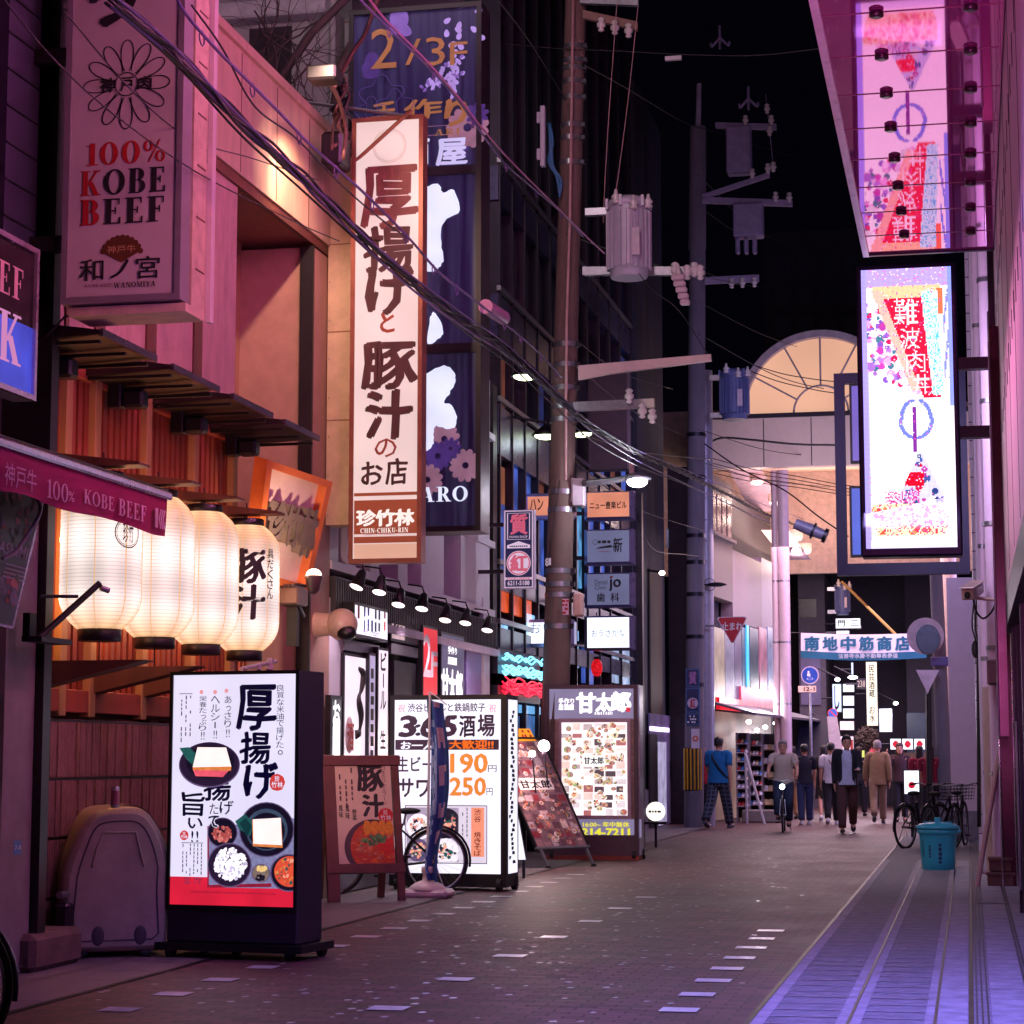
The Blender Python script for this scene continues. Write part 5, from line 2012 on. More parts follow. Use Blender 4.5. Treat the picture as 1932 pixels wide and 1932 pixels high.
PL_LIT=[[LITP("c1",S(255,236,232)),LITP("c2",S(250,214,206)),LITP("c3",S(236,220,226)),LITP("c4",S(196,116,118),.85),LITP("c6",S(206,186,190),.9),LITP("c7",S(96,74,84),.8),LITP("c5",S(255,250,250),1.1)],
   [LITP("p1",S(255,246,240),1.1),LITP("p2",S(232,220,216)),LITP("p3",S(180,150,146),.9),LITP("p4",S(250,226,190))],
   [LITP("f1",S(214,130,96)),LITP("f2",S(180,196,130),.9),LITP("f3",S(230,170,130)),LITP("f4",S(196,90,90),.9),LITP("f5",S(90,76,84),.8)]]
NP=lambda n,c: pm("mprint_" + n,c,.3,var=.2,scale=20,coat=.4)
PL_DIM=[[NP("c1",S(206,176,176)),NP("c2",S(150,110,116)),NP("c3",S(96,60,72)),NP("c4",S(130,44,56)),NP("c5",S(186,160,170))],
   [NP("p1",S(226,206,204)),NP("p2",S(70,54,64)),NP("p3",S(170,140,140))],
   [NP("f1",S(196,96,70)),NP("f2",S(110,120,76)),NP("f3",S(220,150,120)),NP("f4",S(160,60,60))]]
fr=FA(onZ(1040,1622),2)
t=thing("light_box_sign","grey and wood izakaya light box with lit menu and yellow telephone number, on casters","sign",fr.M())
zb=mk_zb(fr,px5)
x0,x1=fr.uv(1028,1500)[0],fr.uv(1204,1500)[0]
y1,y0=fr.uv(1120,1292)[1],fr.uv(1120,1614)[1]
b=MB()
GREYP=pm("case_grey",S(86,76,92),.4,.2)
b.box((x0,y0,-.55),(x1 + .0,y1,-.06),GREYP)
w_ = .055
for a,d in (((x0,y0),(x1,y0 + .28)),((x0,y1 - .055),(x1,y1)),((x0,y0 + .28),(x0+w_,y1 - .055)),((x1-w_,y0 + .28),(x1,y1 - .055))):
 b.box((a[0],a[1],-.0598),(d[0],d[1],.015),pm("plum_brown_frame",S(84,56,66),.5,var=.2))
b.box((x1 + .0005,y0,-.55),(x1 + .012,y1,-.03),pm("pale_side",S(150,140,170),.3,.4))
b.build("case",t)
b=MB()
b.box((x0 + .02,y0 - .06,-.5),(x1 + .01,y0 - .001,.03),WOODR)
b.build("base",t)
for xx,zz_ in ((x0 + .1,-.02),(x1 - .06,-.02),(x0 + .12,-.45),(x1,-.46)):
 c_=MB()
 c_.cyl((xx - .025,.07,zz_),(xx + .025,.07,zz_),.07,n=18,mat=RUBBER)
 c_.box((xx - .04,.06,zz_ - .04),(xx + .04,y0 - .05,zz_ + .04),DARKM)
 c_.build("caster",t)
hd=zb(388,152,1238,445)
ft=zb(388,1390,1258,1562)
b=MB()
GREYL=em("grey_violet_lit",S(134,124,160),.9,.12,2)
b.rect(hd,-.03,GREYL)
b.build("head_panel",t)
b=MB()
b.rect(ft,-.03,GREYL)
b.build("foot_panel",t)
b=MB()
b.rect((hd[0],ft[3],hd[2],hd[1]),-.032,pm("plank_print",S(190,150,138),.5,var=.35,scale=5,stretch=(.25,4,1)))
b.build("plank_panel",t)
b=MB()
q=zb(480,440,1160,1385)
b.box((q[0],q[1],-.03),(q[2],q[3],.03),pm("pinkish_frame",S(190,150,164),.4))
b.build("menu_frame",t)
b=MB()
q=zb(510,478,1128,1355)
b.rect(q,.0305,em("menu_lit",S(255,238,240),1.25,.1,2))
menu_print(b,q,.031,PL_LIT,random.Random(31),95)
b.build("menu",t)
e=MB()
WL=em("white_glow_letter",(1,.96,1),1.5,0,sample=False)
for ch,bx in (("甘",(646,200,820,385)),("太",(830,205,975,372)),("郎",(975,192,1148,372))):
 e.text(ch,zb(*bx),-.026,WL,.055,warp=.016)
e.text("手作り",zb(475,250,620,305),-.026,WL,.03)
e.text("居酒屋",zb(475,308,620,360),-.026,WL,.03)
e.serif("AMATARO",zb(810,378,985,404),-.026,WL,w=.3)
e.rect(zb(1112,335,1150,378),-.0255,REDL)
YELL=em("yellow_lit",S(236,226,60),1.0,0,sample=False)
e.text("営業時間 16:00~ 年中無休",zb(430,1415,1142,1465),-.026,YELL,.03)
e.text("06-6214-7211",zb(470,1478,1145,1548),-.026,YELL,.05)
e.rect(zb(705,790,915,895),.036,LITP("c5",S(255,250,250),1.1))
e.text("甘太郎",zb(722,805,905,870),.0365,INKB,.03,warp=.014)
e.build("lettering",t)
# A board
A,Bq=onZ(1030,1639),onZ(1114,1635)
exv=(Bq-A).normalized()
back=V((-exv.y,exv.x,0))
hgt=onY(1010,1400,A.y).z-0
# leans strongly to the left in the picture: the top edge lies further back along the wall
top=onY(918,1376,A.y + .25)
eyv=(top-onZ(1030,1639)).normalized()
nn_=exv.cross(eyv).normalized()
fr=Fr(A,exv,eyv)
fr.ey=eyv
fr.ez=nn_
t=thing("menu_stand","black framed slanted photo menu stand in front of the izakaya light box","menu stand",MX.Translation(fr.O))
b=MB()
def fr_uv(px,py):
 d=ray(px,py)
 tt=(fr.O-EYE).dot(fr.ez)/d.dot(fr.ez)
 q=EYE+d*tt-fr.O
 # oblique coordinates
 c=fr.ex.dot(fr.ey)
 a,bb2=q.dot(fr.ex),q.dot(fr.ey)
 v=(bb2-a*c)/(1-c*c)
 u=a-v*c
 return u,v
def obl(mb):   # oblique board coordinates to the thing's own axes
 mb.v=[tuple(fr.ex*p[0]+fr.ey*p[1]+fr.ez*p[2]) for p in mb.v]
 return mb
C4=[fr_uv(*px5(x,y)) for x,y in ((275,1655),(740,1625),(370,800),(300,640))]
u0,u1,v0,v1 = .0,C4[1][0],C4[0][1],C4[3][1]
u0=C4[0][0]
b.box((u0 - .03,v0 - .03,-.03),(u1 + .03,v0 + .0,.015),STEEL)
b.box((u0 - .03,v1,-.03),(u1 + .03,v1 + .03,.015),BLACK)
b.box((u0 - .03,v0,-.03),(u0,v1,.015),BLACK)
b.box((u1,v0,-.03),(u1 + .03,v1,.015),BLACK)
obl(b).build("frame",t)
b=MB()
q=(u0,v0,u1,v1)
b.rect(q,.004,NP("ground",S(120,90,100)))
menu_print(b,q,.0045,PL_DIM,random.Random(12),110)
b.rect((u0 + .12,v0+(v1-v0) * .52,u1 - .16,v0+(v1-v0) * .63),.0155,NP("white",S(230,220,220)))
obl(b).build("menu",t)
e=MB()
e.text("甘太郎",(u0 + .15,v0+(v1-v0) * .535,u1 - .19,v0+(v1-v0) * .61),.0165,INKB,.03,warp=.014)
obl(e).build("lettering",t)
for ux in (u0 + .03,u1 - .05):
 b=MB()
 b.box((ux,0,-.02),(ux + .035,v0 - .03,.01),STEEL)
 b.box((ux - .005,-.02,-.03),(ux + .04,.03,.02),RUBBER)
 obl(b).build("leg",t)
b=MB()
q=[fr_uv(*px5(x,y)) for x,y in ((60,660),(262,655),(200,540),(0,542))]
b.poly([(*p,.012) for p in q],em("orange_card",S(250,160,40),.85,.1,sample=False))
b.micro((q[0][0] + .12,q[0][1] + .05,q[1][0] - .05,q[0][1] + .18),.014,INKR,2)
obl(b).build("orange_card",t)
for k,(x,y,r) in enumerate(((340,700,.075),(228,775,.045))):
 p=px5(x,y)
 P=onY(p[0],p[1],A.y + .15)
 t=thing("clip_lamp",["large bare bulb clipped over the slanted menu stand","small bare bulb just below the large one over the slanted menu stand"][k],"lamp",P,"bulbs over the slanted menu stand")
 b=MB()
 b.ell((0,0,0),(r,r,r),em("bulb_glow",(1.0,.86,.8),22,0),16,12)
 b.build("bulb",t)
 b=MB()
 b.cyl((0,.02,-r),(.03,.1,-.5),.01,mat=DARKM)
 b.cyl((0,0,-r - .03),(0,0,-r + .01),.03,mat=DARKM)
 b.build("socket",t)
 point("menu_bulb",P+V((0,-r - .06,0)),(1.0,.66,.6),44 if k==0 else 10,.05)
# narrow lit board between the two light boxes
fr=FY(975,1625,24.6)
t=thing("lit_board","narrow slanting white lit board edge behind the price sign","sign",fr.M())
b=MB()
P=[fr.uv(968,1622),fr.uv(992,1622),fr.uv(974,1520),fr.uv(962,1520)]
b.prism(P,-.06,0,DARKM)
b.poly([(p[0],p[1],.003) for p in P],LIT2)
b.build("panel",t)
b=MB()
for u in (P[0][0] + .03,P[1][0] - .03):
 b.box((u - .015,0+fr.O.z*-1,-.04),(u + .015,P[0][1],-.01),DARKM)
b.build("leg",t)
# ================================================================== BUILDING B: pale siding, spot lamps, shop panels
YB0,YB1=Y1 + .05,yx(938,XL)
t=thing("shop_building","pale clad shop building with black lamp rail and lit panels behind the tall signs","building",(XL,24,0))
b=MB()
b.box((-11,YB0,0),(-6.75,YB1,6.5),SIDING)
b.box((-6.75,YB1 - .25,0),(XL,YB1,6.6),BLACK)
b.build("wall",t,I4)
def zx(px,py,X):
 return onX(px,py,X).z
b=MB()
zw0=zx(780,1112,XL)
SID2=pm("lilac_siding",S(206,196,212),.5,var=.06)
for a,c in ((622,640),(655,672),(700,716),(752,770),(796,838),(870,924)):
 b.box((-6.75,yx(a,XL),zw0),(XL,yx(c,XL),6.6),SID2)
for z0 in (zw0 - .05,zw0 + .9,zw0+2.4):
 b.box((-6.75,YB0,z0),(XL + .03,YB1 - .25,z0 + .09),SID2)
b.build("siding",t,I4)
b=MB()
b.box((-6.76,YB0,zw0 + .05),(-6.7,YB1 - .25,6.5),GLASSD)
b.build("window",t,I4)
b=MB()
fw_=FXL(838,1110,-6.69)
b.rect(fw_.box(838,1010,868,1108),.0,pm("reflected_navy",S(40,40,84),.3))  # the pawn sign's mirror image painted flat on the window
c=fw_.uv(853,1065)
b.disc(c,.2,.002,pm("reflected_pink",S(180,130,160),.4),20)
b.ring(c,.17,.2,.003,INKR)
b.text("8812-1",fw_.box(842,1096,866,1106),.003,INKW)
b.build("painted_window_reflection",t,I4 if False else fw_.M())
b=MB()
zr=zx(780,1140,XL)
zr1=zx(780,1122,XL)
b.box((-6.75,YB0,zr - .32),(XL + .06,YB1 - .25,zr1 - .06),pm("corrugated_black",S(44,38,48),.5))
for i in range(90):
 y=YB0+i*(YB1-YB0 - .3)/90
 b.box((XL + .0602,y,zr - .3),(XL + .075,y + .035,zr1 - .08),pm("corrugated_black",S(44,38,48),.5))
b.box((XL + .03,YB0,zr - .42),(XL + .1,YB1 - .25,zr - .33),pm("soffit_lilac",S(190,170,196),.4))
b.build("lamp_rail",t,I4)
zt=zr - .42
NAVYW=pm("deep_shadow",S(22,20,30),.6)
def panel(nm,a,c,ptop,pbot,m,X=XL + .02,th=.06,lab=None):
 pxm=(a+c)/2
 b=MB()
 zt_,zb_=zx(pxm,ptop,X),max(0.02,zx(pxm,pbot,X))
 b.box((X-th,yx(a,X,1250),zb_),(X,yx(c,X,1250),zt_),m)
 return b,b.build(nm,t,I4,lab)
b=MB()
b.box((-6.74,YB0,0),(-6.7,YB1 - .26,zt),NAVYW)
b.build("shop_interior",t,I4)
for a,c in ((621,647),(912,924)):
 panel("column",a,c,1130,1690,SID2)
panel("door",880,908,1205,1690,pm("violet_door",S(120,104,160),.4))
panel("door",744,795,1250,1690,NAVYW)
panel("bench_front",640,912,1620,1700,pm("grey_plinth",S(120,116,130),.5),X=XL + .03)
panel("lintel",738,798,1219,1238,STEEL,X=XL + .04)
panel("lintel",650,716,1212,1232,STEEL,X=XL + .04)
def fsign(name,label,a,c,ptop,pbot,X,m,th=.08,group=None,frame=None,wf=.03):
 """a flat cabinet fixed to the left facade, given by picture columns and heights"""
 fr=FXL((a+c)/2,pbot,X)
 t_=thing(name,label,"sign",fr.M(),group)
 u0,u1=fr.uv(a,(ptop+pbot)/2)[0],fr.uv(c,(ptop+pbot)/2)[0]
 v1=fr.uv((a+c)/2,ptop)[1]
 b=MB()
 b.box((u0,0,-th),(u1,v1,-.002),frame or DARKM)
 b.build("cabinet",t_)
 b=MB()
 b.rect((u0+wf,wf,u1-wf,v1-wf),.001,m)
 b.build("panel",t_)
 return t_,fr,(u0,0,u1,v1)
t_,fr,q=fsign("menu_light_box","small white lit menu box high on the shop front beside the security dome",668,732,1143,1206,XL + .2,LIT2,.2)
e=MB()
w_,h_=q[2]-q[0],q[3]
for (a,c,m_) in ((.06,.18,INKR),(.24,.78,INKN),(.84,.95,INKR)):
 e.micro((q[0]+w_*a,h_ * .3,q[0]+w_*c,h_ * .92),.003,m_,1 if c-a < .2 else 5,.85,True,.5)
e.micro((q[0]+w_ * .2,h_ * .1,q[2]-w_ * .2,h_ * .24),.003,pm("pale_grey",S(160,150,170),.6),2)
e.build("lettering",t_)
t_,fr,q=fsign("poster","pink and brown food posters on the shop lintel left of the red 2F panel",738,792,1150,1214,XL + .06,em("poster_glow",S(226,190,196),.7,.2,6),.05)
e=MB()
w_,h_=q[2]-q[0],q[3]
e.rect((q[0]+w_ * .46,.02,q[2] - .02,h_ - .02),.002,pm("poster_brown",S(70,44,52),.4))
e.micro((q[0]+w_ * .06,h_ * .25,q[0]+w_ * .4,h_ * .8),.003,INKB,3,.95,True,.7)
e.text("甘太郎",(q[0]+w_ * .52,h_ * .5,q[2]-w_ * .06,h_ * .85),.004,INKW,.03)
e.micro((q[0]+w_ * .52,h_ * .15,q[2]-w_ * .06,h_ * .35),.004,INKW,1)
e.build("lettering",t_)
t_,fr,q=fsign("floor_sign","bright red lit panel with white 2F on the shop front",798,826,1182,1330,XL + .1,em("bright_red_lit",S(226,28,40),.95,.2,3),.08)
e=MB()
w_,h_=q[2]-q[0],q[3]
e.text("2",(q[0]+w_ * .03,h_ * .36,q[0]+w_ * .5,h_ * .88),.003,INKW,.02)
e.text("F",(q[0]+w_ * .55,h_ * .36,q[0]+w_ * .95,h_ * .68),.003,INKW,.02)
e.build("lettering",t_)
t_,fr,q=fsign("wall_sign","slate grey lit panel with white brush name right of the red 2F panel",832,876,1196,1335,XL + .08,em("slate_lit",S(84,80,112),.7,.2,3),.08)
e=MB()
w_,h_=q[2]-q[0],q[3]
e.text("手作り",(q[0]+w_ * .28,h_ * .72,q[0]+w_ * .66,h_ * .82),.003,WL,.03)
e.text("居酒屋",(q[0]+w_ * .28,h_ * .58,q[0]+w_ * .66,h_ * .68),.003,WL,.03)
e.text("甘太郎",(q[0]+w_ * .03,h_ * .06,q[0]+w_ * .9,h_ * .5),.003,WL,.05,warp=.02)
e.build("lettering",t_)
t_,fr,q=fsign("wall_sign","tall pinkish white lit panel with black brush swirl behind the lit food sign",648,690,1234,1600,XL + .06,em("pinkish_lit",S(250,232,246),1.0,.15,1.4),.06)
e=MB()
w_,h_=q[2]-q[0],q[3]
e.tube(smooth_path([(q[0]+w_*a,h_*c,.004) for a,c in ((.62,.93),(.78,.9),(.72,.82),(.6,.76),(.7,.68),(.66,.6),(.5,.58))],6),[.02 + .03*abs(sin(i * .22)) for i in range(37)],INKB,6)
e.ell((q[0]+w_ * .25,h_ * .58,.0),(w_ * .2,h_ * .1,.008),pm("lantern_sketch",S(220,190,200),.6))
e.text("酒",(q[0]+w_ * .12,h_ * .5,q[0]+w_ * .4,h_ * .64),.012,INKR,.03)
e.build("brush_print",t_)
t_,fr,q=fsign("wall_sign","narrow white lit strip lettered for beer and sours beside the swirl panel",712,732,1222,1600,XL + .1,em("pinkish_lit",S(250,232,246),1.0),.06)
e=MB()
w_,h_=q[2]-q[0],q[3]
e.vtext("ビール 生 サワー",(q[0]+w_ * .25,h_ * .1,q[0]+w_ * .75,h_ * .98),.003,INKB,.03)
e.build("lettering",t_)
t_,fr,q=fsign("wall_sign","thin grey strip with dark lettering between the swirl panel and the beer strip",695,708,1232,1600,XL + .1,em("lilac_lit",S(190,176,216),.7),.06)
e=MB()
e.micro((q[0] + .05,q[3] * .3,q[2] - .05,q[3] * .92),.003,INKB,1,.95,True,.8)
e.build("lettering",t_)
t_,fr,q=fsign("wall_sign","black strip with white lettering at the foot of the pale column",623,644,1312,1600,XL + .12,pm("black_acrylic",S(36,22,30),.25),.06)
e=MB()
e.vtext("お一人様",(q[0] + .08,q[3] * .25,q[2] - .08,q[3] * .97),.003,WL,.04)
e.build("lettering",t_)
# row of black spot lamps under the rail
SPL=[(678,1112),(718,1122),(754,1146),(798,1154),(842,1176),(880,1182),(921,1196)]
root=None
for i,(px,py) in enumerate(SPL):
 P=onX(px,py-18,XL + .35)
 if root is None:
  root=thing("spot_lamp","","lamp",MX.Translation(P),"black spot lamps along the shop front")
  b=MB()
  b.lathe([(.03,.16),(.06,.13),(.085,0),(.11,-.12),(.108,-.13)],BLACK,20,caps=False)
  b.lathe([(.0,.17),(.03,.16)],BLACK,20,caps=False)
  b.build("shade",root)
  b=MB()
  b.disc((0,0),.1,-.122,em("lamp_disc",(1,.84,.8),2.2,0),20)
  b.f=[tuple(reversed(f)) for f in b.f]
  b.build("bulb",root)
  b=MB()
  b.tube([(0,0,.15),(-.06,0,.28),(-.3,0,.3)],.014,BLACK)
  b.build("bracket",root)
  r_=root
 else:
  r_=dup(root,MX.Translation(P),"")
 r_.matrix_world=MX.Translation(P) @ MX.Rotation(R(16 if i==0 else 4),4,'Y') @ MX.Rotation(R(-24),4,'X') @ MX.Scale(.72,4)
 nxt=["nearest the wooden framed sign","above the white menu box","third from the security dome","between the posters and the red panel","above the slate name panel","sixth from the security dome","at the far corner by the pawn sign"][i]
 r_["label"]="black spot lamp under the dark rail, " + nxt
 spot("shop_spot",P+V((.05,0,-.16)),P+V((-.12,0,-2.5)),(1.0,.74,.86),34,120,.8,.06)
# ================================================================== PAWN SHOP SIGN
fr=FY(950,1108,27.6)
t=thing("pawn_sign","narrow navy pawn shop sign with pink characters left of the concrete utility pole","sign",fr.M())
q=fr.box(950,962,1007,1110)
b=MB()
b.box((q[0],q[1],-.16),(q[2],q[3],-.004),pm("pale_frame2",S(190,176,206),.4))
b.build("cabinet",t)
def pawn_face(t,q,z0=.0):
 w_,h_=q[2]-q[0],q[3]-q[1]
 U=lambda a: q[0]+w_*a
 Vv=lambda c: q[1]+h_*c
 NV=em("navy_panel_lit",S(34,34,74),.8,.1,sample=False)
 PW=em("pale_pink_lit",S(226,200,226),.8,.1,sample=False)
 PK=em("pink_char_lit",S(206,92,120),.85,.1,sample=False)
 b=MB()
 b.rect((U(.03),Vv(.01),U(.97),Vv(.99)),z0,PW)
 b.rect((U(.06),Vv(.02),U(.94),Vv(.98)),z0 + .001,NV)
 b.rect((U(.12),Vv(.62),U(.88),Vv(.96)),z0 + .002,PW)
 b.rect((U(.15),Vv(.625),U(.85),Vv(.955)),z0 + .003,NV)
 b.poly([(U(.12),Vv(.55),z0 + .002),(U(.12),Vv(.51),z0 + .002),(U(.88),Vv(.51),z0 + .002),(U(.88),Vv(.55),z0 + .002),(U(.5),Vv(.6),z0 + .002)],PW)
 b.disc(((U(.5)),Vv(.32)),w_ * .4,z0 + .002,PW,28)
 b.ring((U(.5),Vv(.32)),w_ * .34,w_ * .38,z0 + .003,PK)
 b.rect((U(.06),Vv(.11),U(.94),Vv(.14)),z0 + .002,PW)
 b.build("panel",t)
 e=MB()
 e.text("質",(U(.24),Vv(.69),U(.78),Vv(.94)),z0 + .005,PK,.04)
 e.text("PAWN SHOP",(U(.2),Vv(.64),U(.8),Vv(.67)),z0 + .005,PW)
 e.text("紅",(U(.24),Vv(.22),U(.76),Vv(.42)),z0 + .005,PK,.05)
 e.text("MARUBENI",(U(.12),Vv(.112),U(.88),Vv(.136)),z0 + .005,PK,.02)
 e.text("6211-5188",(U(.14),Vv(.04),U(.86),Vv(.095)),z0 + .005,PW,.02)
 e.micro((U(.2),Vv(.52),U(.8),Vv(.55)),z0 + .005,NV,1)
 e.build("lettering",t)
pawn_face(t,q)
b=MB()
for v in (.2,.8):
 y=q[1]+(q[3]-q[1])*v
 b.box((q[0] - .6,y,-.12),(q[0] - .001,y + .05,-.06),DARKM)
b.build("bracket",t)
# ================================================================== BUILDING C: glass front with warm windows and neon
YC0,YC1=YB1 + .05,yx(1192,XL)
t=thing("glass_building","dark glass fronted building with warm windows and neon at street level","building",(XL,34,0))
b=MB()
b.box((-8.6,YC0,0),(-6.9,YC1,16.5),DARKWALL)
b.build("wall",t,I4)
ORW_=em("warm_window",S(186,110,76),.4,.6,2.5)
ORW2=em("dim_warm_window",S(120,66,52),.5,.6,2.5)
BLW=em("blue_reflection_pane",S(70,96,190),.75,.7,2.0)  # blue and cyan panes glow to imitate reflections in the glass
CYW=em("cyan_reflection_pane",S(96,170,226),.7,.7,3.0)
BLW2=em("deep_blue_reflection_pane",S(40,48,104),.55,.7,2.0)
GDW=pm("night_glass",S(30,32,52),.08,var=.3,scale=1.5,spec=.9)
def cwin(a,c,ptop,pbot,m,X=-6.5,nm="window"):
 b=MB()
 pxm=(a+c)/2
 z0,z1=max(.05,zx(pxm,pbot,X)),zx(pxm,ptop,X)
 y0,y1=yx(a,X,pbot),yx(c,X,pbot)
 b.box((X - .05,y0,z0),(X,y1,z1),m)
 return b.build(nm,t,I4)
# storeys: spandrels and mullions
zs=[zx(1065,p,XL) for p in (1225,1120,905,880,700,672,480,300)]
b=MB()
for z0,h_ in ((zx(960,1225,XL),.28),(zx(960,1118,XL),.3),(zx(960,868,XL),.7),(zx(960,650,XL),.6),(zx(960,400,XL),.5)):
 b.box((-6.9,YC0,z0),(XL,YC1,z0+h_),pm("spandrel",S(56,58,90),.3,.4,var=.3))
 b.box((XL - .02,YC0,z0+h_ + .05),(XL + .04,YC1,z0+h_ + .12),STEEL)
b.build("spandrel",t,I4)
ws=[942,966,990,1014,1038,1062,1086,1108,1130,1150,1170,1190]
for i,px in enumerate(ws):
 b=MB()
 y=yx(px,XL)
 b.box((-6.9,y - .03,0),(XL + .02,y + .03,16),DARKM)
 b.build("mullion",t,I4)
rn=random.Random(14)
for i in range(len(ws)-1):
 a,c=ws[i] + .5,ws[i+1] - .5
 cwin(a,c,885,955,ORW_ if i in (0,4) else (ORW2 if i%3==0 else BLW))
 cwin(a,c,955,1110,rn.choice([BLW,BLW,GDW,CYW]))
 cwin(a,c,680,815,ORW2 if i in (0,4) else rn.choice([BLW2,GDW,BLW2]))
 cwin(a,c,420,640,GDW)
 cwin(a,c,100,390,GDW)
# street level: neon, bright windows
for a,c,p0,p1,m in ((946,985,1120,1158,em("orange_sign",S(230,86,30),.7,.5,4)),(989,1003,1130,1175,em("orange_sign",S(240,96,30),.9)),
      (946,958,1180,1225,em("cyan_pane",S(150,205,255),1.2,.4,4)),(990,1016,1160,1222,em("cyan_pane",S(150,205,255),1.2)),
      (1086,1092,1190,1260,em("cyan_pane2",S(110,180,240),.9)),(1102,1120,1215,1290,BLW),(1152,1188,1210,1290,em("pale_pane",S(170,190,230),.8,.4,3)),
      (948,1020,1330,1345,em("cyan_pane2",S(110,180,240),.9)),(948,980,1350,1395,em("blue_pane",S(70,120,190),.7,.5,4)),(985,1016,1350,1395,em("blue_pane",S(70,120,190),.7))):
 cwin(a,c,p0,p1,m,X=-6.44)
fr=FXL(980,1300,-6.3)
rn=random.Random(6)
for nm,rows_,m in (("cyan neon scrawl over the glass shop front",((1238,1262),(1258,1282),(1268,1290)),em("cyan_neon",S(120,220,255),2.2,0)),("red neon scrawl below the cyan one on the glass shop front",((1285,1302),(1294,1314),(1304,1316)),em("red_neon",S(255,30,60),1.8,0))):
 b=MB()
 for (ya_,yb__) in rows_:
  for k in range(3):
   pts=[]
   ofs=rn.uniform(-6,6)
   for i in range(16):
    px=944+76*i/15
    py=ya_+(yb__-ya_)*i/15 * .5+ofs * .5+4*sin(i*1.3+k*2)+rn.uniform(-3,3)
    pts.append((*fr.uv(px,py),.03+k * .02))
   b.tube(smooth_path(pts,3),.013,m,5)
 b.box((fr.uv(942,1300)[0],fr.uv(980,rows_[-1][1]+8)[1],-.1),(fr.uv(1022,1300)[0],fr.uv(980,rows_[0][0]-8)[1],-.02),pm("neon_backing",S(26,22,44),.4))
 tag(b.build("neon_sign",None,fr.M()),nm,"neon sign")
t2=thing("red_lantern","small glowing red lantern hung under the stacked signs","lantern",onX(1126,1260,-5.9))
b=MB()
b.ell((0,0,0),(.095,.095,.15),em("red_lantern_lit",S(225,24,36),.8,.5,30),14,10)
b.build("shade",t2)
b=MB()
b.cyl((0,0,.14),(0,0,.18),.05,mat=BLACK)
b.cyl((0,0,-.18),(0,0,-.14),.05,mat=BLACK)
b.cyl((0,0,.26),(0,0,.9),.008,mat=CABLE)
b.build("cap",t2)
for k,(px,py) in enumerate(((991,711),(1097,819),(1030,823))):
 P=onX(px,py,-5.9)
 t2=thing("down_lamp",["shaded lamp with greenish glow high on the glass building","shaded lamp with greenish glow right of the concrete pole","shaded lamp just showing left of the concrete pole"][k],"lamp",P,"shaded lamps on the glass building")
 b=MB()
 b.lathe([(.2,0),(.21,.02),(.12,.1),(.04,.16),(.04,.22)],DARKM,20,caps=False)
 b.cyl((0,0,.2),(-.5,0,.3),.02,mat=DARKM)
 b.build("shade",t2)
 b=MB()
 b.ell((0,0,.01),(.17,.17,.06),em("greenish_lamp",S(236,255,200),5,0),14,8)
 b.build("bulb",t2)
 point("wall_lamp",P+V((.1,-.05,-.15)),(.8,.95,1),5,.08)
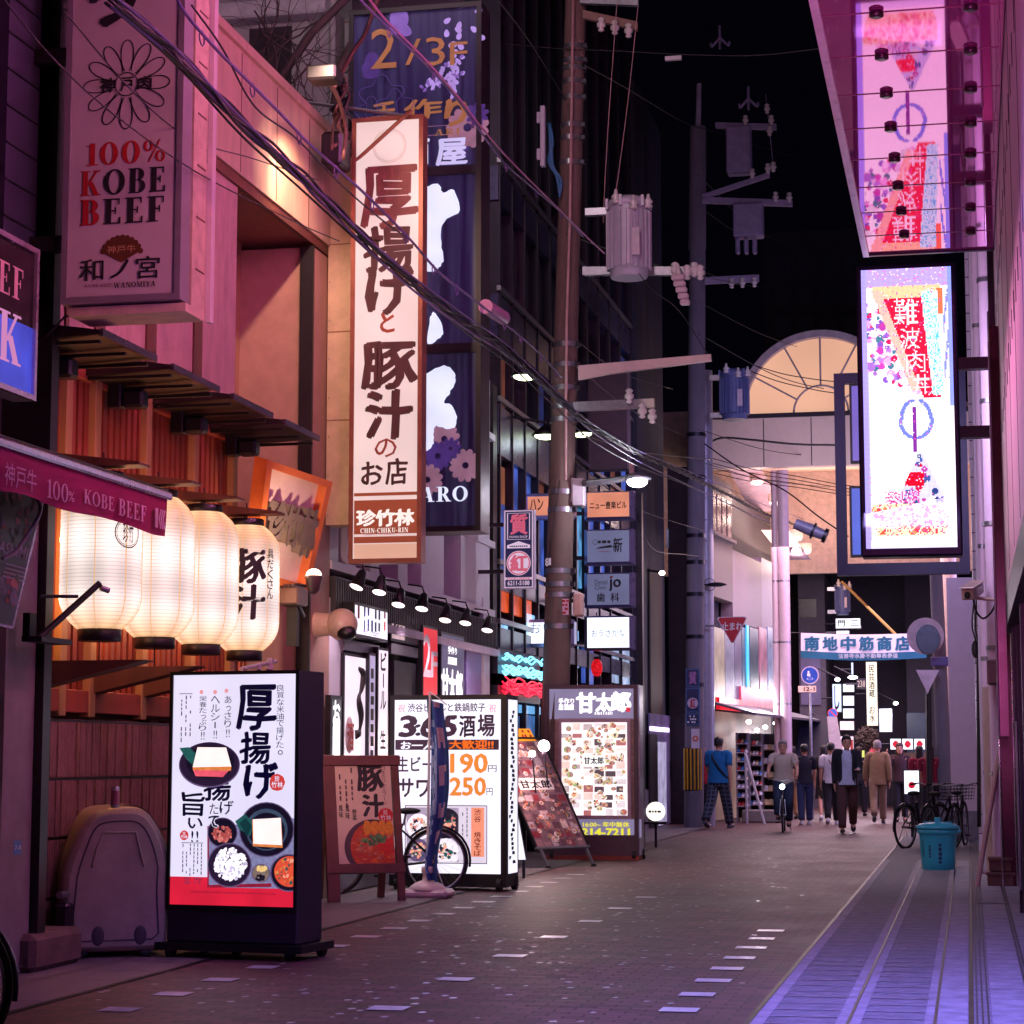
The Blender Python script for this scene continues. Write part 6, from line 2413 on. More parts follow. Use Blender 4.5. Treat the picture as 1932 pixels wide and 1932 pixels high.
# ---- stack of sign boxes on the far side of the concrete pole
YS=33.0
fr=FY(1100,1225,YS)
ORP=em("peach_lit",S(226,140,112),.9,.25,2)
GRP=em("grey_blue_lit",S(126,130,172),.55,.12,2)
WHP=em("white_blue_lit",S(232,240,255),1.5,.05,2)
SB=[("peach lit building name box at the top of the stacked signs under the street lamp",929,975,ORP),("grey lit box with black brush name, second of the stacked signs",1001,1060,GRP),
  ("grey dental clinic box, third of the stacked signs",1083,1141,GRP),("bright white lit box, lowest of the stacked signs",1165,1222,WHP)]
ALU=pm("lilac_aluminium",S(176,160,214),.3,.6,var=.1)
for i,(lb,p0,p1,m) in enumerate(SB):
 t2=thing("stacked_sign",lb,"sign",fr.M(),"stacked sign boxes beside the street lamp")
 q=fr.box(1100,p0-4,1194,p1+4)
 qi=fr.box(1108,p0,1187,p1)
 b=MB()
 b.box((q[0],q[1],-.35),(q[2],q[3],-.12),ALU)
 for (o,i_) in ((((q[0],q[1]),(q[2],q[1])),((qi[2],qi[1]),(qi[0],qi[1]))),(((q[2],q[3]),(q[0],q[3])),((qi[0],qi[3]),(qi[2],qi[3]))),
     (((q[0],q[3]),(q[0],q[1])),((qi[0],qi[1]),(qi[0],qi[3]))),(((q[2],q[1]),(q[2],q[3])),((qi[2],qi[3]),(qi[2],qi[1])))):
  b.poly([(*o[0],-.12),(*o[1],-.12),(*i_[0],0),(*i_[1],0)],ALU)
 b.build("cabinet",t2)
 b=MB()
 b.rect(qi,.0,m)
 b.build("panel",t2)
 e=MB()
 w_,h_=qi[2]-qi[0],qi[3]-qi[1]
 Z=lambda a,c,d,f: (qi[0]+w_*a,qi[1]+h_*c,qi[0]+w_*d,qi[1]+h_*f)
 if i==0:
  e.text("ニュー豊楽ビル",Z(.06,.33,.94,.62),.003,INKB,.025)
 elif i==1:
  e.ring(((Z(.14,0,.24,0)[0]+Z(.14,0,.24,0)[2])/2,qi[1]+h_ * .64),w_ * .05,w_ * .06,.003,INKB)
  e.micro(Z(.26,.56,.56,.72),.003,INKB,1,1)
  e.poly([(*p,.0035) for p in ((qi[0]+w_ * .2,qi[1]+h_ * .42),(qi[0]+w_ * .6,qi[1]+h_ * .46),(qi[0]+w_ * .58,qi[1]+h_ * .54),(qi[0]+w_ * .3,qi[1]+h_ * .48))],INKB)
  e.text("新",Z(.62,.3,.84,.76),.003,INKB,.02,warp=.02)
  for k in range(6):
   e.disc((qi[0]+w_*(.3 + .045*k),qi[1]+h_ * .33),w_ * .014,.0035,INKR,8)
 elif i==2:
  e.text("Dental",Z(.18,.66,.48,.82),.003,INKB)
  e.text("Clinic",Z(.18,.5,.46,.64),.003,INKB)
  e.text("jo",Z(.53,.45,.8,.92),.003,INKB,.03)
  e.disc((qi[0]+w_ * .585,qi[1]+h_ * .9),w_ * .028,.004,INKR,12)
  e.text("歯",Z(.23,.1,.42,.38),.003,INKB,.02)
  e.text("科",Z(.56,.1,.76,.38),.003,INKB,.02)
 else:
  e.text("おうさかな",Z(.1,.36,.9,.6),.003,pm("pale_blue_ink",S(170,190,226),.6),-.01)
 e.build("lettering",t2)
 b=MB()
 b.box((q[0] - .5,q[1] + .1,-.33),(q[0] - .001,q[1] + .16,-.27),DARKM)
 b.build("bracket",t2)
b=MB()
q0,q3=fr.box(1100,925,1194,979),fr.box(1100,1161,1194,1226)
b.box((q0[0] - .56,q3[1]-2.2,-.42),(q0[0] - .5,q0[3] + .2,-.2),DARKM)
b.box((q0[2] + .0,q3[1]-2.2-1.0,-.55),(q0[2] + .08,q0[3],-.40),DARKM)
tag(b.build("sign_post",None,fr.M()),"dark steel posts carrying the stacked sign boxes","post")
# same stack seen on its other arm, left of the pole
fr=FY(990,1225,31.2)
for i,(p0,p1,m,lb) in enumerate(((930,978,ORP,"peach lit box peeping out left of the concrete pole, upper"),(1168,1220,WHP,"white lit box peeping out left of the concrete pole, lower"))):
 t2=thing("stacked_sign",lb,"sign",fr.M(),"sign boxes left of the concrete pole")
 q=fr.box(988,p0,1082,p1)
 b=MB()
 b.bbox((q[0],q[1],-.3),(q[2],q[3],-.01),.04,ALU)
 b.build("cabinet",t2)
 b=MB()
 b.rect((q[0] + .06,q[1] + .05,q[2] - .06,q[3] - .05),-.005,m)
 b.build("panel",t2)
 e=MB()
 if i==0:
  e.text("ハン",(q[0] + .1,q[1] + .13,q[0] + .3,q[1] + .3),.0,INKB,.02)
 else:
  e.text("お",(q[0] + .1,q[1] + .2,q[0] + .26,q[1] + .36),.0,pm("pale_blue_ink",S(170,190,226),.6),-.01)
 e.build("lettering",t2)
# ================================================================== UTILITY POLES, TRANSFORMERS, CABLES
POLEM=pm("pole_concrete",S(106,86,80),.85,var=.2,scale=3,stretch=(1,1,.35),bump=.2)
POLEB=pm("pole_concrete_dark",S(110,104,116),.85,var=.2,scale=3,stretch=(1,1,.35),bump=.2)
TUBEG=pm("grey_steel_tube",S(150,148,166),.4,.3,var=.1)
PORC=pm("porcelain",S(226,214,210),.25,var=.05)
def at(b,Y0_):
 """returns f(px,py,dy) -> local point of a thing whose origin is b"""
 def f(px,py,dy=0.0):
  return onY(px,py,Y0_+dy)-b
 return f
YP=29.4
base=onY(1040,1609,YP)
base.z=0
t=thing("utility_pole","thick concrete utility pole with many steel bands in the middle of the picture","utility pole",base)
f=at(base,YP)
pb,pt=f(1040,1609),f(1088,-70)
rb_,rt_ = .205,.150
b=MB()
b.cyl(pb,pt,rb_,rt_,28,POLEM)
b.build("shaft",t)
def along(py):
 """point on the pole axis at picture height py"""
 s_=(f(1060,py).z-pb.z)/(pt.z-pb.z)
 return pb.lerp(pt,s_),rb_+(rt_-rb_)*s_
for py in (92,118,133,158,188,240,264,310,652,690,733,768,793,929,963,1078,1103,1123,1182):
 p,r_=along(py)
 b=MB()
 b.cyl(p-V((0,0,.035)),p+V((0,0,.035)),r_ + .008,n=28,mat=STEEL)
 b.bbox(p+V((r_ - .02,-.08,-.035)),p+V((r_ + .05,-.02,.035)),.006,DARKM)
 b.build("band",t)
b=MB()
pp=[f(x,y,-.24) for x,y in ((1082,-40),(1075,420),(1069,600),(1067,905))]
b.tube(pp,.022,pm("pinkish_conduit",S(196,150,150),.5))
b.tube([f(x,y,-.2) for x,y in ((1056,905),(1040,1020),(1034,1062))],.006,CABLE)
b.build("conduit",t)
b=MB()
q0,q1=f(1060,945,-.26),f(1079,898,-.26)
b.bbox((q0.x,-.1,q0.z),(q1.x,0,q1.z),.01,pm("box_white",S(214,196,208),.5))
b.build("meter_box",t)
b=MB()
q0,q1=f(1077,952,-.26),f(1099,900,-.26)
b.bbox((q0.x,-.16,q0.z),(q1.x,.02,q1.z),.01,pm("box_white",S(214,196,208),.5))
b.build("meter_box",t)
b=MB()
q0,q1=f(1080,1162,-.2),f(1096,1118,-.2)
b.bbox((q0.x,-.16,q0.z),(q1.x,.06,q1.z),.02,pm("box_beige",S(206,160,150),.5))
b.build("junction_box",t)
fr=FY(1040,1066,YP - .22)
b=MB()
b.text("8",fr.box(1029,1053,1035,1068),0,INKW,.02)
b.text("1",fr.box(1036,1053,1039,1066),0,INKW,.02)
q=fr.box(1061,1130,1073,1160)
b.rect(q,0,pm("notice_pink",S(220,170,200),.5))
b.micro(q,.002,INKR,4)
o=b.build("number_plate",t,fr.M())
# arm with street lamp
b=MB()
b.tube(smooth_path([f(1100,912,-.2),f(1150,907,-.3),(f(1195,900,-.4))],5),[.05,.05,.05,.05,.05,.045,.045,.045,.04,.04,.04],STEEL,8)
b.build("lamp_arm",t)
LPp=f(1203,908,-.45)
b=MB()
b.ell(LPp+V((0,0,.05)),(.2,.14,.07),STEEL,16,10)
b.cyl(LPp+V((-.08,0,.1)),LPp+V((-.08,0,.26)),.04,mat=pm("pinkish_conduit",S(196,150,150),.5))
b.build("lamp_housing",t)
b=MB()
b.ell(LPp+V((0,-.03,-.01)),(.145,.12,.08),em("street_lamp_lit",(.92,.9,1),14,0),16,10)
b.build("lamp_shade",t)
point("street_lamp_light",base+LPp+V((.05,-.15,-.2)),(.86,.84,1),75,.12)
def crossarm(px0,py0,px1,py1,dy,h=.09,ins=(),col=STEEL,nm="crossarm"):
 b=MB()
 p,q=f(px0,py0,dy),f(px1,py1,dy)
 d=(q-p)
 ey=V((0,1,0))
 up_=V((0,0,h/2))
 for w0,w1 in ((-.045,.045),):
  vs=[]
  for P_ in (p,q):
   for a,c in ((-1,-1),(1,-1),(1,1),(-1,1)):
    vs.append(P_+ey * .045*a+up_*c)
  b.add(vs,[(0,1,2,3),(7,6,5,4),(0,4,5,1),(1,5,6,2),(2,6,7,3),(3,7,4,0)],col)
 o=b.build(nm,t)
 for s_,dz in ins:
  c_=p.lerp(q,s_)+V((0,-.08,dz))
  i_=MB()
  i_.lathe([(.02,-.1),(.05,-.08),(.03,-.05),(.065,-.02),(.065,.02),(.035,.05),(.06,.08),(.03,.11)],PORC,14,MX.Translation(c_))
  i_.build("insulator",o)
 return o
crossarm(1100,512,1325,512,-.25,.12,((.78,0),(.88,-.04),(.94,0),(.99,-.04)))
crossarm(1082,768,1235,761,-.25,.13,((.7,.1),(.86,-.12),(.98,-.2)))
crossarm(1095,0,1205,4,-.2,.12,((.4,.12),(.6,.12),(.85,.12)))
crossarm(1100,28,1203,50,-.2,.12,((.35,-.12),(.6,-.12),(.85,-.12)),pm("rusty_arm",S(140,116,100),.7,.2))
# long boom towards the second pole
b=MB()
p0,p1=f(1092,700,-.25),f(1342,677,-.3)
b.add([p0+V((0,-.05,-.13)),p0+V((0,-.05,.07)),p1+V((0,-.05,.06)),p1+V((0,-.05,-.03)),f(1150,702,-.25)+V((0,-.05,-.03)),
  p0+V((0,.05,-.13)),p0+V((0,.05,.07)),p1+V((0,.05,.06)),p1+V((0,.05,-.03)),f(1150,702,-.25)+V((0,.05,-.03))],
  [(0,4,3,2,1),(5,6,7,8,9),(0,1,6,5),(1,2,7,6),(2,3,8,7),(3,4,9,8),(4,0,5,9)],pm("cream_arm",S(210,176,172),.5,var=.08))
b.build("boom",t)
# terminal rack left of the pole
b=MB()
b.bbox(f(1020,315,-.3)+V((0,-.05,0)),f(1029,200,-.3)+V((0,.05,0)),.01,pm("rack_white",S(190,176,196),.5))
for py in (216,285):
 b.bbox(f(1012,py+16,-.3),f(1022,py-6,-.3)+V((0,.05,0)),.01,pm("rack_white",S(190,176,196),.5))
b.build("terminal_rack",t)
b=MB()
rn=random.Random(9)
for k in range(7):
 b.tube(smooth_path([f(1036+rn.uniform(-2,5),232,-.25),f(1040+rn.uniform(-4,6),270,-.3),f(1034+rn.uniform(0,10),305,-.25),f(1052+rn.uniform(-2,8),340,-.22),f(1056,372,-.2)],5),.014,pm("teal_cable",S(40,100,140),.5),5)
b.build("cable_bundle",t)
def transformer(name,label,px,py0,py1,halfw,Y_,colr,hang,flip=1,n=18):
 P=onY(px,py1,Y_)
 t=thing(name,label,"transformer",P)
 k=onY(px+halfw,py1,Y_).x-P.x
 h=onY(px,py0,Y_).z-P.z
 b=MB()
 b.cyl((0,0,h * .12),(0,0,h * .86),k * .9,n=28,mat=colr)
 for i in range(24):
  a=2*pi*i/24
  b.add([(k * .88*cos(a - .06),k * .88*sin(a - .06),h * .1),(k*cos(a - .03),k*sin(a - .03),h * .1),(k*cos(a + .03),k*sin(a + .03),h * .1),(k * .88*cos(a + .06),k * .88*sin(a + .06),h * .1),
    (k * .88*cos(a - .06),k * .88*sin(a - .06),h * .8),(k*cos(a - .03),k*sin(a - .03),h * .8),(k*cos(a + .03),k*sin(a + .03),h * .8),(k * .88*cos(a + .06),k * .88*sin(a + .06),h * .8)],
    [(0,1,5,4),(1,2,6,5),(2,3,7,6),(4,5,6,7),(3,2,1,0)],colr)
 b.build("tank",t)
 b=MB()
 b.lathe([(k * .78,0),(k * .82,h * .02),(k * .82,h * .1),(k * .95,h * .12)],colr,28)
 b.build("base_ring",t)
 b=MB()
 b.lathe([(k * .92,h * .86),(k * .95,h * .88),(k * .95,h * .93),(k * .7,h * .98),(k * .2,h)],colr,28)
 for i in range(6):
  a=2*pi*i/6 + .3
  b.box((k * .96*cos(a) - .02,k * .96*sin(a) - .02,h * .84),(k * .96*cos(a) + .02,k * .96*sin(a) + .02,h * .97),colr)
 b.build("lid",t)
 for i,a in enumerate((-1.2,-.4,-2.0)):
  b=MB()
  b.lathe([(.03,0),(.07,.02),(.04,.05),(.07,.09),(.03,.14),(.02,.2)],PORC,12,MX.Translation((k*1.0*cos(a),k*1.0*sin(a),h * .78 + .05*i)))
  b.build("bushing",t)
 b=MB()
 a=-1.1
 b.box((k * .3,-k*1.04,h * .22),(k * .62,-k * .9,h * .55),pm("rating_plate",S(210,190,200),.5))
 b.build("plate",t)
 b=MB()
 for z_ in (h * .1,h * .84):
  b.box((hang[0],-.04,z_ - .05),(-k * .8,.06,z_ + .05),STEEL)
 b.build("bracket",t)
 return t
transformer("transformer","large pale ribbed transformer can on the concrete utility pole",1187,372,525,43,29.0,pm("transformer_grey",S(196,186,200),.45,.1,var=.08),(-.62,0))
# small surge arresters hanging under the big transformer's arm
b=MB()
P=onY(1275,545,29.0)
for k in range(5):
 b.bbox((-.06+k * .03,-.05,.12-k * .09),(.12+k * .02,.05,.2-k * .09),.02,pm("arrester_pink",S(214,180,190),.5))
b.cyl((.05,0,.2),(.02,0,.35),.03,mat=PORC)
tag(b.build("cutout_switch",None,MX.Translation(P)),"pale stepped cutout switch hanging beside the large transformer","switch")
# ---- second pole pair at the corner
YQ=43.2
base2=onY(1318,1564,YQ)
base2.z=0
t=thing("utility_pole","dark concrete pole with pawn shop plates at the crossing, beside a pale steel tube","utility pole",base2)
f=at(base2,YQ)
pb,pt=f(1309,1564),f(1316,420)
b=MB()
b.cyl(pb,pt,.2,.17,24,POLEB)
b.build("shaft",t)
b=MB()
b.cyl(f(1315,470),f(1317,240),.19,.17,20,POLEB)
b.prism([(f(1300,232).x,f(1300,232).z),(f(1310,275).x,f(1310,275).z),(f(1327,275).x,f(1327,275).z),(f(1350,248).x,f(1350,248).z),(f(1350,238).x,f(1350,238).z),(f(1326,228).x,f(1326,228).z)],-.1,.1,POLEB)
b.build("top_bracket",t,None)
b=MB()
b.cyl(f(1317,240),f(1319,158),.06,.05,12,pm("pale_tip",S(170,160,180),.5))
b.build("lightning_rod",t)
for py in (1010,1060,1120,1200,1290,900,820):
 s_=(f(1312,py).z)/pt.z
 p=pb.lerp(pt,s_)
 b=MB()
 b.cyl(p-V((0,0,.04)),p+V((0,0,.04)),.2,n=24,mat=DARKM)
 b.build("band",t)
fr=FY(1307,1400,YQ - .22)
q=fr.box(1294,1262,1320,1296)
pl=MB()
for (p0,p1,ch) in ((1262,1296,"質"),(1298,1344,"紅"),(1346,1368,"")):
 q=fr.box(1294,p0,1320,p1)
 pl.rect(q,0,pm("plate_teal",S(60,100,150),.4))
 pl.rect((q[0] + .02,q[1] + .02,q[2] - .02,q[3] - .02),.002,pm("plate_navy",S(40,44,84),.4))
 if ch=="質":
  pl.text(ch,(q[0] + .07,q[1] + .06,q[2] - .07,q[3] - .06),.004,pm("plate_mauve",S(170,110,160),.5),.04)
 elif ch:
  pl.disc(((q[0]+q[2])/2,(q[1]+q[3])/2 - .06),.11,.003,pm("plate_pale",S(200,180,200),.5),20)
  pl.text(ch,(q[0] + .09,q[1] + .1,q[2] - .09,q[3] - .22),.005,INKR,.04)
 else:
  pl.micro((q[0] + .03,q[1] + .03,q[2] - .03,q[3] - .03),.004,INKW,3)
q=fr.box(1304,1375,1320,1412)
pl.rect(q,0,pm("notice_white",S(210,196,206),.5))
pl.ring(((q[0]+q[2])/2,(q[1]+q[3])/2),.03,.06,.003,pm("notice_orange",S(220,90,40),.5))
pl.build("pawn_plate",t,fr.M())
b=MB()
q=fr.box(1296,1412,1320,1470)
b.cyl(V((pb.x,0,.75)),V((pb.x + .005,0,1.6)),.208,n=24,mat=pm("guard_black",S(30,26,34),.5))
for i in range(6):
 a=-2.4+i * .36
 b.cyl(V((pb.x + .21*cos(a),.21*sin(a),.76)),V((pb.x + .21*cos(a),.21*sin(a),1.59)),.02,n=6,mat=pm("guard_yellow",S(206,150,30),.5))
b.build("stripe_guard",t)
def box2(px0,py0,px1,py1,dy,dep,m,nm="switch_box"):
 b=MB()
 p,q=f(px0,py1,dy),f(px1,py0,dy)
 b.bbox((p.x,p.y-dep/2,p.z),(q.x,p.y+dep/2,q.z),.03,m)
 return b.build(nm,t)
DIMG=pm("dim_violet_grey",S(150,138,170),.5,.1)
box2(1372,240,1417,330,-.2,.4,DIMG)
box2(1385,385,1440,450,-.2,.4,DIMG)
box2(1388,450,1396,480,-.2,.15,DIMG,"bushing")
box2(1404,450,1412,480,-.2,.15,DIMG,"bushing")
box2(1420,450,1428,480,-.2,.15,DIMG,"bushing")
crossarm(1325,378,1495,384,-.2,.13,((.82,.1),(.97,.1)),DIMG)
crossarm(1325,372,1452,330,-.2,.1,((.75,.12),(.98,.12)),DIMG)
crossarm(1350,237,1465,240,-.2,.12,((.5,.1),(.92,.12)),DIMG)
crossarm(1445,180,1460,320,-.2,.1,((.2,.0),(.5,0),(.98,0)),DIMG,"hanger")
crossarm(1330,530,1432,525,-.2,.14,((.5,-.1),(.7,-.1),(.92,-.1)),DIMG)
base3=onY(1333,1562,YQ+1.0)
base3.z=0
t=thing("steel_pole","pale grey steel tube pole carrying the red stop sign at the crossing","pole",base3)
f=at(base3,YQ+1.0)
b=MB()
b.cyl(f(1333,1562),f(1330,700),.185,.155,24,TUBEG)
b.build("shaft",t)
b=MB()
for i in range(22):
 p=f(1322+(i%2)*10,760+i*20,-.17)
 b.cyl(p,p+V((0,-.06,0)),.012,n=6,mat=STEEL)
b.build("step_bolt",t)
fr=FY(1380,1217,YQ + .6)
t=thing("stop_sign","red inverted triangle stop sign in Japanese on the pale steel tube","road sign",fr.M())
A_,B_,C_=fr.uv(1351,1164),fr.uv(1411,1163),fr.uv(1382,1218)
def rtri(pts,r,n=5):
 out=[]
 for i in range(3):
  p,a,c=V((*pts[i],0)),V((*pts[i-1],0)),V((*pts[(i+1)%3],0))
  d0,d1=(a-p).normalized(),(c-p).normalized()
  bis=(d0+d1).normalized()
  half=d0.angle(bis)
  ce=p+bis*(r/sin(half))
  s0,s1=p+d0*(r/tan(half)),p+d1*(r/tan(half))
  for k in range(n+1):
   q=s0.lerp(s1,k/n)
   q=ce+(q-ce).normalized()*r
   out.append((q.x,q.y))
 return out
tri=rtri([C_,B_,A_],.04)
b=MB()
b.prism(tri,-.02,0,pm("sign_white_edge",S(220,200,206),.4))
cx,cy=sum(p[0] for p in tri)/len(tri),sum(p[1] for p in tri)/len(tri)
b.poly([(cx+(p[0]-cx) * .92,cy+(p[1]-cy) * .92,.002) for p in tri],pm("sign_red",S(200,24,40),.4,var=.08))
b.build("plate",t)
b=MB()
b.text("止まれ",fr.box(1362,1174,1401,1189),.004,INKW,.03)
b.build("lettering",t)
b=MB()
y=fr.uv(1380,1180)[1]
b.cyl((fr.uv(1330,1180)[0],y,-.05),(B_[0] - .1,y,-.04),.02,mat=STEEL)
b.build("bracket",t)
P=onY(1352,1103,YQ + .7)
b=MB()
b.ell((0,0,0),(.22,.1,.05),DARKM,16,8)
b.cyl((-.2,0,0),(-.42,.2,.02),.02,mat=DARKM)
b.tube([(-.15 + .12*cos(a),0,.0 + .13*sin(a)) for a in [2*pi*i/16 for i in range(17)]],.008,CABLE)
tag(b.build("street_lamp",None,MX.Translation(P)),"unlit flat street lamp head on the pale steel tube","street lamp")
transformer("transformer","blue grey transformer can in front of the arched fan window",1386,696,792,29,YQ - .3,pm("transformer_blue",S(96,104,150),.5,.1,var=.1),(-.5,0))
# ---- cables: real catenaries strung on vertical planes along the street
CB={}
def cable(label,pts,X=None,r=.012,m=None,group="overhead cables",Ys=None,rings=None,twist=0):
 """pts in the picture; on the plane x = X, or at depths Ys"""
 P=[onX(px,py,X) if X is not None else onY(px,py,Ys[i] if isinstance(Ys,(list,tuple)) else Ys) for i,(px,py) in enumerate(pts)]
 o0=P[0].copy()
 P=smooth_path([p-o0 for p in P],10)
 b=MB()
 b.tube(P,r,m or CABLE,6)
 if twist:
  for k in range(twist):
   ph=2*pi*k/twist
   L_,acc=[],0
   for i,p in enumerate(P):
    if i:
     acc+=(P[i]-P[i-1]).length
    L_.append(p+V((.0,r*1.6*cos(acc*3.5+ph),r*1.6*sin(acc*3.5+ph)))+V((r*1.4*cos(ph*3+acc*1.3),0,0)))
   b.tube(L_,r * .55,m or CABLE,5)
 if rings:
  acc=0
  nx=rings * .5
  for i in range(1,len(P)):
   d=P[i]-P[i-1]
   acc+=d.length
   if acc>nx:
    nx+=rings
    dn=d.normalized()
    a=dn.orthogonal().normalized()
    c=dn.cross(a)
    b.tube([P[i]+V((0,0,-.03))+(V((dn.x,dn.y,dn.z))*cos(w)+V((0,0,1))*sin(w)) * .045 for w in [2*pi*k/10 for k in range(10)]],.006,m or CABLE,4,close=True)
 o=b.build("overhead_cable",None,MX.Translation(o0))
 tag(o,label,"cable",group)
 return o
BUN=[(205,-6),(330,105),(450,228),(560,325),(650,412),(720,480),(800,550),(880,612),(960,668),(1045,742),(1110,800),(1200,852),(1290,893),(1370,932),(1440,968),(1500,990),(1560,1012),(1600,1018)]
cable("thick twisted black cable bundle crossing from the beef sign to the arcade",BUN,-4.35,.019,twist=5)
for k,(dy,X) in enumerate(((14,-4.35),(-12,-4.3),(26,-4.4))):
 cable(["thin line just below the thick twisted bundle","thin line just above the thick twisted bundle","lowest thin line under the thick twisted bundle"][k],[(x+(dy * .3),y+dy+6*sin(x * .011+k)) for x,y in BUN],X,.008,pm("violet_lit_sheath",S(92,76,130),.45) if k<2 else None)  # violet light on the wires put into their sheath colour
cable("violet lit lashed cable with rings crossing the beef sign and the cream sign",[(330,-20),(345,18),(400,84),(470,155),(530,215),(580,268),(640,322),(695,372),(772,450),(830,515),(900,570),(1000,650),(1060,712)],-4.5,.011,pm("violet_lit_sheath",S(92,76,130),.45),rings=.95)
cable("slack line looping under the ringed violet lit cable",[(362,10),(420,92),(480,200),(560,262),(640,345),(712,408),(772,452)],-4.5,.007)
cable("fine line from the beef sign to the brown shelf boards",[(0,-10),(100,110),(220,220),(380,330),(560,420),(640,455)],-5.0,.005)
cable("fine line across the lower beef sign",[(120,20),(250,172),(360,262),(480,300),(600,340)],-5.1,.005)
PKC=pm("pink_lit_sheath",S(190,120,170),.4)
cable("pink lit cable sloping past the dark tower sign to the concrete pole",[(690,-10),(730,40),(800,110),(860,178),(905,236),(960,300),(1050,390),(1100,440),(1140,478)],-4.7,.010,PKC)
cable("second lashed cable beside the pink one over the tower sign",[(680,0),(740,60),(800,118),(860,184),(905,246),(950,306),(1000,350),(1060,402),(1100,446)],-4.72,.010,pm("violet_lit_sheath",S(92,76,130),.45),rings=1.6)
cable("thin cable across the dark top to the right soffit",[(925,80),(1060,92),(1160,96),(1300,103),(1430,104),(1560,90)],None,.008,Ys=29.2)
cable("slim cable from the tower sign down to the crossing pole",[(930,-12),(1000,80),(1068,190)],None,.008,Ys=[22,26,29.2])
cable("twin cable from the concrete pole down past the crossing pole",[(1098,120),(1180,165),(1290,230),(1350,248),(1420,272),(1520,300),(1620,320)],None,.013,Ys=[29.2,33,40,43,45,48,52])
cable("pale line running down right from the large transformer to the boom end",[(1170,470),(1230,545),(1280,585),(1335,668)],None,.007,Ys=28.8)
cable("thin vertical line left of the large transformer",[(1165,-8),(1150,200),(1142,330),(1138,420)],None,.006,pm("pinkish_conduit",S(196,150,150),.5),Ys=29.0)
cable("thin vertical line over the large transformer",[(1204,10),(1186,180),(1168,320),(1160,372)],None,.006,pm("pinkish_conduit",S(196,150,150),.5),Ys=29.0)
cable("thick dark feeder cable across the arcade fascia",[(1318,832),(1335,835),(1365,826),(1420,830),(1500,838),(1580,840)],None,.024,Ys=46)
for k,(a,c,d) in enumerate(((930,1010,1075),(946,1018,1060),(905,985,1052),(958,1020,1046))):
 cable(["long thin line sagging below the arch to the right frame","second thin line sagging below the arch","highest thin line over the arcade ceiling","lowest thin line over the arcade ceiling"][k],[(1345,865+k*9),(1420,885+k*8),(1500,898+k*7),(1590,915+k*6),(1640,918+k*6)],None,.008,Ys=[44,43,42,40,39])
cable("black service cable sloping over the arcade ceiling",[(1330,838),(1400,886),(1480,925),(1545,975),(1600,1012)],None,.014,Ys=[43,42,41,40,39])
cable("upper line crossing in front of the fan window",[(1425,690),(1480,706),(1540,716),(1575,720)],None,.010,Ys=44)
cable("lower line crossing in front of the fan window",[(1410,698),(1470,720),(1540,736),(1578,742)],None,.010,Ys=44)
cable("line from the street lamp arm to the crossing pole",[(1200,960),(1215,1010),(1240,1040),(1290,1046),(1318,1050)],None,.008,Ys=[33,34,36,41,43])
for k,(px,py) in enumerate(((1358,75),(1412,190))):
 P=onY(px,py,43)
 b=MB()
 b.cyl((0,0,.3),(0,0,0),.03,mat=DIMG)
 for a in (-2.4,-.7,-1.57):
  b.tube(smooth_path([(0,0,.05),(.14*cos(a),0,.1*sin(a)),(.24*cos(a),0,.2*sin(a)),(.26*cos(a),0,.2*sin(a) + .08)],4),.03,DIMG,6)
 tag(b.build("cable_spacer",None,MX.Translation(P)),["grey cable spacer hung in the dark sky, upper one","grey cable spacer hung in the dark sky, lower one by the crossing pole"][k],"cable spacer","cable spacers")
P=[onY(1500,988,40),onY(1560,1012,40)]
b=MB()
d=P[1]-P[0]
b.cyl((0,0,0),d * .55,.1,.12,16,pm("closure_grey",S(120,112,130),.4))
b.cyl(d * .55,d * .6,.16,n=16,mat=BLACK)
b.cyl(d * .6,d * .9,.11,.1,16,pm("closure_grey",S(120,112,130),.4))
b.cyl(d * .9,d,.14,n=16,mat=BLACK)
tag(b.build("splice_closure",None,MX.Translation(P[0])),"fat grey splice closure on the cable bundle by the arcade","cable closure")
P=onX(1500-540,595,-4.7)
b=MB()
p0,p1=onX(916,578,-4.7),onX(950,600,-4.7)
b.cyl((0,0,0),p1-p0,.075,n=14,mat=pm("mauve_sleeve",S(180,130,170),.5))
tag(b.build("cable_sleeve",None,MX.Translation(p0)),"mauve plastic sleeve on a cable right of the tower sign","cable sleeve")
b=MB()
p0,p1=onY(1255,111,29.2),onY(1286,112,29.2)
b.bbox((0,-.03,-.03),(p1.x-p0.x,.03,.03),.006,WHITEP)
tag(b.build("cable_marker",None,MX.Translation(p0)),"white marker tube on the top cable in the night sky","cable marker")
rn=random.Random(52)
for k in range(12):
 x0_,y0_=rn.choice([(1068,350+46*k),(1318,330+60*k)])
 x1_=x0_+rn.uniform(180,330)
 y1_=y0_+rn.uniform(20,190)
 ya_,yb__=(29.2,43) if x0_<1200 else (43,50)
 cable("one of the thin dark wires strung loosely around the two utility poles",[(x0_,y0_),((x0_+x1_)/2,(y0_+y1_)/2+rn.uniform(8,34)),(x1_,y1_)],None,rn.uniform(.006,.011),group="thin wires around the utility poles",Ys=[ya_,(ya_+yb__)/2,yb__])
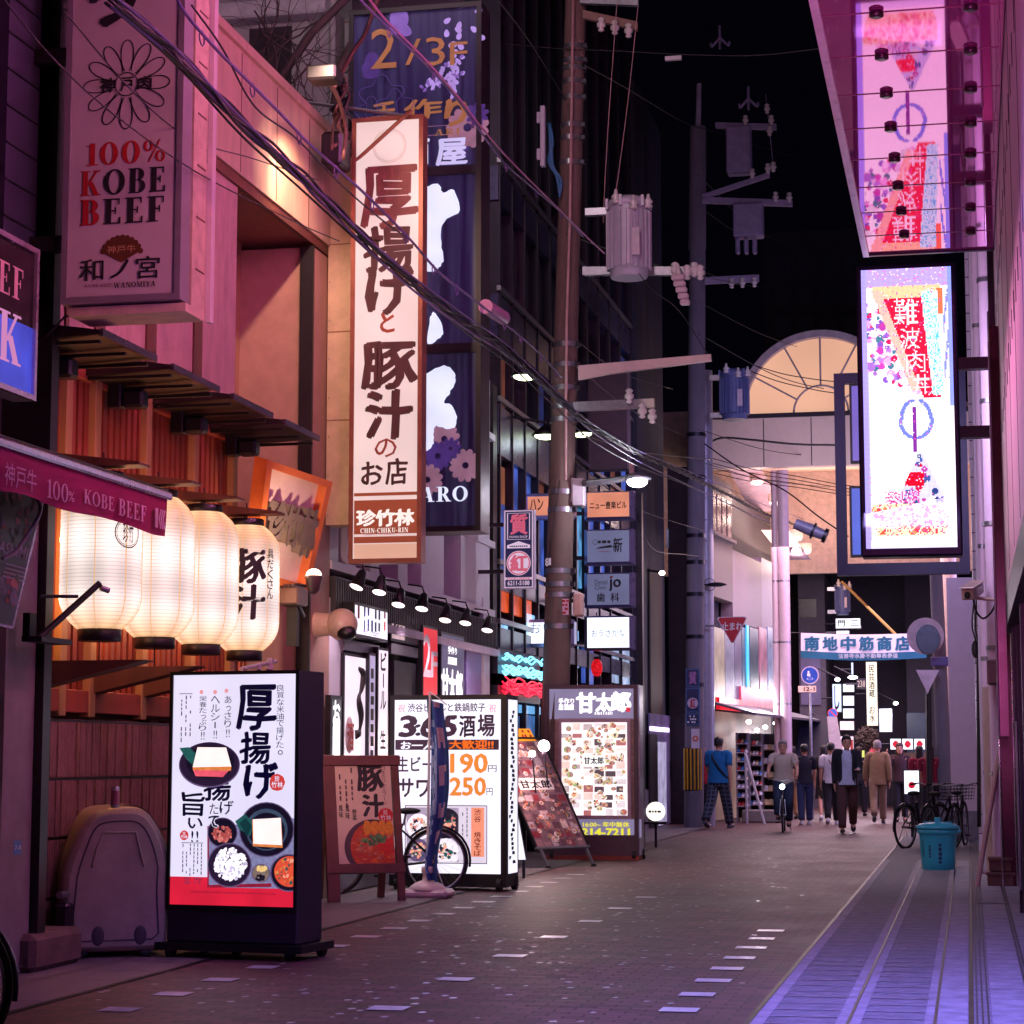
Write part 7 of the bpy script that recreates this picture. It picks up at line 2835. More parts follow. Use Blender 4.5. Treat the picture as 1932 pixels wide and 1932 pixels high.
# ================================================================== BACK BUILDING ABOVE THE RESTAURANT, VINE
YBk=29.0
fr=FY(400,300,YBk)
t=thing("apartment_building","pale unlit building with balcony rising behind the restaurant roof","building",fr.M())
PALE=pm("grey_render",S(176,166,172),.8,var=.1,scale=3)
q=fr.box(300,44,628,420)
b=MB()
b.box((q[0],q[1]-3,-5),(q[2],q[3] + .0,0),PALE)
b.box((q[0],q[3] + .01,-5),(fr.uv(654,100)[0],q[3]+3.5,-1.4),PALE)
b.build("wall",t)
b=MB()
q2=fr.box(420,12,626,44)
b.bbox((q2[0]-2,q2[1],-1.3),(q2[2],q2[3],.35),.03,pm("balcony_grey",S(200,188,200),.7))
b.build("balcony",t)
b=MB()
q3=fr.box(470,52,551,160)
b.rect(q3,.01,pm("dark_pane",S(58,50,56),.3))
b.rect((fr.uv(480,0)[0],fr.uv(480,10)[1],fr.uv(560,0)[0],fr.uv(480,-60)[1]),-1.38,pm("dark_pane",S(58,50,56),.3))
b.build("window",t)
for px in (408,448,570,578,632):
 b=MB()
 u=fr.uv(px,20)[0]
 b.cyl((u,fr.uv(px,14 if px<600 else 300)[1],-1.0 if px<600 else .1),(u,fr.uv(px,-80)[1],-1.0 if px<600 else .1),.05,mat=PALE)
 b.build("downpipe",t)
b=MB()
q4=fr.box(622,20,655,300)
b.box((q4[0] + .1,q4[1],-2),(q4[2],q4[3],-.4),PALE)
for i in range(6):
 b.box((q4[0] + .1,q4[1]+i * .55,-.3995),(q4[2],q4[1]+i * .55 + .02,-.39),BROWN)
b.build("side_wall",t)
rn=random.Random(77)
vn=MB()
VINE=pm("vine_bark",S(70,52,56),.9)
def vine(p,d,r,n,lv):
 pts=[p]
 for i in range(n):
  d=(d+V((rn.uniform(-.4,.4),rn.uniform(-.15,.15),rn.uniform(-.4,.4)))).normalized()
  p=p+d * .16
  pts.append(p)
  if lv and rn.random() < .42:
   vine(p,(d+V((rn.uniform(-1,1),rn.uniform(-.3,.3),rn.uniform(-1,1)))).normalized(),r * .6,int(n * .6),lv-1)
 vn.tube(pts,[r*(1 - .6*i/n) for i in range(len(pts))],VINE,4)
O_=onY(500,250,27.2)
for (px,py,dx,dz) in ((520,-10,.1,-1),(600,40,-.8,-.3),(480,20,.3,-1),(585,120,-.6,-.6),(560,240,-.3,.9),(610,200,-.7,.4),(545,60,.2,-1)):
 vine(onY(px,py,27.2)-O_,V((dx,0,dz)).normalized(),.016,15,2)
vn.tube([onY(520,160,27)-O_,onY(590,60,27)-O_,onY(680,-30,27)-O_],.06,VINE,6)
vn.tube([onY(630,210,27)-O_,onY(640,130,27)-O_,onY(720,-20,27)-O_],.07,VINE,6)
tag(vn.build("climbing_vine",None,MX.Translation(O_)),"bare tangled vine over the pale building behind the restaurant","vine")
# loose conduit tangle at the roof edge
b=MB()
O_=onX(640,260,-6.1)
for k in range(9):
 pts=[onX(625+rn.uniform(0,40),150+i*26+rn.uniform(-8,8),-6.1+rn.uniform(-.1,.1))-O_ for i in range(6)]
 b.tube(smooth_path(pts,4),rn.uniform(.01,.025),DARKM if k%2 else pm("rusty_tube",S(150,110,90),.5,.5),5)
b.bbox((-.12,-.25,-.35),(.1,.1,.0),.03,DARKM)
tag(b.build("conduit_tangle",None,MX.Translation(O_)),"tangled conduits and junction box at the roof edge beside the cream sign","conduit")
# ================================================================== BUILDING D, dark, before the crossing
t=thing("dark_block","dark narrow building with stone low wall and lit doorway before the crossing","building",(XL,43,0))
YD0,YD1=YC1 + .05,44.9
b=MB()
b.box((-11,YD0,0),(-6.3,YD1,15),pm("dark_navy_wall",S(30,28,44),.7,var=.25))
b.build("wall",t,I4)
b=MB()
XD=-6.25
b.add([(XD,YD0,0),(XD,YD1,0),(XD,YD1,zx(1300,1500,XD)),(XD,YD0,zx(1210,1486,XD)),(XD - .05,YD0,0),(XD - .05,YD1,0),(XD - .05,YD1,zx(1300,1500,XD)),(XD - .05,YD0,zx(1210,1486,XD))],
  [(0,1,2,3),(7,6,5,4),(3,2,6,7)],pm("veined_stone",S(130,122,140),.5,var=.3,scale=2.5,stretch=(1,1,.3)))
b.build("stone_wall",t,I4)
def dwin(nm,a,c,p0,p1,m,X=XD + .01):
 b=MB()
 z0,z1=max(.03,zx((a+c)/2,p1,X)),zx((a+c)/2,p0,X)
 b.box((X - .03,yx(a,X,1300),z0),(X,yx(c,X,1300),z1),m)
 return b.build(nm,t,I4)
dwin("doorway",1225,1292,1350,1600,pm("doorway_violet",S(120,112,150),.5))
dwin("door_light",1227,1262,1372,1380,em("door_strip",S(235,210,255),3,0),XD + .03)
dwin("door_leaf",1225,1240,1385,1600,BLACK,XD + .03)
dwin("door_panel",1241,1256,1400,1600,em("door_panel_lit",S(190,180,220),.7,.3,4),XD + .03)
dwin("vent",1264,1288,1436,1470,DARKM,XD + .03)
dwin("window",1262,1276,1005,1040,em("pale_pane3",S(120,116,150),.5,.4,3))
dwin("window",1280,1292,1018,1055,em("pale_pane3",S(120,116,150),.5))
dwin("window",1296,1308,1030,1070,em("pale_pane4",S(190,170,190),.7,.4,3))
dwin("pilaster",1228,1250,1080,1480,pm("olive_wall",S(70,60,50),.7),XD)
b=MB()
b.box((-7,YC1-5,6.4),(-5.7,YC1-4.6,8.2),pm("mauve_fin",S(90,70,84),.6))
b.build("fin",t,I4)
P=onX(1249,1081,-6.0)
t2=thing("wall_lamp","tiny warm lamp alone on the dark narrow building","lamp",P)
b=MB()
b.ell((0,0,0),(.06,.06,.05),em("tiny_lamp",(1,.84,.7),18,0),12,8)
b.build("bulb",t2)
b=MB()
b.cyl((-.02,0,.02),(-.3,0,.06),.025,mat=DARKM)
b.build("bracket",t2)
fr=FY(1237,1535,34.5)
t2=thing("round_lamp","round white lit globe sign right of the izakaya light box","lamp",onY(1237,1531,33.5))
b=MB()
b.lathe([(.05,-.08),(.13,-.07),(.15,-.03),(.15,.03),(.13,.07),(.05,.08)],em("globe_lit",(1,.93,.84),1.3,.06),28,MX.Rotation(R(90),4,'X'))
b.build("globe",t2)
b=MB()
b.micro((-.1,-.03,.1,.03),0,INKB,1,.8)
b.v=[(v[0],-.085-v[2],v[1]) for v in b.v]
b.build("lettering",t2)
b=MB()
b.cyl((0,0,-.15),(0,0,-.73),.02,mat=DARKM)
b.box((-.2,-.15,-.76),(.2,.15,-.73),DARKM)
b.box((-.18,-.1,-.2),(.18,.1,-.16),DARKM)
b.build("stand",t2)
# ================================================================== ARCADE BEYOND THE CROSSING
YR=48.0
t=thing("arcade_hall","covered arcade with arched fan window, beige fascia and white columns beyond the crossing","building",(-4,YR,0))
fr=FY(1345,880,YR)
BEI=pm("beige_fascia",S(206,186,176),.6,var=.05)
uL,uR=fr.uv(1300,830)[0],fr.uv(1900,830)[0]
vb_,vt_=fr.uv(1500,880)[1],fr.uv(1500,787)[1]
b=MB()
b.box((uL,vb_,-.3),(uR,vt_,0),BEI)
for px in (1340,1440,1530,1620):
 u=fr.uv(px,830)[0]
 b.box((u,vb_ + .02,.0005),(u + .02,vt_ - .02,.004),DARKM)
b.box((uL,vt_ + .0005,-.3),(uR,vt_ + .1,.06),DARKM)
b.build("fascia",t,fr.M())
c=fr.uv(1549,786)
c=(c[0],vt_ + .1)
ro=fr.uv(1549,624)[1]-c[1]
ri=fr.uv(1549,637)[1]-c[1]
b=MB()
pts=[(c[0]+ri*cos(R(a)),c[1]+ri*sin(R(a)),-.1) for a in range(0,181,6)]
b.poly(pts,em("peach_glass",S(240,182,150),.86,.1,.5))
b.build("fan_window",t,fr.M())
b=MB()
AR=pm("arch_grey",S(160,148,160),.5,.2)
n=40
for (r0,r1,z0,z1) in ((ri,ro,-.25,.12),):
 vs=[]
 for i in range(n+1):
  a=pi*i/n
  for r_,z_ in ((r0,z0),(r1,z0),(r1,z1),(r0,z1)):
   vs.append((c[0]+r_*cos(a),c[1]+r_*sin(a),z_))
 fs=[]
 for i in range(n):
  for k in range(4):
   fs.append((4*i+k,4*i+(k+1)%4,4*i+4+(k+1)%4,4*i+4+k))
 b.add(vs,fs,AR)
rin=ri * .36
b.tube([(c[0]+rin*cos(pi*i/20),c[1]+rin*sin(pi*i/20),-.04) for i in range(21)],.024,AR,6)
for a in (30,62,90,118,150):
 b.cyl((c[0]+rin*cos(R(a)),c[1]+rin*sin(R(a)),-.05),(c[0]+ri*cos(R(a)),c[1]+ri*sin(R(a)),-.05),.022,n=6,mat=AR)
b.build("arch_frame",t,fr.M())
# ceiling and far panel
b=MB()
zc_=vb_+fr.O.z
YR2=58.0
frr=FY(1500,1082,YR2)
zfar=frr.O.z
b.add([(uL+fr.O.x-1,YR + .01,zc_ + .05),(fr.O.x+uR,YR + .01,zc_ + .05),(fr.O.x+uR,YR2,zc_+1.2),(uL+fr.O.x-1,YR2,zc_+1.2)],[(0,1,2,3)],pm("arcade_ceiling",S(226,190,176),.6))
b.box((-9,YR2,zfar),(3,YR2 + .3,zc_+3),pm("arcade_end_panel",S(226,200,188),.6))
b.build("ceiling",t,I4)
DL=em("down_light",(1,.92,.88),9,0)
for k,(px,py) in enumerate(((1428,909),(1463,948),(1502,1015),(1519,1040))):
 Yk=50+k*1.7
 P=onY(px,py,Yk)
 b=MB()
 b.lathe([(.16,0),(.17,.01),(.17,.2)],pm("beige_box",S(220,190,184),.5),16,MX.Translation(P),caps=False)
 b.ell(P+V((0,0,-.02)),(.14,.14,.05),DL,12,6)
 b.build("downlight",t,I4)
 point("arcade_light",P+V((0,0,-.4)),(1,.72,.6),60,.15)
for (p,col_) in ((((1374,884),(1436,884),(1478,965),(1416,965)),"slope_a"),(((1436,1000),(1488,1000),(1530,1056),(1480,1056)),"slope_b")):
 b=MB()
 Q=[onY(x,y,51 if i<2 else 54.0) for i,(x,y) in enumerate(p)]
 b.add(Q,[(0,1,2,3)],pm("glossy_violet_soffit",S(206,180,206),.12,.3))
 b.build("soffit_panel",t,I4)
# columns
for (px,w_) in ((1486,18),(1469,10)):
 Yk=YR + .6
 b=MB()
 p=onY(px,1550,Yk)
 r_=(onY(px+w_ * .5,1550,Yk).x-onY(px-w_ * .5,1550,Yk).x)/2
 b.cyl((p.x,Yk,0),(p.x,Yk,zc_),r_*1.2,n=20,mat=pm("arcade_column",S(196,172,184),.4,var=.08))
 for zz_ in (1.2,2.6,4.0,5.4):
  b.cyl((p.x,Yk,zz_),(p.x,Yk,zz_ + .04),r_*1.22,n=20,mat=STEEL)
 b.build("column",t,I4)
# corner shops on the left of the arcade
t=thing("corner_shop","corner shop with glass upper storey, red band and lit shoe racks under an awning","building",(-6,50,0))
YK_=49.2
fr=FY(1345,1560,YK_)
# side wall seen obliquely: runs from near-left to far-right
Pn,Pf=onZ(1338,1564),onY(1470,1542,53.5)
Pn=onY(1340,1560,45.4)
ex=V((Pf.x-Pn.x,Pf.y-Pn.y,0)).normalized()
frs=Fr(V((Pn.x,Pn.y,0)),ex)
def sbox(nm,a,c,p0,p1,m,w0=-.2,w1=0.0):
 u0,u1=frs.uv(a,1200)[0],frs.uv(c,1200)[0]
 pm_=(a+c)/2
 v0,v1=max(.02,frs.uv(pm_,p1)[1]),frs.uv(pm_,p0)[1]
 b=MB()
 b.box((u0,v0,w0),(u1,v1,w1),m)
 return b.build(nm,t,frs.M())
b=MB()
ue=frs.uv(1482,1200)[0]
hw=frs.uv(1345,890)[1]
b.box((-.3,0,-.8),(ue,hw,-.35),DARKWALL)
b.build("wall",t,frs.M())
sbox("upper_wall",1342,1384,905,1130,pm("brown_dark_clad",S(84,66,70),.5),-.3,.0)
for i in range(4):
 sbox("window",1345+i*9.5,1352+i*9.5,930+i*6,1010+i*3,pm("dim_lilac_pane",S(110,84,96),.2),-.02,.02)
sbox("ledge",1342,1384,1012,1018,STEEL,-.02,.1)
sbox("upper_wall",1385,1440,1050,1180,pm("mauve_clad",S(122,102,118),.5),-.3,-.02)
sbox("upper_wall",1440,1470,1060,1300,pm("lilac_clad",S(150,132,160),.5),-.3,-.02)
gl=[(1346,1366,S(170,150,130)),(1367,1384,S(130,120,150)),(1385,1398,S(110,90,130)),(1399,1412,S(70,90,130)),(1414,1430,S(60,70,100)),(1432,1446,S(190,110,150)),(1448,1462,S(150,150,200))]
for i,(a,c,col) in enumerate(gl):
 sbox("glass_pane",a,c,1185,1326,em("shop_glass_%d" % i,col,.55,.5,2.5),-.1,.01)
sbox("neon_strip",1406,1410,1180,1300,em("cyan_strip",S(70,190,255),1.2,0),.01,.04)
sbox("red_band",1348,1392,1318,1340,em("red_band_lit",S(240,30,50),1.1,.3,3),.02,.1)
sbox("red_band",1392,1462,1300,1340,em("pink_band_lit",S(226,60,110),.7,.5,3),.02,.06)
b=MB()
u1=frs.uv(1476,1350)[0]
va,vb2=frs.uv(1360,1330)[1],frs.uv(1360,1352)[1]
b.add([(0,va,.05),(u1,va,.05),(u1,vb2,1.0),(0,vb2,1.0),(0,va + .05,.05),(u1,va + .05,.05),(u1,vb2 + .05,1.0),(0,vb2 + .05,1.0)],
  [(3,2,1,0),(4,5,6,7),(2,3,7,6),(0,4,7,3),(1,2,6,5)],pm("awning_dark",S(90,80,96),.6))
b.build("awning",t,frs.M())
sbox("shop_interior",1346,1474,1345,1552,em("shop_glow",S(150,116,110),.5,.6,1.2),-.34,-.3)
b=MB()
for (px,py) in ((1388,1362),(1420,1372),(1440,1365),(1404,1378)):
 u,v=frs.uv(px,py)
 b.ell((u,v,.3),(.06,.05,.06),em("shop_lamp",(1,.93,1),14,0),12,8)
b.build("shop_lamp",t,frs.M())
for k,a in enumerate((1.2,3.2)):
 P=frs.O+frs.ex*a+frs.ez * .7+V((0,0,2.6))
 point("shop_front_light",P,(1,.86,.92),60,.15)
# racks of shoes and hats standing out front
KIT=[pm("shoe_%d" % i,c,.5,var=.1) for i,c in enumerate((S(240,236,246),S(226,214,230),S(90,90,110),S(200,60,60),S(60,120,190),S(230,200,160),S(240,240,250)))]
rn=random.Random(99)
def goods_rack(label,px0,px1,Yd,cols,rows,hat):
 P=onY((px0+px1)/2,1500,Yd)
 P.z=0
 t=thing("shoe_rack" if not hat else "hat_rack",label,"display rack",P,"display racks of the corner shop")
 w_=onY(px1,1500,Yd).x-onY(px0,1500,Yd).x
 b=MB()
 for s_ in (-1,1):
  b.box((s_*w_/2 - .02,-.02,0),(s_*w_/2 + .02,.3,1.95),STEEL)
 b.box((-w_/2,.28,.1),(w_/2,.3,1.95),pm("rack_back",S(60,54,66),.6))
 for j in range(rows):
  z_ = .35+j*1.55/rows
  b.box((-w_/2 + .02,-.05,z_ - .02),(w_/2 - .02,.28,z_),WOODL if hat else STEEL)
 b.build("frame",t)
 for j in range(rows):
  b=MB()
  z_ = .35+j*1.55/rows
  for i in range(cols):
   x=-w_/2+w_*(i + .5)/cols
   m=rn.choice(KIT[:3]+KIT[3:] if not hat else [KIT[5],KIT[0],KIT[1],KIT[5]])
   if hat:
    b.lathe([(.13,z_),(.13,z_ + .012),(.075,z_ + .02),(.07,z_ + .1),(.03,z_ + .12)],m,14,MX.Translation((x,.08,0)))
   else:
    b.ell((x,.0,z_ + .035),(.045,.12,.035),m,10,6)
    b.ell((x,.09,z_ + .06),(.042,.06,.05),m,10,6)
    b.box((x - .045,-.12,z_),(x + .045,.15,z_ + .012),KIT[0])
  b.build("hats" if hat else "shoes",t)
goods_rack("steel rack of white trainers in tiers right of the blue shirted man",1391,1412,46.8,3,8,False)
goods_rack("rack of pale shoes and boxes behind the trainer rack",1414,1438,48.2,4,7,False)
goods_rack("wooden rack of straw hats behind the cyclist",1440,1468,48.8,3,5,True)
# plinth and leaning board in front
P=onZ(1440,1552)
b=MB()
b.bbox((-.45,-.15,0),(.45,.15,.28),.03,CONC)
tag(b.build("concrete_plinth",None,MX.Translation(P)),"low grey block at the foot of the shoe racks","block")
P=onZ(1432,1556)
t2=thing("easel_sign","thin pale folding frame leaning in front of the shoe racks","sign stand",P)
b=MB()
b.cyl((.12,0,0),(-.28,.1,1.5),.03,mat=WHITEP)
b.cyl((-.3,.5,0),(-.28,.1,1.5),.025,mat=WHITEP)
b.build("leg",t2)
# ================================================================== FAR STREET BEYOND THE ARCADE
def far_building(label,px0,px1,ptop,Yd,m,wins,depth=8,pbot=None):
 fr=FY(px0,ptop,Yd)
 t=thing("far_building",label,"building",MX.Translation((fr.O.x,Yd,0)))
 x1=onY(px1,ptop,Yd).x-fr.O.x
 b=MB()
 b.box((0,0,0 if pbot is None else onY(px0,pbot,Yd).z),(x1,depth,fr.O.z),m)
 b.build("wall",t)
 for (a,c,p0,p1,mm) in wins:
  q0,q1=onY(a,p1,Yd),onY(c,p0,Yd)
  b=MB()
  b.box((q0.x-fr.O.x,-.06,max(.02,q0.z)),(q1.x-fr.O.x,-.01,q1.z),mm)
  b.build("window",t)
 return t
DN=pm("far_dark",S(44,38,54),.8,var=.3)
DN2=pm("far_grey",S(96,86,104),.8,var=.2)
DN3=pm("far_brown",S(110,84,76),.8,var=.2)
DPN=pm("far_pane",S(34,34,48),.3,var=.3)
far_building("tall dark building with faint windows above the arched fan window",1440,1760,440,64,DN,[(1462+i*44,1490+i*44,480+j*58,520+j*58,DPN) for i in range(5) for j in range(3)])
far_building("dark building right of the far lane with blank blue panel",1706,1800,1080,62,DN,[(1712,1752,1345,1420,pm("blue_blank_panel",S(40,60,84),.4)),(1700,1760,1420,1440,DN3)])
far_building("grey building with balcony left of the far lane",1505,1555,1085,61,DN2,[(1508,1540,1130,1165,DPN),(1512,1548,1240,1330,pm("far_violet",S(110,100,140),.6))])
far_building("dark infill building at the end of the far lane",1545,1720,1040,90,DN,[(1560+40*i,1580+40*i,1120,1180,DPN) for i in range(4)])
FARY=58
W1=em("far_white_lit",S(240,240,255),1.6,.1,2)
W2=em("far_cool_lit",S(196,214,255),1.3,.2,2)
W3=em("far_cream_lit",S(255,238,214),1.5,.1,2)
def far_sign(name,label,px0,py0,px1,py1,Yd,m,glyph=None,vert=False,ink=INKB,group=None,rim=DARKM,bold=.02):
 fr=FY(px0,py1,Yd)
 t=thing(name,label,"sign",fr.M(),group)
 q=fr.box(px0,py0,px1,py1)
 b=MB()
 b.box((q[0],q[1],-.2),(q[2],q[3],-.01),rim)
 b.build("cabinet",t)
 b=MB()
 r_=min(q[2]-q[0],q[3]-q[1]) * .05
 b.rect((q[0]+r_,q[1]+r_,q[2]-r_,q[3]-r_),0,m)
 b.build("panel",t)
 if glyph:
  e=MB()
  w_,h_=q[2]-q[0],q[3]-q[1]
  if vert:
   e.vtext(glyph,(q[0]+w_ * .25,q[1]+h_ * .06,q[0]+w_ * .75,q[1]+h_ * .95),.004,ink,bold)
  else:
   e.text(glyph,(q[0]+w_ * .1,q[1]+h_ * .2,q[2]-w_ * .1,q[3]-h_ * .2),.004,ink,bold)
  e.build("lettering",t)
 b=MB()
 b.cyl((q[0] - .3,(q[1]+q[3])/2,-.15),(q[0],(q[1]+q[3])/2,-.15),.025,mat=DARKM)
 b.build("bracket",t)
 return t
far_sign("lane_sign","white lit box with two black characters above the street banner",1576,1166,1624,1186,59,W1,"門  三")
far_sign("lane_sign","thin white lit strip just above the street banner",1578,1190,1602,1196,59,W1)
far_sign("lane_sign","tall narrow cream lit sign with vertical brush characters below the street banner",1634,1248,1656,1370,59.5,W3,"民芸酒蔵 お水",True)
far_sign("lane_sign","blue white lit sign board, leftmost in the far lane",1570,1290,1588,1344,59,W2,"し",True)
for k,(p0,p1) in enumerate(((1290,1306),(1312,1332),(1336,1356),(1360,1378))):
 far_sign("lane_sign",["small round cornered lit box, top of the stack in the far lane","second lit box of the stack in the far lane","third lit box of the stack in the far lane","pinkish lit box, bottom of the stack in the far lane"][k],
    1590 if k<3 else 1584,p0,1612,p1,59.2,W1 if k<3 else em("far_pink_lit",S(255,220,230),1.3,.2,4),None,False,group="stacked lit boxes in the far lane")
far_sign("lane_sign","white lit square sign with small red mark right of the tall cream sign",1658,1336,1684,1382,60,W1,None)
far_sign("lane_sign","white rounded sign with red ring emblem behind the walking man",1578,1388,1612,1428,57.5,em("far_pinkwhite",S(250,220,240),.95,.1),"日",False,INKR)
far_sign("lane_sign","thin vertical pink and red neon board in the far lane",1640,1390,1652,1450,59,em("far_red_lit",S(226,90,110),.8,.6,6),None)
far_sign("lane_sign","small green yellow lit globe sign behind the walking man",1613,1415,1632,1432,57,em("far_lime",S(226,236,120),1.0,.2),None)
far_sign("lane_sign","white lit strip of a bar at the upper left of the far lane",1606,1250,1610,1275,59,W2,None)
for k in range(3):
 t=far_sign("card_sign",["left","middle","right"][k]+" of three white lit boxes with a red lantern mark",1679+k*22.5,1393,1701+k*22.5,1415,57.0,W1,None,group="three white boxes with red marks")
 fr=FY(1679+k*22.5,1415,57.0)
 q=fr.box(1679+k*22.5,1393,1701+k*22.5,1415)
 b=MB()
 cx,cy=(q[0]+q[2])/2,(q[1]+q[3])/2
 RM=em("far_red_mark",S(215,20,50),.9,0,sample=False)
 b.poly([(cx - .09,cy,.004),(cx - .05,cy - .07,.004),(cx,cy - .1,.004),(cx + .05,cy - .07,.004),(cx + .09,cy,.004),(cx + .05,cy + .07,.004),(cx,cy + .1,.004),(cx - .05,cy + .07,.004)],RM)
 b.build("mark",t)
far_sign("house_number_sign","dark oval plate with number 238 in front of the tall cream sign",1616,1280,1634,1300,58,DN,"238",False,pm("dim_letter",S(150,130,120),.5),rim=DN)
rn=random.Random(17)
for k in range(9):
 px,py=rn.uniform(1560,1690),rn.uniform(1300,1440)
 w_,h_=rn.choice([(7,20),(14,8),(9,9)])
 far_sign("lane_sign","one of the tiny lit shop signs crowding the far lane",px,py,px+w_,py+h_,rn.uniform(62,80),rn.choice([W1,W2,W3,em("far_red_lit",S(226,90,110),.8),em("far_blue_lit",S(90,150,255),1.0)]),None,group="tiny lit signs deep in the far lane")
# street banner
fr=FY(1512,1245,50.5)
t=thing("street_banner","white and teal cloth banner strung across the far lane with teal shopping street lettering","banner",fr.M())
TEAL=pm("teal_cloth",S(30,100,130),.8,var=.1)
WCL=em("banner_cloth_glow",S(206,190,214),.22,.05,base=S(226,214,226))  # slight glow put into the cloth, which is no lamp
b=MB()
n=24
def bp(s_,c):    # c 0 bottom..1 top
 x=1511+(1748-1511)*s_
 yt=1194+3*sin(pi*s_)
 yb_=1241+5*sin(pi*s_)
 u,v=fr.uv(x,yb_+(yt-yb_)*c)
 return (u,v,.04*sin(s_*11))
for (c0,c1,m) in ((0,.28,TEAL),(.28,1,WCL)):
 vs=[]
 for i in range(n+1):
  vs+=[bp(i/n,c0),bp(i/n,c1)]
 b.add(vs,[(2*i,2*i+2,2*i+3,2*i+1) for i in range(n)],m,True)
b.build("cloth",t)
e=MB()
for k,ch in enumerate("南地中筋商店"):
 a,c=1519+k*34.2,1545+k*34.2
 e.text(ch,fr.box(a,1202,c,1227),.06,TEAL,.05,warp=.012)
e.text("法善寺水掛不動尊表参道",fr.box(1582,1233,1694,1242),.06,pm("pale_teal_letter",S(200,206,220),.6),.02)
e.build("lettering",t)
b=MB()
p,q=bp(0,1),bp(1,1)
b.cyl((p[0] - .6,p[1] + .02,0),(p[0],p[1],0),.012,mat=CABLE)
b.cyl((q[0],q[1],0),(q[0] + .6,q[1] + .05,0),.012,mat=CABLE)
b.build("rope",t)
def disc_sign(label,px,py,r_px,Yd,m_rim,m_in,bar=False):
 fr=FY(px,py,Yd)
 t=thing("road_sign",label,"road sign",fr.M())
 r_=fr.box(px,py-5,px+r_px,py+5)[2]
 b=MB()
 b.cyl((0,0,-.03),(0,0,0),r_,n=28,mat=m_rim)
 b.disc((0,0),r_ * .88,.003,m_in,28)
 if bar:
  b.poly([(p[0],p[1],.005) for p in ((-r_ * .7,r_ * .55),(-r_ * .55,r_ * .7),(r_ * .7,-r_ * .55),(r_ * .55,-r_ * .7))][::-1],m_rim)
 b.build("plate",t)
 b=MB()
 if not bar:
  b.ell((-r_ * .15,r_ * .35,.006),(r_ * .12,r_ * .14,.004),INKW,10,6)
  b.poly([(-r_ * .3,r_ * .2,.006),(-r_ * .3,-r_ * .1,.006),(r_ * .05,-r_ * .15,.006),(r_ * .05,r_ * .2,.006)],INKW)
  b.ring((0,-r_ * .4),r_ * .3,r_ * .36,.006,INKW,ry=.35)
  b.build("symbol",t)
 b=MB()
 b.cyl((0,0,-.05),(0,-fr.O.z,-.05),.035,mat=STEEL)
 b.build("post",t)
 return t,fr,r_
t,fr,r_=disc_sign("round blue pedestrian and cyclist sign on the white arcade column",1528,1274,17,49.5,pm("plate_pale",S(200,180,200),.5),pm("sign_blue",S(30,70,170),.4))
b=MB()
q=fr.box(1506,1294,1540,1306)
b.box((q[0],q[1],-.02),(q[2],q[3],.01),pm("cream_plate",S(230,196,176),.5))
b.text("12-1",(q[0] + .13,q[1] + .03,q[2] - .04,q[3] - .03),.012,INKB,.02)
b.build("sub_plate",t)
disc_sign("round blue no parking sign with red rim in the far lane",1571,1346,9.5,57,pm("sign_red",S(200,24,40),.4),pm("sign_blue",S(30,70,170),.4),True)
for k,(px,py,Yd) in enumerate(((1609,1278,57),(1690,1327,60),(1580,1282,56),(1567,1367,56))):
 P=onY(px,py,Yd)
 t=thing("lane_lamp",["shaded white lane lamp left of the tall cream sign","white lane lamp right of the tall cream sign","small twin lamp near the blue round sign","warm twin lamp under the dark awning"][k],"lamp",P,"lamps in the far lane")
 b=MB()
 b.ell((0,0,0),(.13 if k==0 else .07,.08,.05),em("lane_lamp_lit",(.9,.96,1),8,0),12,8)
 b.build("bulb",t)
 b=MB()
 b.cyl((0,.05,.05),(-.5,.2,.3),.02,mat=DARKM)
 b.build("arm",t)
 point("lane_light",P+V((0,-.2,-.3)),(.95,.86,.95),45,.1)
# dark awning left
b=MB()
P=onY(1530,1430,54)
q=[onY(x,y,54)-P for x,y in ((1510,1352),(1560,1352),(1572,1432),(1508,1432))]
b.add([(p.x,(0 if i<2 else -1.2),p.z) for i,p in enumerate(q)],[(0,3,2,1)],pm("navy_awning",S(36,34,60),.7))
b.add([(p.x,(0.03 if i<2 else -1.17),p.z + .03) for i,p in enumerate(q)],[(0,1,2,3)],pm("navy_awning",S(36,34,60),.7))
b.add([(q[1].x,0,q[1].z),(q[1].x + .25,0,q[1].z),(q[2].x + .35,-1.2,q[2].z),(q[2].x,-1.2,q[2].z)],[(0,1,2,3)],pm("pale_stripe",S(170,160,180),.6))
tag(b.build("lane_awning",None,MX.Translation(P)),"dark navy sloping awning with pale edge left of the far lane","awning")
P=onY(1636,1392,58)
b=MB()
rn=random.Random(41)
for k in range(420):
 a,c=rn.uniform(0,6.28),rn.uniform(0,pi)
 r_ = .34*rn.uniform(.4,1)
 p=V((r_*sin(c)*cos(a),r_*sin(c)*sin(a),r_*cos(c) * .9))
 d=V((rn.uniform(-1,1),rn.uniform(-1,1),rn.uniform(-1,1))).normalized() * .07
 e_=d.orthogonal().normalized() * .03
 b.add([p-d,p+e_,p+d,p-e_],[(0,1,2,3)],pm("cedar_needle",S(80,62,60),.9))
b.cyl((0,0,.3),(0,0,.8),.01,mat=CABLE)
tag(b.build("cedar_ball",None,MX.Translation(P)),"dark hanging ball of cedar sprigs between the lit boxes and the tall cream sign","cedar ball")
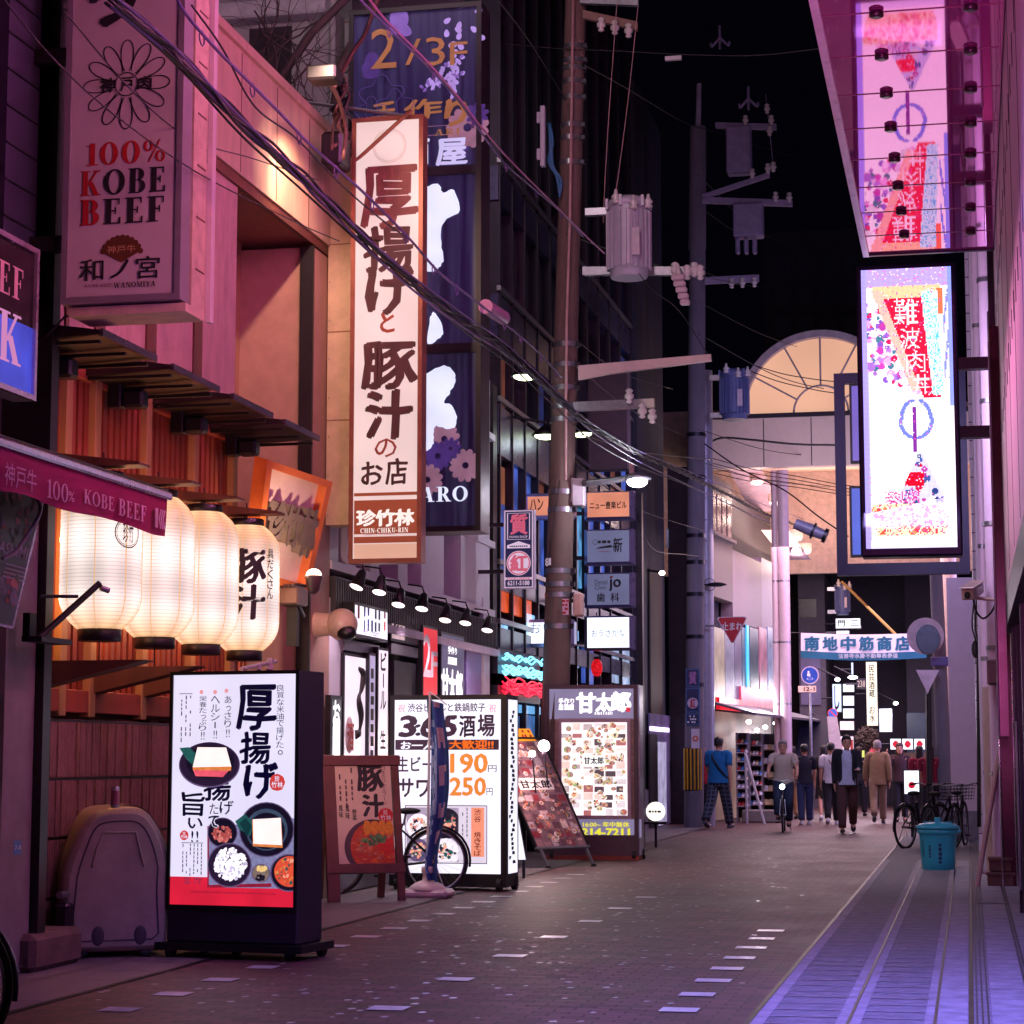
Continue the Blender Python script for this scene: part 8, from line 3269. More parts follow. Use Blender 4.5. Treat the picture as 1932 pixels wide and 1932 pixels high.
# things above the lane: dim transformer, pale box, yellow guys
transformer("transformer","dim blue transformer can above the white two character box",1590,1102,1160,15,58,pm("transformer_blue",S(96,104,150),.5,.1),(-.4,0))
b=MB()
P=onY(1610,1160,57)
for d in (0,.18):
 b.cyl((d - .3,0,.9-d),(1.3+d,0,-.75-d),.035,n=8,mat=pm("yellow_guard",S(170,130,70),.6))
tag(b.build("guy_wire_guard",None,MX.Translation(P)),"pair of yellow guy wire guards above the street banner","cable guard")
# light in the far lane and on the crossing
area("side_street_glow",(3.2,47.4,4.0),(-5.5,43,2.5),2.5,5,(.5,.42,1.0),420)
area("arcade_front_fill",(-2.6,44.4,6.6),(-3.4,48,8.4),3,1.5,(.8,.62,.8),70,140)  # added unseen fill that brightens the fascia
area("arcade_ceiling_fill",(-3.2,53,6.6),(-3.2,53,9),4,6,(1,.62,.44),300)  # added upward fill for the ceiling, with no fixture
area("crossing_light",(-2.6,47,6.2),(-2.6,47,0),4,6,(.92,.6,.74),420)
area("lane_glow",(-2.6,57,5.4),(-2.6,56,0),4,6,(.92,.7,.86),420)
# ================================================================== RIGHT HAND SIDE
XR=0.36
YL=22.0                                             # the LED sign
frl=FY(1630,1045,YL)
ql=frl.box(1629,506,1800,1034)
zsoff=onY(1700,476,21.2).z
YS1=21.2
Xe=onY(1640,487,YS1).x
t=thing("facade_building","pink lit white panelled building with glossy overhanging soffit along the right edge","building",(XR,14,0))
PINKW=pm("white_panel_wall",S(226,214,222),.5,var=.05,scale=2)
b=MB()
b.box((XR,5.5,2.9),(3,YS1+1.6,14),PINKW)
b.build("wall",t,I4)
b=MB()
for j in range(3):
 for i in range(26):
  y=6.2+i * .62
  z_=4.3+j*1.35
  b.box((XR - .004,y,z_),(XR + .01,y + .07,z_ + .2),BLACK)
for i in range(9):
 y=6.5+i*1.9
 b.box((XR - .003,y,2.95),(XR + .01,y + .012,13),DARKM)
b.build("slot",t,I4)
b=MB()
b.box((.27,20.2,1.6),(XR - .001,20.6,5.45),pm("maroon_gloss",S(66,24,30),.2,.3,var=.2))
b.cyl((.268,20.19,1.6),(.268,20.19,5.3),.012,n=8,mat=STEEL)
b.build("fin",t,I4)
b=MB()
SOF=pm("glossy_magenta_soffit",S(206,84,172),.07,.65,var=.04,scale=1)
for n_ in SOF.node_tree.nodes:
 if n_.type=='MAP_RANGE':
  n_.inputs[3].default_value,n_.inputs[4].default_value = .015,.045
b.box((Xe,5.5,zsoff),(XR - .01,YS1,zsoff + .5),SOF)
b.build("soffit",t,I4)
b=MB()
b.box((Xe - .06,5.5,zsoff - .03),(Xe - .001,YS1 + .02,zsoff + .55),pm("pale_fascia",S(226,200,220),.3,.2))
b.box((Xe - .06,YS1 + .001,zsoff - .02),(XR,YS1 + .05,zsoff + .5),DARKM)
yy=YS1 - .75
while yy>6:
 b.box((Xe,yy,zsoff - .004),(XR - .02,yy + .012,zsoff - .001),pm("joint_mauve",S(150,70,110),.5))
 yy -= .9
b.build("edge_trim",t,I4)
yy=YS1 - .75
wsof=XR-Xe
while yy>6.5:
 for s_ in (.3,.81):
  b=MB()
  b.lathe([(.045,0),(.05,-.01),(.05,-.03),(.03,-.04)],pm("downlight_ring",S(70,50,60),.3,.5),14,MX.Translation((Xe+wsof*s_,yy,zsoff - .002)))
  b.build("spotlight",t,I4)
 yy -= .9
b=MB()
b.box((XR + .25,5.5,0),(3,YS1,2.9),GLASSD)
b.box((XR,5.5,2.6),(XR + .25,YS1,2.895),DARKM)
for y in (8,11,14,17,20):
 b.box((XR + .05,y,0),(XR + .25,y + .12,2.6),BLACK)
b.build("shop_front",t,I4)
# LED sign
t=thing("led_sign","bright LED screen sign with red characters and a heaped bowl, hung over the street","screen sign",frl.M())
b=MB()
m_ = .055
b.bbox((ql[0]-m_,ql[1]-m_ - .03,-.3),(ql[2]+m_,ql[3]+m_,-.005),.02,pm("led_case",S(40,36,64),.35,.4))
b.build("case",t)
NX,NYY=72,224
img=np.ones((NYY,NX,3),dtype=np.float32)
W_,H_=ql[2]-ql[0],ql[3]-ql[1]
rs=np.random.RandomState(3)
yy_,xx_=np.mgrid[0:NYY,0:NX]
uu,vv=(xx_ + .5)/NX,(yy_ + .5)/NYY           # v from the top
img[:]=(1.0,.96,1.0)
edge=np.minimum(np.minimum(uu,1-uu)*2.0,np.minimum(vv,1-vv)*4)
img[vv < .065]=(.72,.62,.95)
side=(uu < .07) & (vv > .36)
img[side]=(.74,.72,1.0)
# upper left: busy bouquet of purple, pink and green
bl=rs.rand(NYY,NX,3)
noise_=rs.rand(NYY,NX)
def blobs(n,cond,cols,r0,r1):
 for _ in range(n):
  u_,v_=rs.rand(),rs.rand()
  if cond(u_,v_):
   r_=r0+(r1-r0)*rs.rand()
   d_=((xx_ + .5-u_*NX) ** 2+(yy_ + .5-v_*NYY) ** 2)<r_*r_
   img[d_]=np.array(cols[rs.randint(len(cols))])*(.85 + .15*rs.rand())
PALB=[(.85,.3,.75),(.6,.4,.85),(1,.85,1),(.95,.15,.4),(.3,.55,.65),(1,.7,.95),(1,.95,1),(.75,.5,.9)]
blobs(900,lambda u_,v_: .03<u_ < .66 and .12 + .08*u_<v_ < .36 + .16*u_,PALB,1.2,3.6)
# red pennant with white characters, orange border
lft = .20 + .62*(vv - .07) / .43 * .82
pen=(vv > .075) & (vv < .47) & (uu>lft) & (uu < .80 + .06*(vv - .075) / .4)
img[pen]=(.95,.12,.24)
bor=(vv > .062) & (vv < .105) & (uu > .12) & (uu < .88)
img[bor]=(1,.78,.6)
bor2=(vv > .075) & (vv < .44) & (np.abs(uu-lft + .05) < .05)
img[bor2]=(1,.72,.66)
img[(vv > .075) & (vv < .17) & (uu > .84) & (uu < .9)]=(1,.45,.3)
rib=(vv > .085) & (vv < .46) & (uu > .66 + .12*(vv - .085) / .4) & (uu < .84 + .06*(vv - .085) / .4)
img[rib]=(.82,.96,1.0)
img[rib & (noise_ > .8)]=(.35,.75,.95)
LEDTEXT=[("難",.36,.62,.11,.205),("波",.42,.64,.215,.29),("肉",.48,.70,.30,.375),("丼",.56,.74,.385,.455)]
def raster(ch,u0,u1,v0,v1,col,bold=.02):
 vs,fs=glyphs(ch,bold)
 xs,ys=[p[0] for p in vs],[p[1] for p in vs]
 x0,x1,y0_,y1_=min(xs),max(xs),min(ys),max(ys)
 P=[((u0+(p[0]-x0)/(x1-x0)*(u1-u0))*NX,(v1-(p[1]-y0_)/(y1_-y0_)*(v1-v0))*NYY) for p in vs]
 for f_ in fs:
  for k in range(1,len(f_)-1):
   A_,B_,C_=P[f_[0]],P[f_[k]],P[f_[k+1]]
   ax0,ax1=int(max(0,min(A_[0],B_[0],C_[0])-1)),int(min(NX,max(A_[0],B_[0],C_[0])+2))
   ay0,ay1=int(max(0,min(A_[1],B_[1],C_[1])-1)),int(min(NYY,max(A_[1],B_[1],C_[1])+2))
   if ax1<=ax0 or ay1<=ay0:
    continue
   gy,gx=np.mgrid[ay0:ay1,ax0:ax1] + .5
   s1=(B_[0]-A_[0])*(gy-A_[1])-(B_[1]-A_[1])*(gx-A_[0])
   s2=(C_[0]-B_[0])*(gy-B_[1])-(C_[1]-B_[1])*(gx-B_[0])
   s3=(A_[0]-C_[0])*(gy-C_[1])-(A_[1]-C_[1])*(gx-C_[0])
   ins=((s1>=0) & (s2>=0) & (s3>=0)) | ((s1<=0) & (s2<=0) & (s3<=0))
   img[ay0:ay1,ax0:ax1][ins]=col
for ch,a,c,d,f_ in LEDTEXT:
 raster(ch,a,c,d,f_,(1,.9,.95),.0)
# the blue looped stroke
for k in range(200):
 a=k/199
 ang=R(100+330*a)
 cx,cy = .58 + .16*cos(ang)*(1 if sin(ang)>0 else 1.1),.545 - .062*sin(ang)*1.1
 w=2 if a < .5 else 3
 iy,ix=int(cy*NYY),int(cx*NX)
 img[max(0,iy-1):iy+1,max(0,ix-w // 2):ix+w // 2+1]=(.45,.5,.92)
img[(np.abs(uu - .56) < .022) & (vv > .5) & (vv < .66)]=(.5,.2,.6)
img[(vv > .08) & (vv < .4) & (uu > .9) & (np.abs(((uu - .9)*8+vv*3) % .5 - .2) < .1)]=(.5,.55,.95)
# heaped bowl: dark mound with reds
mnd=(vv > .66) & (vv < .86) & (np.abs(uu - .62)<(vv - .655)*1.55)
img[mnd]=(.8,.78,.95)
blobs(800,lambda u_,v_: .67<v_ < .85 and abs(u_ - .62)<(v_ - .665)*1.45,[(.14,.24,.5),(.16,.36,.55),(.85,.05,.25),(.75,.25,.65),(1,.92,.95),(.25,.35,.65)],1,2.8)
img[(np.abs(uu - .55) < .1) & (vv > .73) & (vv < .78) & mnd]=(.95,.02,.15)
mnd2=(vv > .8) & (vv < .86) & (uu > .22) & (uu < .6)
img[mnd2 & (bl[...,2] > .5)]=(.8,.3,.6)
bowl=(vv > .845) & (vv < .955) & (np.abs(uu - .5) < .42 - .9*np.maximum(0,vv - .9))
img[bowl]=(1,.86,.7)
blobs(900,lambda u_,v_: .85<v_ < .95 and abs(u_ - .5) < .42 - .9*max(0,v_ - .9),[(1,.35,.15),(1,.84,.62),(.92,.15,.15),(1,.6,.3)],.8,2.2)
img[bowl & (bl[...,0] > .82)]=(.9,.06,.12)
img[vv > .972]=(.9,.86,1.0)
col_=img.min(-1) < .75
spk=rs.rand(NYY,NX)
img[col_ & (spk > .965)]=(1,.9,1)
img[col_ & (spk < .03)]=(.95,.35,.7)
img[(uu > .955) & (vv < .5)]=(.55,.6,1)
img[(uu < .05)]=(.66,.6,1)
lum=np.where(vv < .1,.9,1.0)
b=MB()
du,dv=W_/NX,H_/NYY
gap = .0
for j in range(NYY+1):
 for i in range(NX+1):
  b.v.append((ql[0]+i*du,ql[3]-j*dv,.0))
for j in range(NYY):
 for i in range(NX):
  a=j*(NX+1)+i
  b.f.append((a,a+NX+1,a+NX+2,a+1))
b.m=[0]*len(b.f)
b.sm=[False]*len(b.f)
b.fc=np.concatenate([img ** 2.3,np.ones((NYY,NX,1),dtype=np.float32)],-1).reshape(-1,4)
LEDM=em("led_screen",(1,1,1),2.6,0)
nt,bs=nodes_of(LEDM)
at_=nt.nodes.new("ShaderNodeAttribute")
at_.attribute_name="screen_colour"
nt.links.new(at_.outputs["Color"],bs.inputs["Emission Color"])
# the diode grid of the screen
tc=nt.nodes.new("ShaderNodeTexCoord")
sp_=nt.nodes.new("ShaderNodeSeparateXYZ")
nt.links.new(tc.outputs["Object"],sp_.inputs[0])
def saw(out,period,ofs=0.0):
 m1=nt.nodes.new("ShaderNodeMath"); m1.operation='MULTIPLY_ADD'; m1.inputs[1].default_value=2*pi/period; m1.inputs[2].default_value=ofs
 nt.links.new(out,m1.inputs[0])
 m2_=nt.nodes.new("ShaderNodeMath"); m2_.operation='COSINE'
 nt.links.new(m1.outputs[0],m2_.inputs[0])
 return m2_
c1,c2=saw(sp_.outputs[0],du*1.0,pi),saw(sp_.outputs[1],dv*1.0,pi)
ad=nt.nodes.new("ShaderNodeMath"); ad.operation='ADD'
nt.links.new(c1.outputs[0],ad.inputs[0]); nt.links.new(c2.outputs[0],ad.inputs[1])
mr_=nt.nodes.new("ShaderNodeMapRange")
mr_.inputs[1].default_value,mr_.inputs[2].default_value,mr_.inputs[3].default_value,mr_.inputs[4].default_value=-2,2,.55,2.5
nt.links.new(ad.outputs[0],mr_.inputs[0])
nt.links.new(mr_.outputs[0],bs.inputs["Emission Strength"])
bs.inputs["Base Color"].default_value=(.02,.02,.03,1)
b.mats=[LEDM]
o1=b.build("screen",t)
o2=o1.copy()                                        # the sign shows the same picture up the street
COL.objects.link(o2)
o2.parent=t
area("led_back_fill",frl.O+V(((ql[0]+ql[2])/2,.36,(ql[1]+ql[3])/2)),frl.O+V((1.0,8,-1.2)),.9,2.6,(.72,.58,1.0),100,150)  # added unseen light behind the screen, brightens the white walls
o2.matrix_local=MX.Translation((ql[0]+ql[2],0,-.306)) @ MX.Rotation(pi,4,'Y')
b=MB()
for py in (682,812):
 z_=frl.uv(1810,py)[1]
 b.box((ql[2]+m_,z_ - .06,-.24),(frl.uv(1872,py)[0],z_ + .06,-.1),BLACK)
b.box((frl.uv(1868,700)[0],frl.uv(1868,980)[1],-.28),(frl.uv(1881,700)[0],frl.uv(1868,440)[1],-.02),BLACK)
b.build("bracket",t)
# empty frame sign behind the LED screen
frf=FY(1576,1080,27.0)
t=thing("frame_sign","dark blue steel frame with two blue lit panels behind the LED screen","sign",frf.M())
FB=pm("frame_navy",S(26,30,66),.4,.3)
b=MB()
q=frf.box(1576,700,1826,1084)
for a,c in (((q[0],q[1]),(q[0] + .13,q[3])),((q[0] + .13,q[3] - .13),(q[2],q[3])),((q[0] + .13,q[1]),(q[2],q[1] + .15)),((q[2] - .13,q[1] + .15),(q[2],q[3] - .13))):
 b.box((a[0],a[1],-.14),(c[0],c[1],0),FB)
b.build("frame",t)
for (p0,p1,m) in ((722,872,em("violet_panel_lit",S(124,104,204),.8,.15,2)),(916,1050,em("blue_panel_lit",S(86,108,220),.85,.15,2))):
 q2=frf.box(1603,p0,1700,p1)
 b=MB()
 b.box((q2[0],q2[1],-.12),(q2[2],q2[3],-.02),BLACK)
 o=b.build("panel_case",t)
 b=MB()
 b.rect((q2[0] + .03,q2[1] + .03,q2[2],q2[3] - .03),-.017,m)
 b.build("panel",o)
# white walls, pilasters and pipes beyond the LED sign
t=thing("white_building","white painted building with tiled upper wall, pilaster and drainpipes beyond the LED sign","building",(.3,30,0))
WW=pm("white_wall_paint",S(214,200,214),.6,var=.07,scale=2)
Xw = .14
b=MB()
b.box((Xw + .18,25.1,0),(4,46,13),WW)
b.box((Xw,27.2,0),(Xw + .18,29.0,9.5),WW)
b.build("wall",t,I4)
b=MB()
px0,px1=1790,1837
Yp=37.5
b.box((onY(1790,1300,Yp).x,Yp,.5),(Xw + .1,Yp+2,onY(1800,1090,Yp).z),pm("pinkish_pilaster",S(220,196,214),.6,var=.05))
b.box((onY(1790,1300,Yp).x - .01,Yp - .01,0),(Xw + .1,Yp+2,.499),pm("grey_plinth2",S(130,122,140),.7))
b.build("pilaster",t,I4)
b=MB()
Yt=29.0
xa,xb_=onY(1828,800,Yt).x,onY(1862,800,Yt).x
b.box((xa,Yt,.0),(xb_ + .2,Yt+1.5,9.6),pm("tile_lilac",S(206,196,216),.35,var=.08))
for i in range(38):
 b.box((xa - .002,Yt - .003,.15+i * .25),(xb_ + .2,Yt - .0005,.165+i * .25),pm("tile_joint",S(90,70,110),.8))
b.box((xa + .11,Yt - .004,0),(xa + .125,Yt - .0006,9.6),pm("tile_joint",S(90,70,110),.8))
b.build("tile_wall",t,I4)
for (px,Yd,r_,nm) in ((1858,27.0,.05,0),(1868,25.5,.035,1),(1878,24.4,.09,0)):
 b=MB()
 x=onY(px,1200,Yd).x
 b.cyl((x,Yd,0),(x,Yd,9),r_,n=16,mat=pm("pipe_pinkwhite",S(232,206,226),.4,var=.05) if nm==0 else BLACK)
 for z_ in (1.2,2.6,4.0,5.4,6.8):
  b.cyl((x,Yd,z_),(x,Yd,z_ + .05),r_*1.2,n=16,mat=STEEL)
 b.build("drainpipe",t,I4)
b=MB()
for k in range(3):
 b.tube(smooth_path([onY(1838+k*5,1130,28.9),onY(1834+k*6,1180,28.85),onY(1842+k*3,1215,28.85),onY(1844+k*2,1260,28.9),onY(1845+k*2,1560,28.9)],5),.012,CABLE,5)
b.ell(onY(1840,1225,28.85),(.05,.04,.12),CABLE,8,6)
b.build("cable_run",t,I4)
# security camera
P=onY(1836,1115,24.0)
t=thing("security_camera","beige box security camera on an arm fixed to the right hand post","security camera",P)
b=MB()
M_=MX.Rotation(R(28),4,'Y') @ MX.Rotation(R(20),4,'X')
q=MB()
q.bbox((-.07,-.3,-.06),(.07,.25,.07),.015,pm("beige_plastic",S(206,176,160),.35))
q.bbox((-.085,-.34,.07),(.085,.28,.085),.006,pm("beige_plastic",S(206,176,160),.35))
b.v,b.f,b.m,b.sm,b.mats=[tuple(MX.Rotation(R(-12),4,'Z') @ MX.Rotation(R(12),4,'X') @ V(v)) for v in q.v],q.f,q.m,q.sm,q.mats
b.build("housing",t)
b=MB()
b.cyl((-.06,-.3,-.07),(-.07,-.31,-.07),.04,n=14,mat=BLACK)
b.build("lens",t)
b=MB()
b.cyl((0,.05,-.07),(.27,.1,-.1),.02,mat=pm("beige_plastic",S(206,176,160),.35))
b.tube(smooth_path([(.0,.1,-.06),(.02,.1,-.2),(.1,.1,-.3),(.2,.1,-.22),(.25,.1,-.1)],5),.012,BLACK,6)
b.build("arm",t)
# dark steel post at the right edge
Yo=24.2
t=thing("steel_post","tall dark red brown steel post with chrome edge along the right side of the frame","post",V((onY(1900,1600,Yo).x,Yo,0)))
o0=t.matrix_world.translation.copy()
b=MB()
x0=onY(1881,1200,Yo).x-o0.x
x1=onY(1912,1200,Yo).x-o0.x
ztop_=6.5
MAR=pm("maroon_gloss",S(66,24,30),.2,.3,var=.2)
b.box((x0,-.1,-o0.z),(x1,.35,ztop_),MAR)
b.build("shaft",t)
b=MB()
b.cyl((x0 - .005,-.11,-o0.z),(x0 - .005,-.11,ztop_ - .1),.014,n=10,mat=pm("chrome",S(220,210,226),.12,1.0,var=.05))
b.cyl((x1 - .03,-.12,-o0.z),(x1 - .03,-.12,ztop_ - .8),.012,n=10,mat=pm("chrome",S(220,210,226),.12,1.0,var=.05))
b.build("chrome_edge",t)
b=MB()
z_=onY(1890,1245,Yo).z-o0.z
b.bbox((x0 - .12,-.2,z_ - .28),(x0 + .04,.05,z_),.02,pm("bracket_brown",S(110,76,80),.5))
b.build("bracket",t)
t=thing("door_frame","black sliding door frame cut off by the right edge of the picture","door frame",onY(1931,1700,19.8))
b=MB()
b.box((0,-.05,-.6),(.12,.1,3.1),BLACK)
b.build("frame",t)
b=MB()
b.cyl((-.02,-.07,.1),(-.02,-.07,1.6),.012,mat=STEEL)
b.build("handle",t)
# folding easel, flower pots
P=onZ(1865,1672)
t=thing("folding_easel","pale timber folding easel frame leaning by the dark steel post","easel",P)
def fe(px,py,dy=0):
 return onY(px,py,P.y+dy)-P
LT2=pm("pinkish_timber",S(206,170,160),.6,var=.15,scale=5,stretch=(1,1,.15))
for a,c in (((1843,1676,-.1),(1893,1372,.2)),((1884,1390,.22),(1931,1622,.6)),((1856,1600,.0),(1893,1372,.18))):
 b=MB()
 b.cyl(fe(*a),fe(*c),.03,n=6,mat=LT2)
 b.build("leg",t)
b=MB()
b.cyl(fe(1848,1645,-.05),fe(1905,1652,-.05),.018,n=6,mat=LT2)
b.cyl(fe(1890,1376,.2),fe(1884,1382,.2),.03,n=8,mat=STEEL)
b.build("crossbar",t)
P=onZ(1888,1672)
t=thing("planter","stacked terracotta coloured planters between the easel legs","planter",P)
for k,(z0,s_) in enumerate(((0,1),(.16,.85))):
 b=MB()
 b.bbox((-.14*s_,-.12,z0),(.15*s_,.12,z0 + .155),.015,pm("terracotta",S(112,78,70),.8,var=.25,bump=.2))
 b.bbox((-.155*s_,-.135,z0 + .12),(.165*s_,.135,z0 + .157),.01,pm("terracotta",S(176,110,84),.8))
 b.build("tray",t)
P=onY(1876,1560,25.2)
b=MB()
b.cyl((0,0,-P.z),(0,0,1.6),.1,n=18,mat=pm("beige_pipe",S(200,176,160),.6,var=.1))
tag(b.build("bollard_pipe",None,MX.Translation(P)),"fat beige standpipe behind the folding easel","pipe")
# blue waste bin
P=onZ(1771,1641)
t=thing("waste_bin","turquoise plastic bin with lid standing by the parked bicycles","bin",P)
r0=(onY(1808,1560,P.y).x-onY(1734,1560,P.y).x)/2
h_=onY(1771,1560,P.y).z
TQ=pm("turquoise_plastic",S(40,160,186),.4,var=.06,scale=6,coat=.15)
b=MB()
k=36
prof=[(.82,0),(.84,.01),(.9,.35),(.98,.93),(1.0,.95),(1.0,1.0)]
rings=[]
for r_,z_ in prof:
 rings.append([(r0*r_*(1-(.025 if (i%6==0 and .05<z_ < .9) else 0))*cos(2*pi*i/k),r0*r_*(1-(.025 if (i%6==0 and .05<z_ < .9) else 0))*sin(2*pi*i/k),h_*z_) for i in range(k)])
b.loft(rings,TQ)
b.lathe([(r0*1.0,h_ * .84),(r0*1.05,h_ * .86),(r0*1.05,h_ * .93),(r0*1.0,h_ * .95)],TQ,36,caps=False)
b.build("body",t)
b=MB()
b.lathe([(r0*1.1,h_ * .96),(r0*1.13,h_ * .975),(r0*1.1,h_*1.02),(r0 * .9,h_*1.07),(r0 * .5,h_*1.1),(r0 * .1,h_*1.11)],TQ,36)
b.bbox((-.04,-.03,h_*1.08),(.04,.03,h_*1.22),.01,TQ)
b.bbox((-.18,-.02,h_*1.08),(.18,.02,h_*1.12),.01,TQ)
b.build("lid",t)
for s_ in (-1,1):
 b=MB()
 b.bbox((s_*r0 * .98 - .05,-.09,h_ * .86),(s_*r0*1.1 + .02*s_,.09,h_ * .95),.012,TQ)
 b.build("handle",t)
q=MB()
q.micro((.0,h_ * .14,.055,h_ * .62),0,INKN,1,1,True,.8)
q.micro((-.14,h_ * .2,-.095,h_ * .58),0,INKN,1,.7,True,.6)
q.micro((-.245,h_ * .28,-.215,h_ * .68),0,pm("pale_sticker",S(190,190,196),.5),1,1,True,.9)
b=MB()
va=math.atan2(-P.y,-P.x)
b.add([((r0*(.84 + .15*v/h_) + .004)*cos(va+u/r0),(r0*(.84 + .15*v/h_) + .004)*sin(va+u/r0),v) for u,v,w in q.v],q.f,INKN)
b.build("lettering",t)
# parked bicycles
P=onZ(1702,1602)
bicycle("bicycle","dark bicycle parked side on beside the turquoise bin, front wheel turned to the street",T3(P.x + .05,P.y + .2,0,62),"bicycles parked by the white wall")
bicycle("bicycle","second dark bicycle with wire basket, half hidden behind the turquoise bin",T3(P.x + .42,P.y - .3,0,70),"bicycles parked by the white wall")
bicycle("bicycle","third bicycle with pale handlebar against the white wall behind the turquoise bin",T3(P.x + .8,P.y + .7,0,82),"bicycles parked by the white wall")
fr=FY(1690,1500,38.5)
t=thing("lit_board","small lit advertising board above the parked bicycles","sign",fr.M())
q=fr.box(1704,1452,1736,1500)
b=MB()
b.box((q[0],q[1],-.06),(q[2],q[3],-.002),DARKM)
b.build("frame",t)
b=MB()
b.rect((q[0] + .02,q[1] + .02,q[2] - .02,q[3] - .02),.001,W1)
b.disc(((q[0]+q[2])/2,(q[1]+q[3])/2 - .05),.06,.003,em("far_red_mark",S(215,20,50),.9),12)
b.build("panel",t)
b=MB()
b.box(((q[0]+q[2])/2 - .03,-fr.O.z,-.05),((q[0]+q[2])/2 + .03,q[1],-.01),DARKM)
b.build("post",t)
# slim dark pole with convex mirror and white triangle, right of the far lane
base4=onY(1782,1560,44.0)
base4.z=0
t=thing("utility_pole","dark leaning pole on the right with a round mirror and a white triangular plate","utility pole",base4)
f=at(base4,44.0)
b=MB()
b.cyl(f(1786,1564),f(1766,1078),.16,.13,20,POLEB)
b.build("shaft",t)
b=MB()
b.cyl(f(1755,1560,-.3),f(1752,1290,-.3),.06,n=10,mat=BLACK)
b.build("cable_guard",t)
b=MB()
c=f(1746,1200,-.5)
b.cyl(c,c+V((0,.05,0)),.37,n=32,mat=pm("mirror_back",S(206,180,190),.5))
b.build("mirror_hood",t)
b=MB()
c=f(1751,1206,-.58)
b.ell(c,(.24,.03,.3),pm("mirror_grey",S(104,116,134),.6),24,10)
b.build("mirror",t)
b=MB()
P3_=[f(x,y,-.4) for x,y in ((1728,1264),(1772,1264),(1754,1300),(1750,1310),(1746,1300))]
b.add(P3_+[p+V((0,.03,0)) for p in P3_],[(0,4,3,2,1),(5,6,7,8,9)],pm("plate_back_white",S(226,206,220),.5))
b.build("triangle_plate",t)
b=MB()
p=f(1775,1247,-.2)
b.bbox(p+V((-.2,-.1,-.1)),p+V((.22,.1,.08)),.02,pm("band_violet",S(90,80,140),.5))
b.build("band",t)
b=MB()
P=onY(1795,1300,46.5)
b.cyl((0,0,-P.z),(0,0,4.5),.17,n=18,mat=pm("cream_pipe",S(230,200,186),.5))
tag(b.build("column_pipe",None,MX.Translation(P)),"cream round column behind the dark leaning pole","column")
# ================================================================== PEOPLE
SKIN=pm("skin",S(206,150,126),.55,var=.06)
HAIRB=pm("dark_hair",S(28,22,24),.5,var=.2)
HAIRBR=pm("brown_hair",S(70,44,36),.5,var=.2)
HAIRG=pm("grey_hair",S(150,140,140),.6,var=.2)
SHOEW=pm("white_shoe",S(226,220,226),.5)
SHOEB=pm("black_shoe",S(26,24,28),.4)
def skin_mesh(verts,edges,radii,mats,sub=1):
 me=bpy.data.meshes.new("body")
 me.from_pydata([tuple(v) for v in verts],edges,[])
 o=bpy.data.objects.new("body",me)
 COL.objects.link(o)
 md=o.modifiers.new("skin",'SKIN')
 md.use_smooth_shade=True
 for i,r_ in enumerate(radii):
  me.skin_vertices[0].data[i].radius=r_ if isinstance(r_,tuple) else (r_,r_)
  me.skin_vertices[0].data[i].use_root=(i==0)
 s_=o.modifiers.new("sub",'SUBSURF')
 s_.levels=s_.render_levels=sub
 dg=bpy.context.evaluated_depsgraph_get()
 m2_=bpy.data.meshes.new_from_object(o.evaluated_get(dg))
 bpy.data.objects.remove(o)
 bpy.data.meshes.remove(me)
 m2_.materials.clear()
 m2_.materials.append(mats)
 for p in m2_.polygons:
  p.use_smooth=True
 return m2_
def limb(b,pts,rad,mat,n=10):
 b.tube(smooth_path(pts,4),[rad[0]+(rad[1]-rad[0])*i/(4*(len(pts)-1)) for i in range(4*(len(pts)-1)+1)],mat,n)
def ring_e(c,rx,ry,n=16,tilt=0):
 return [(c[0]+rx*cos(2*pi*i/n),c[1]+ry*sin(2*pi*i/n),c[2]+tilt*sin(2*pi*i/n)) for i in range(n)]
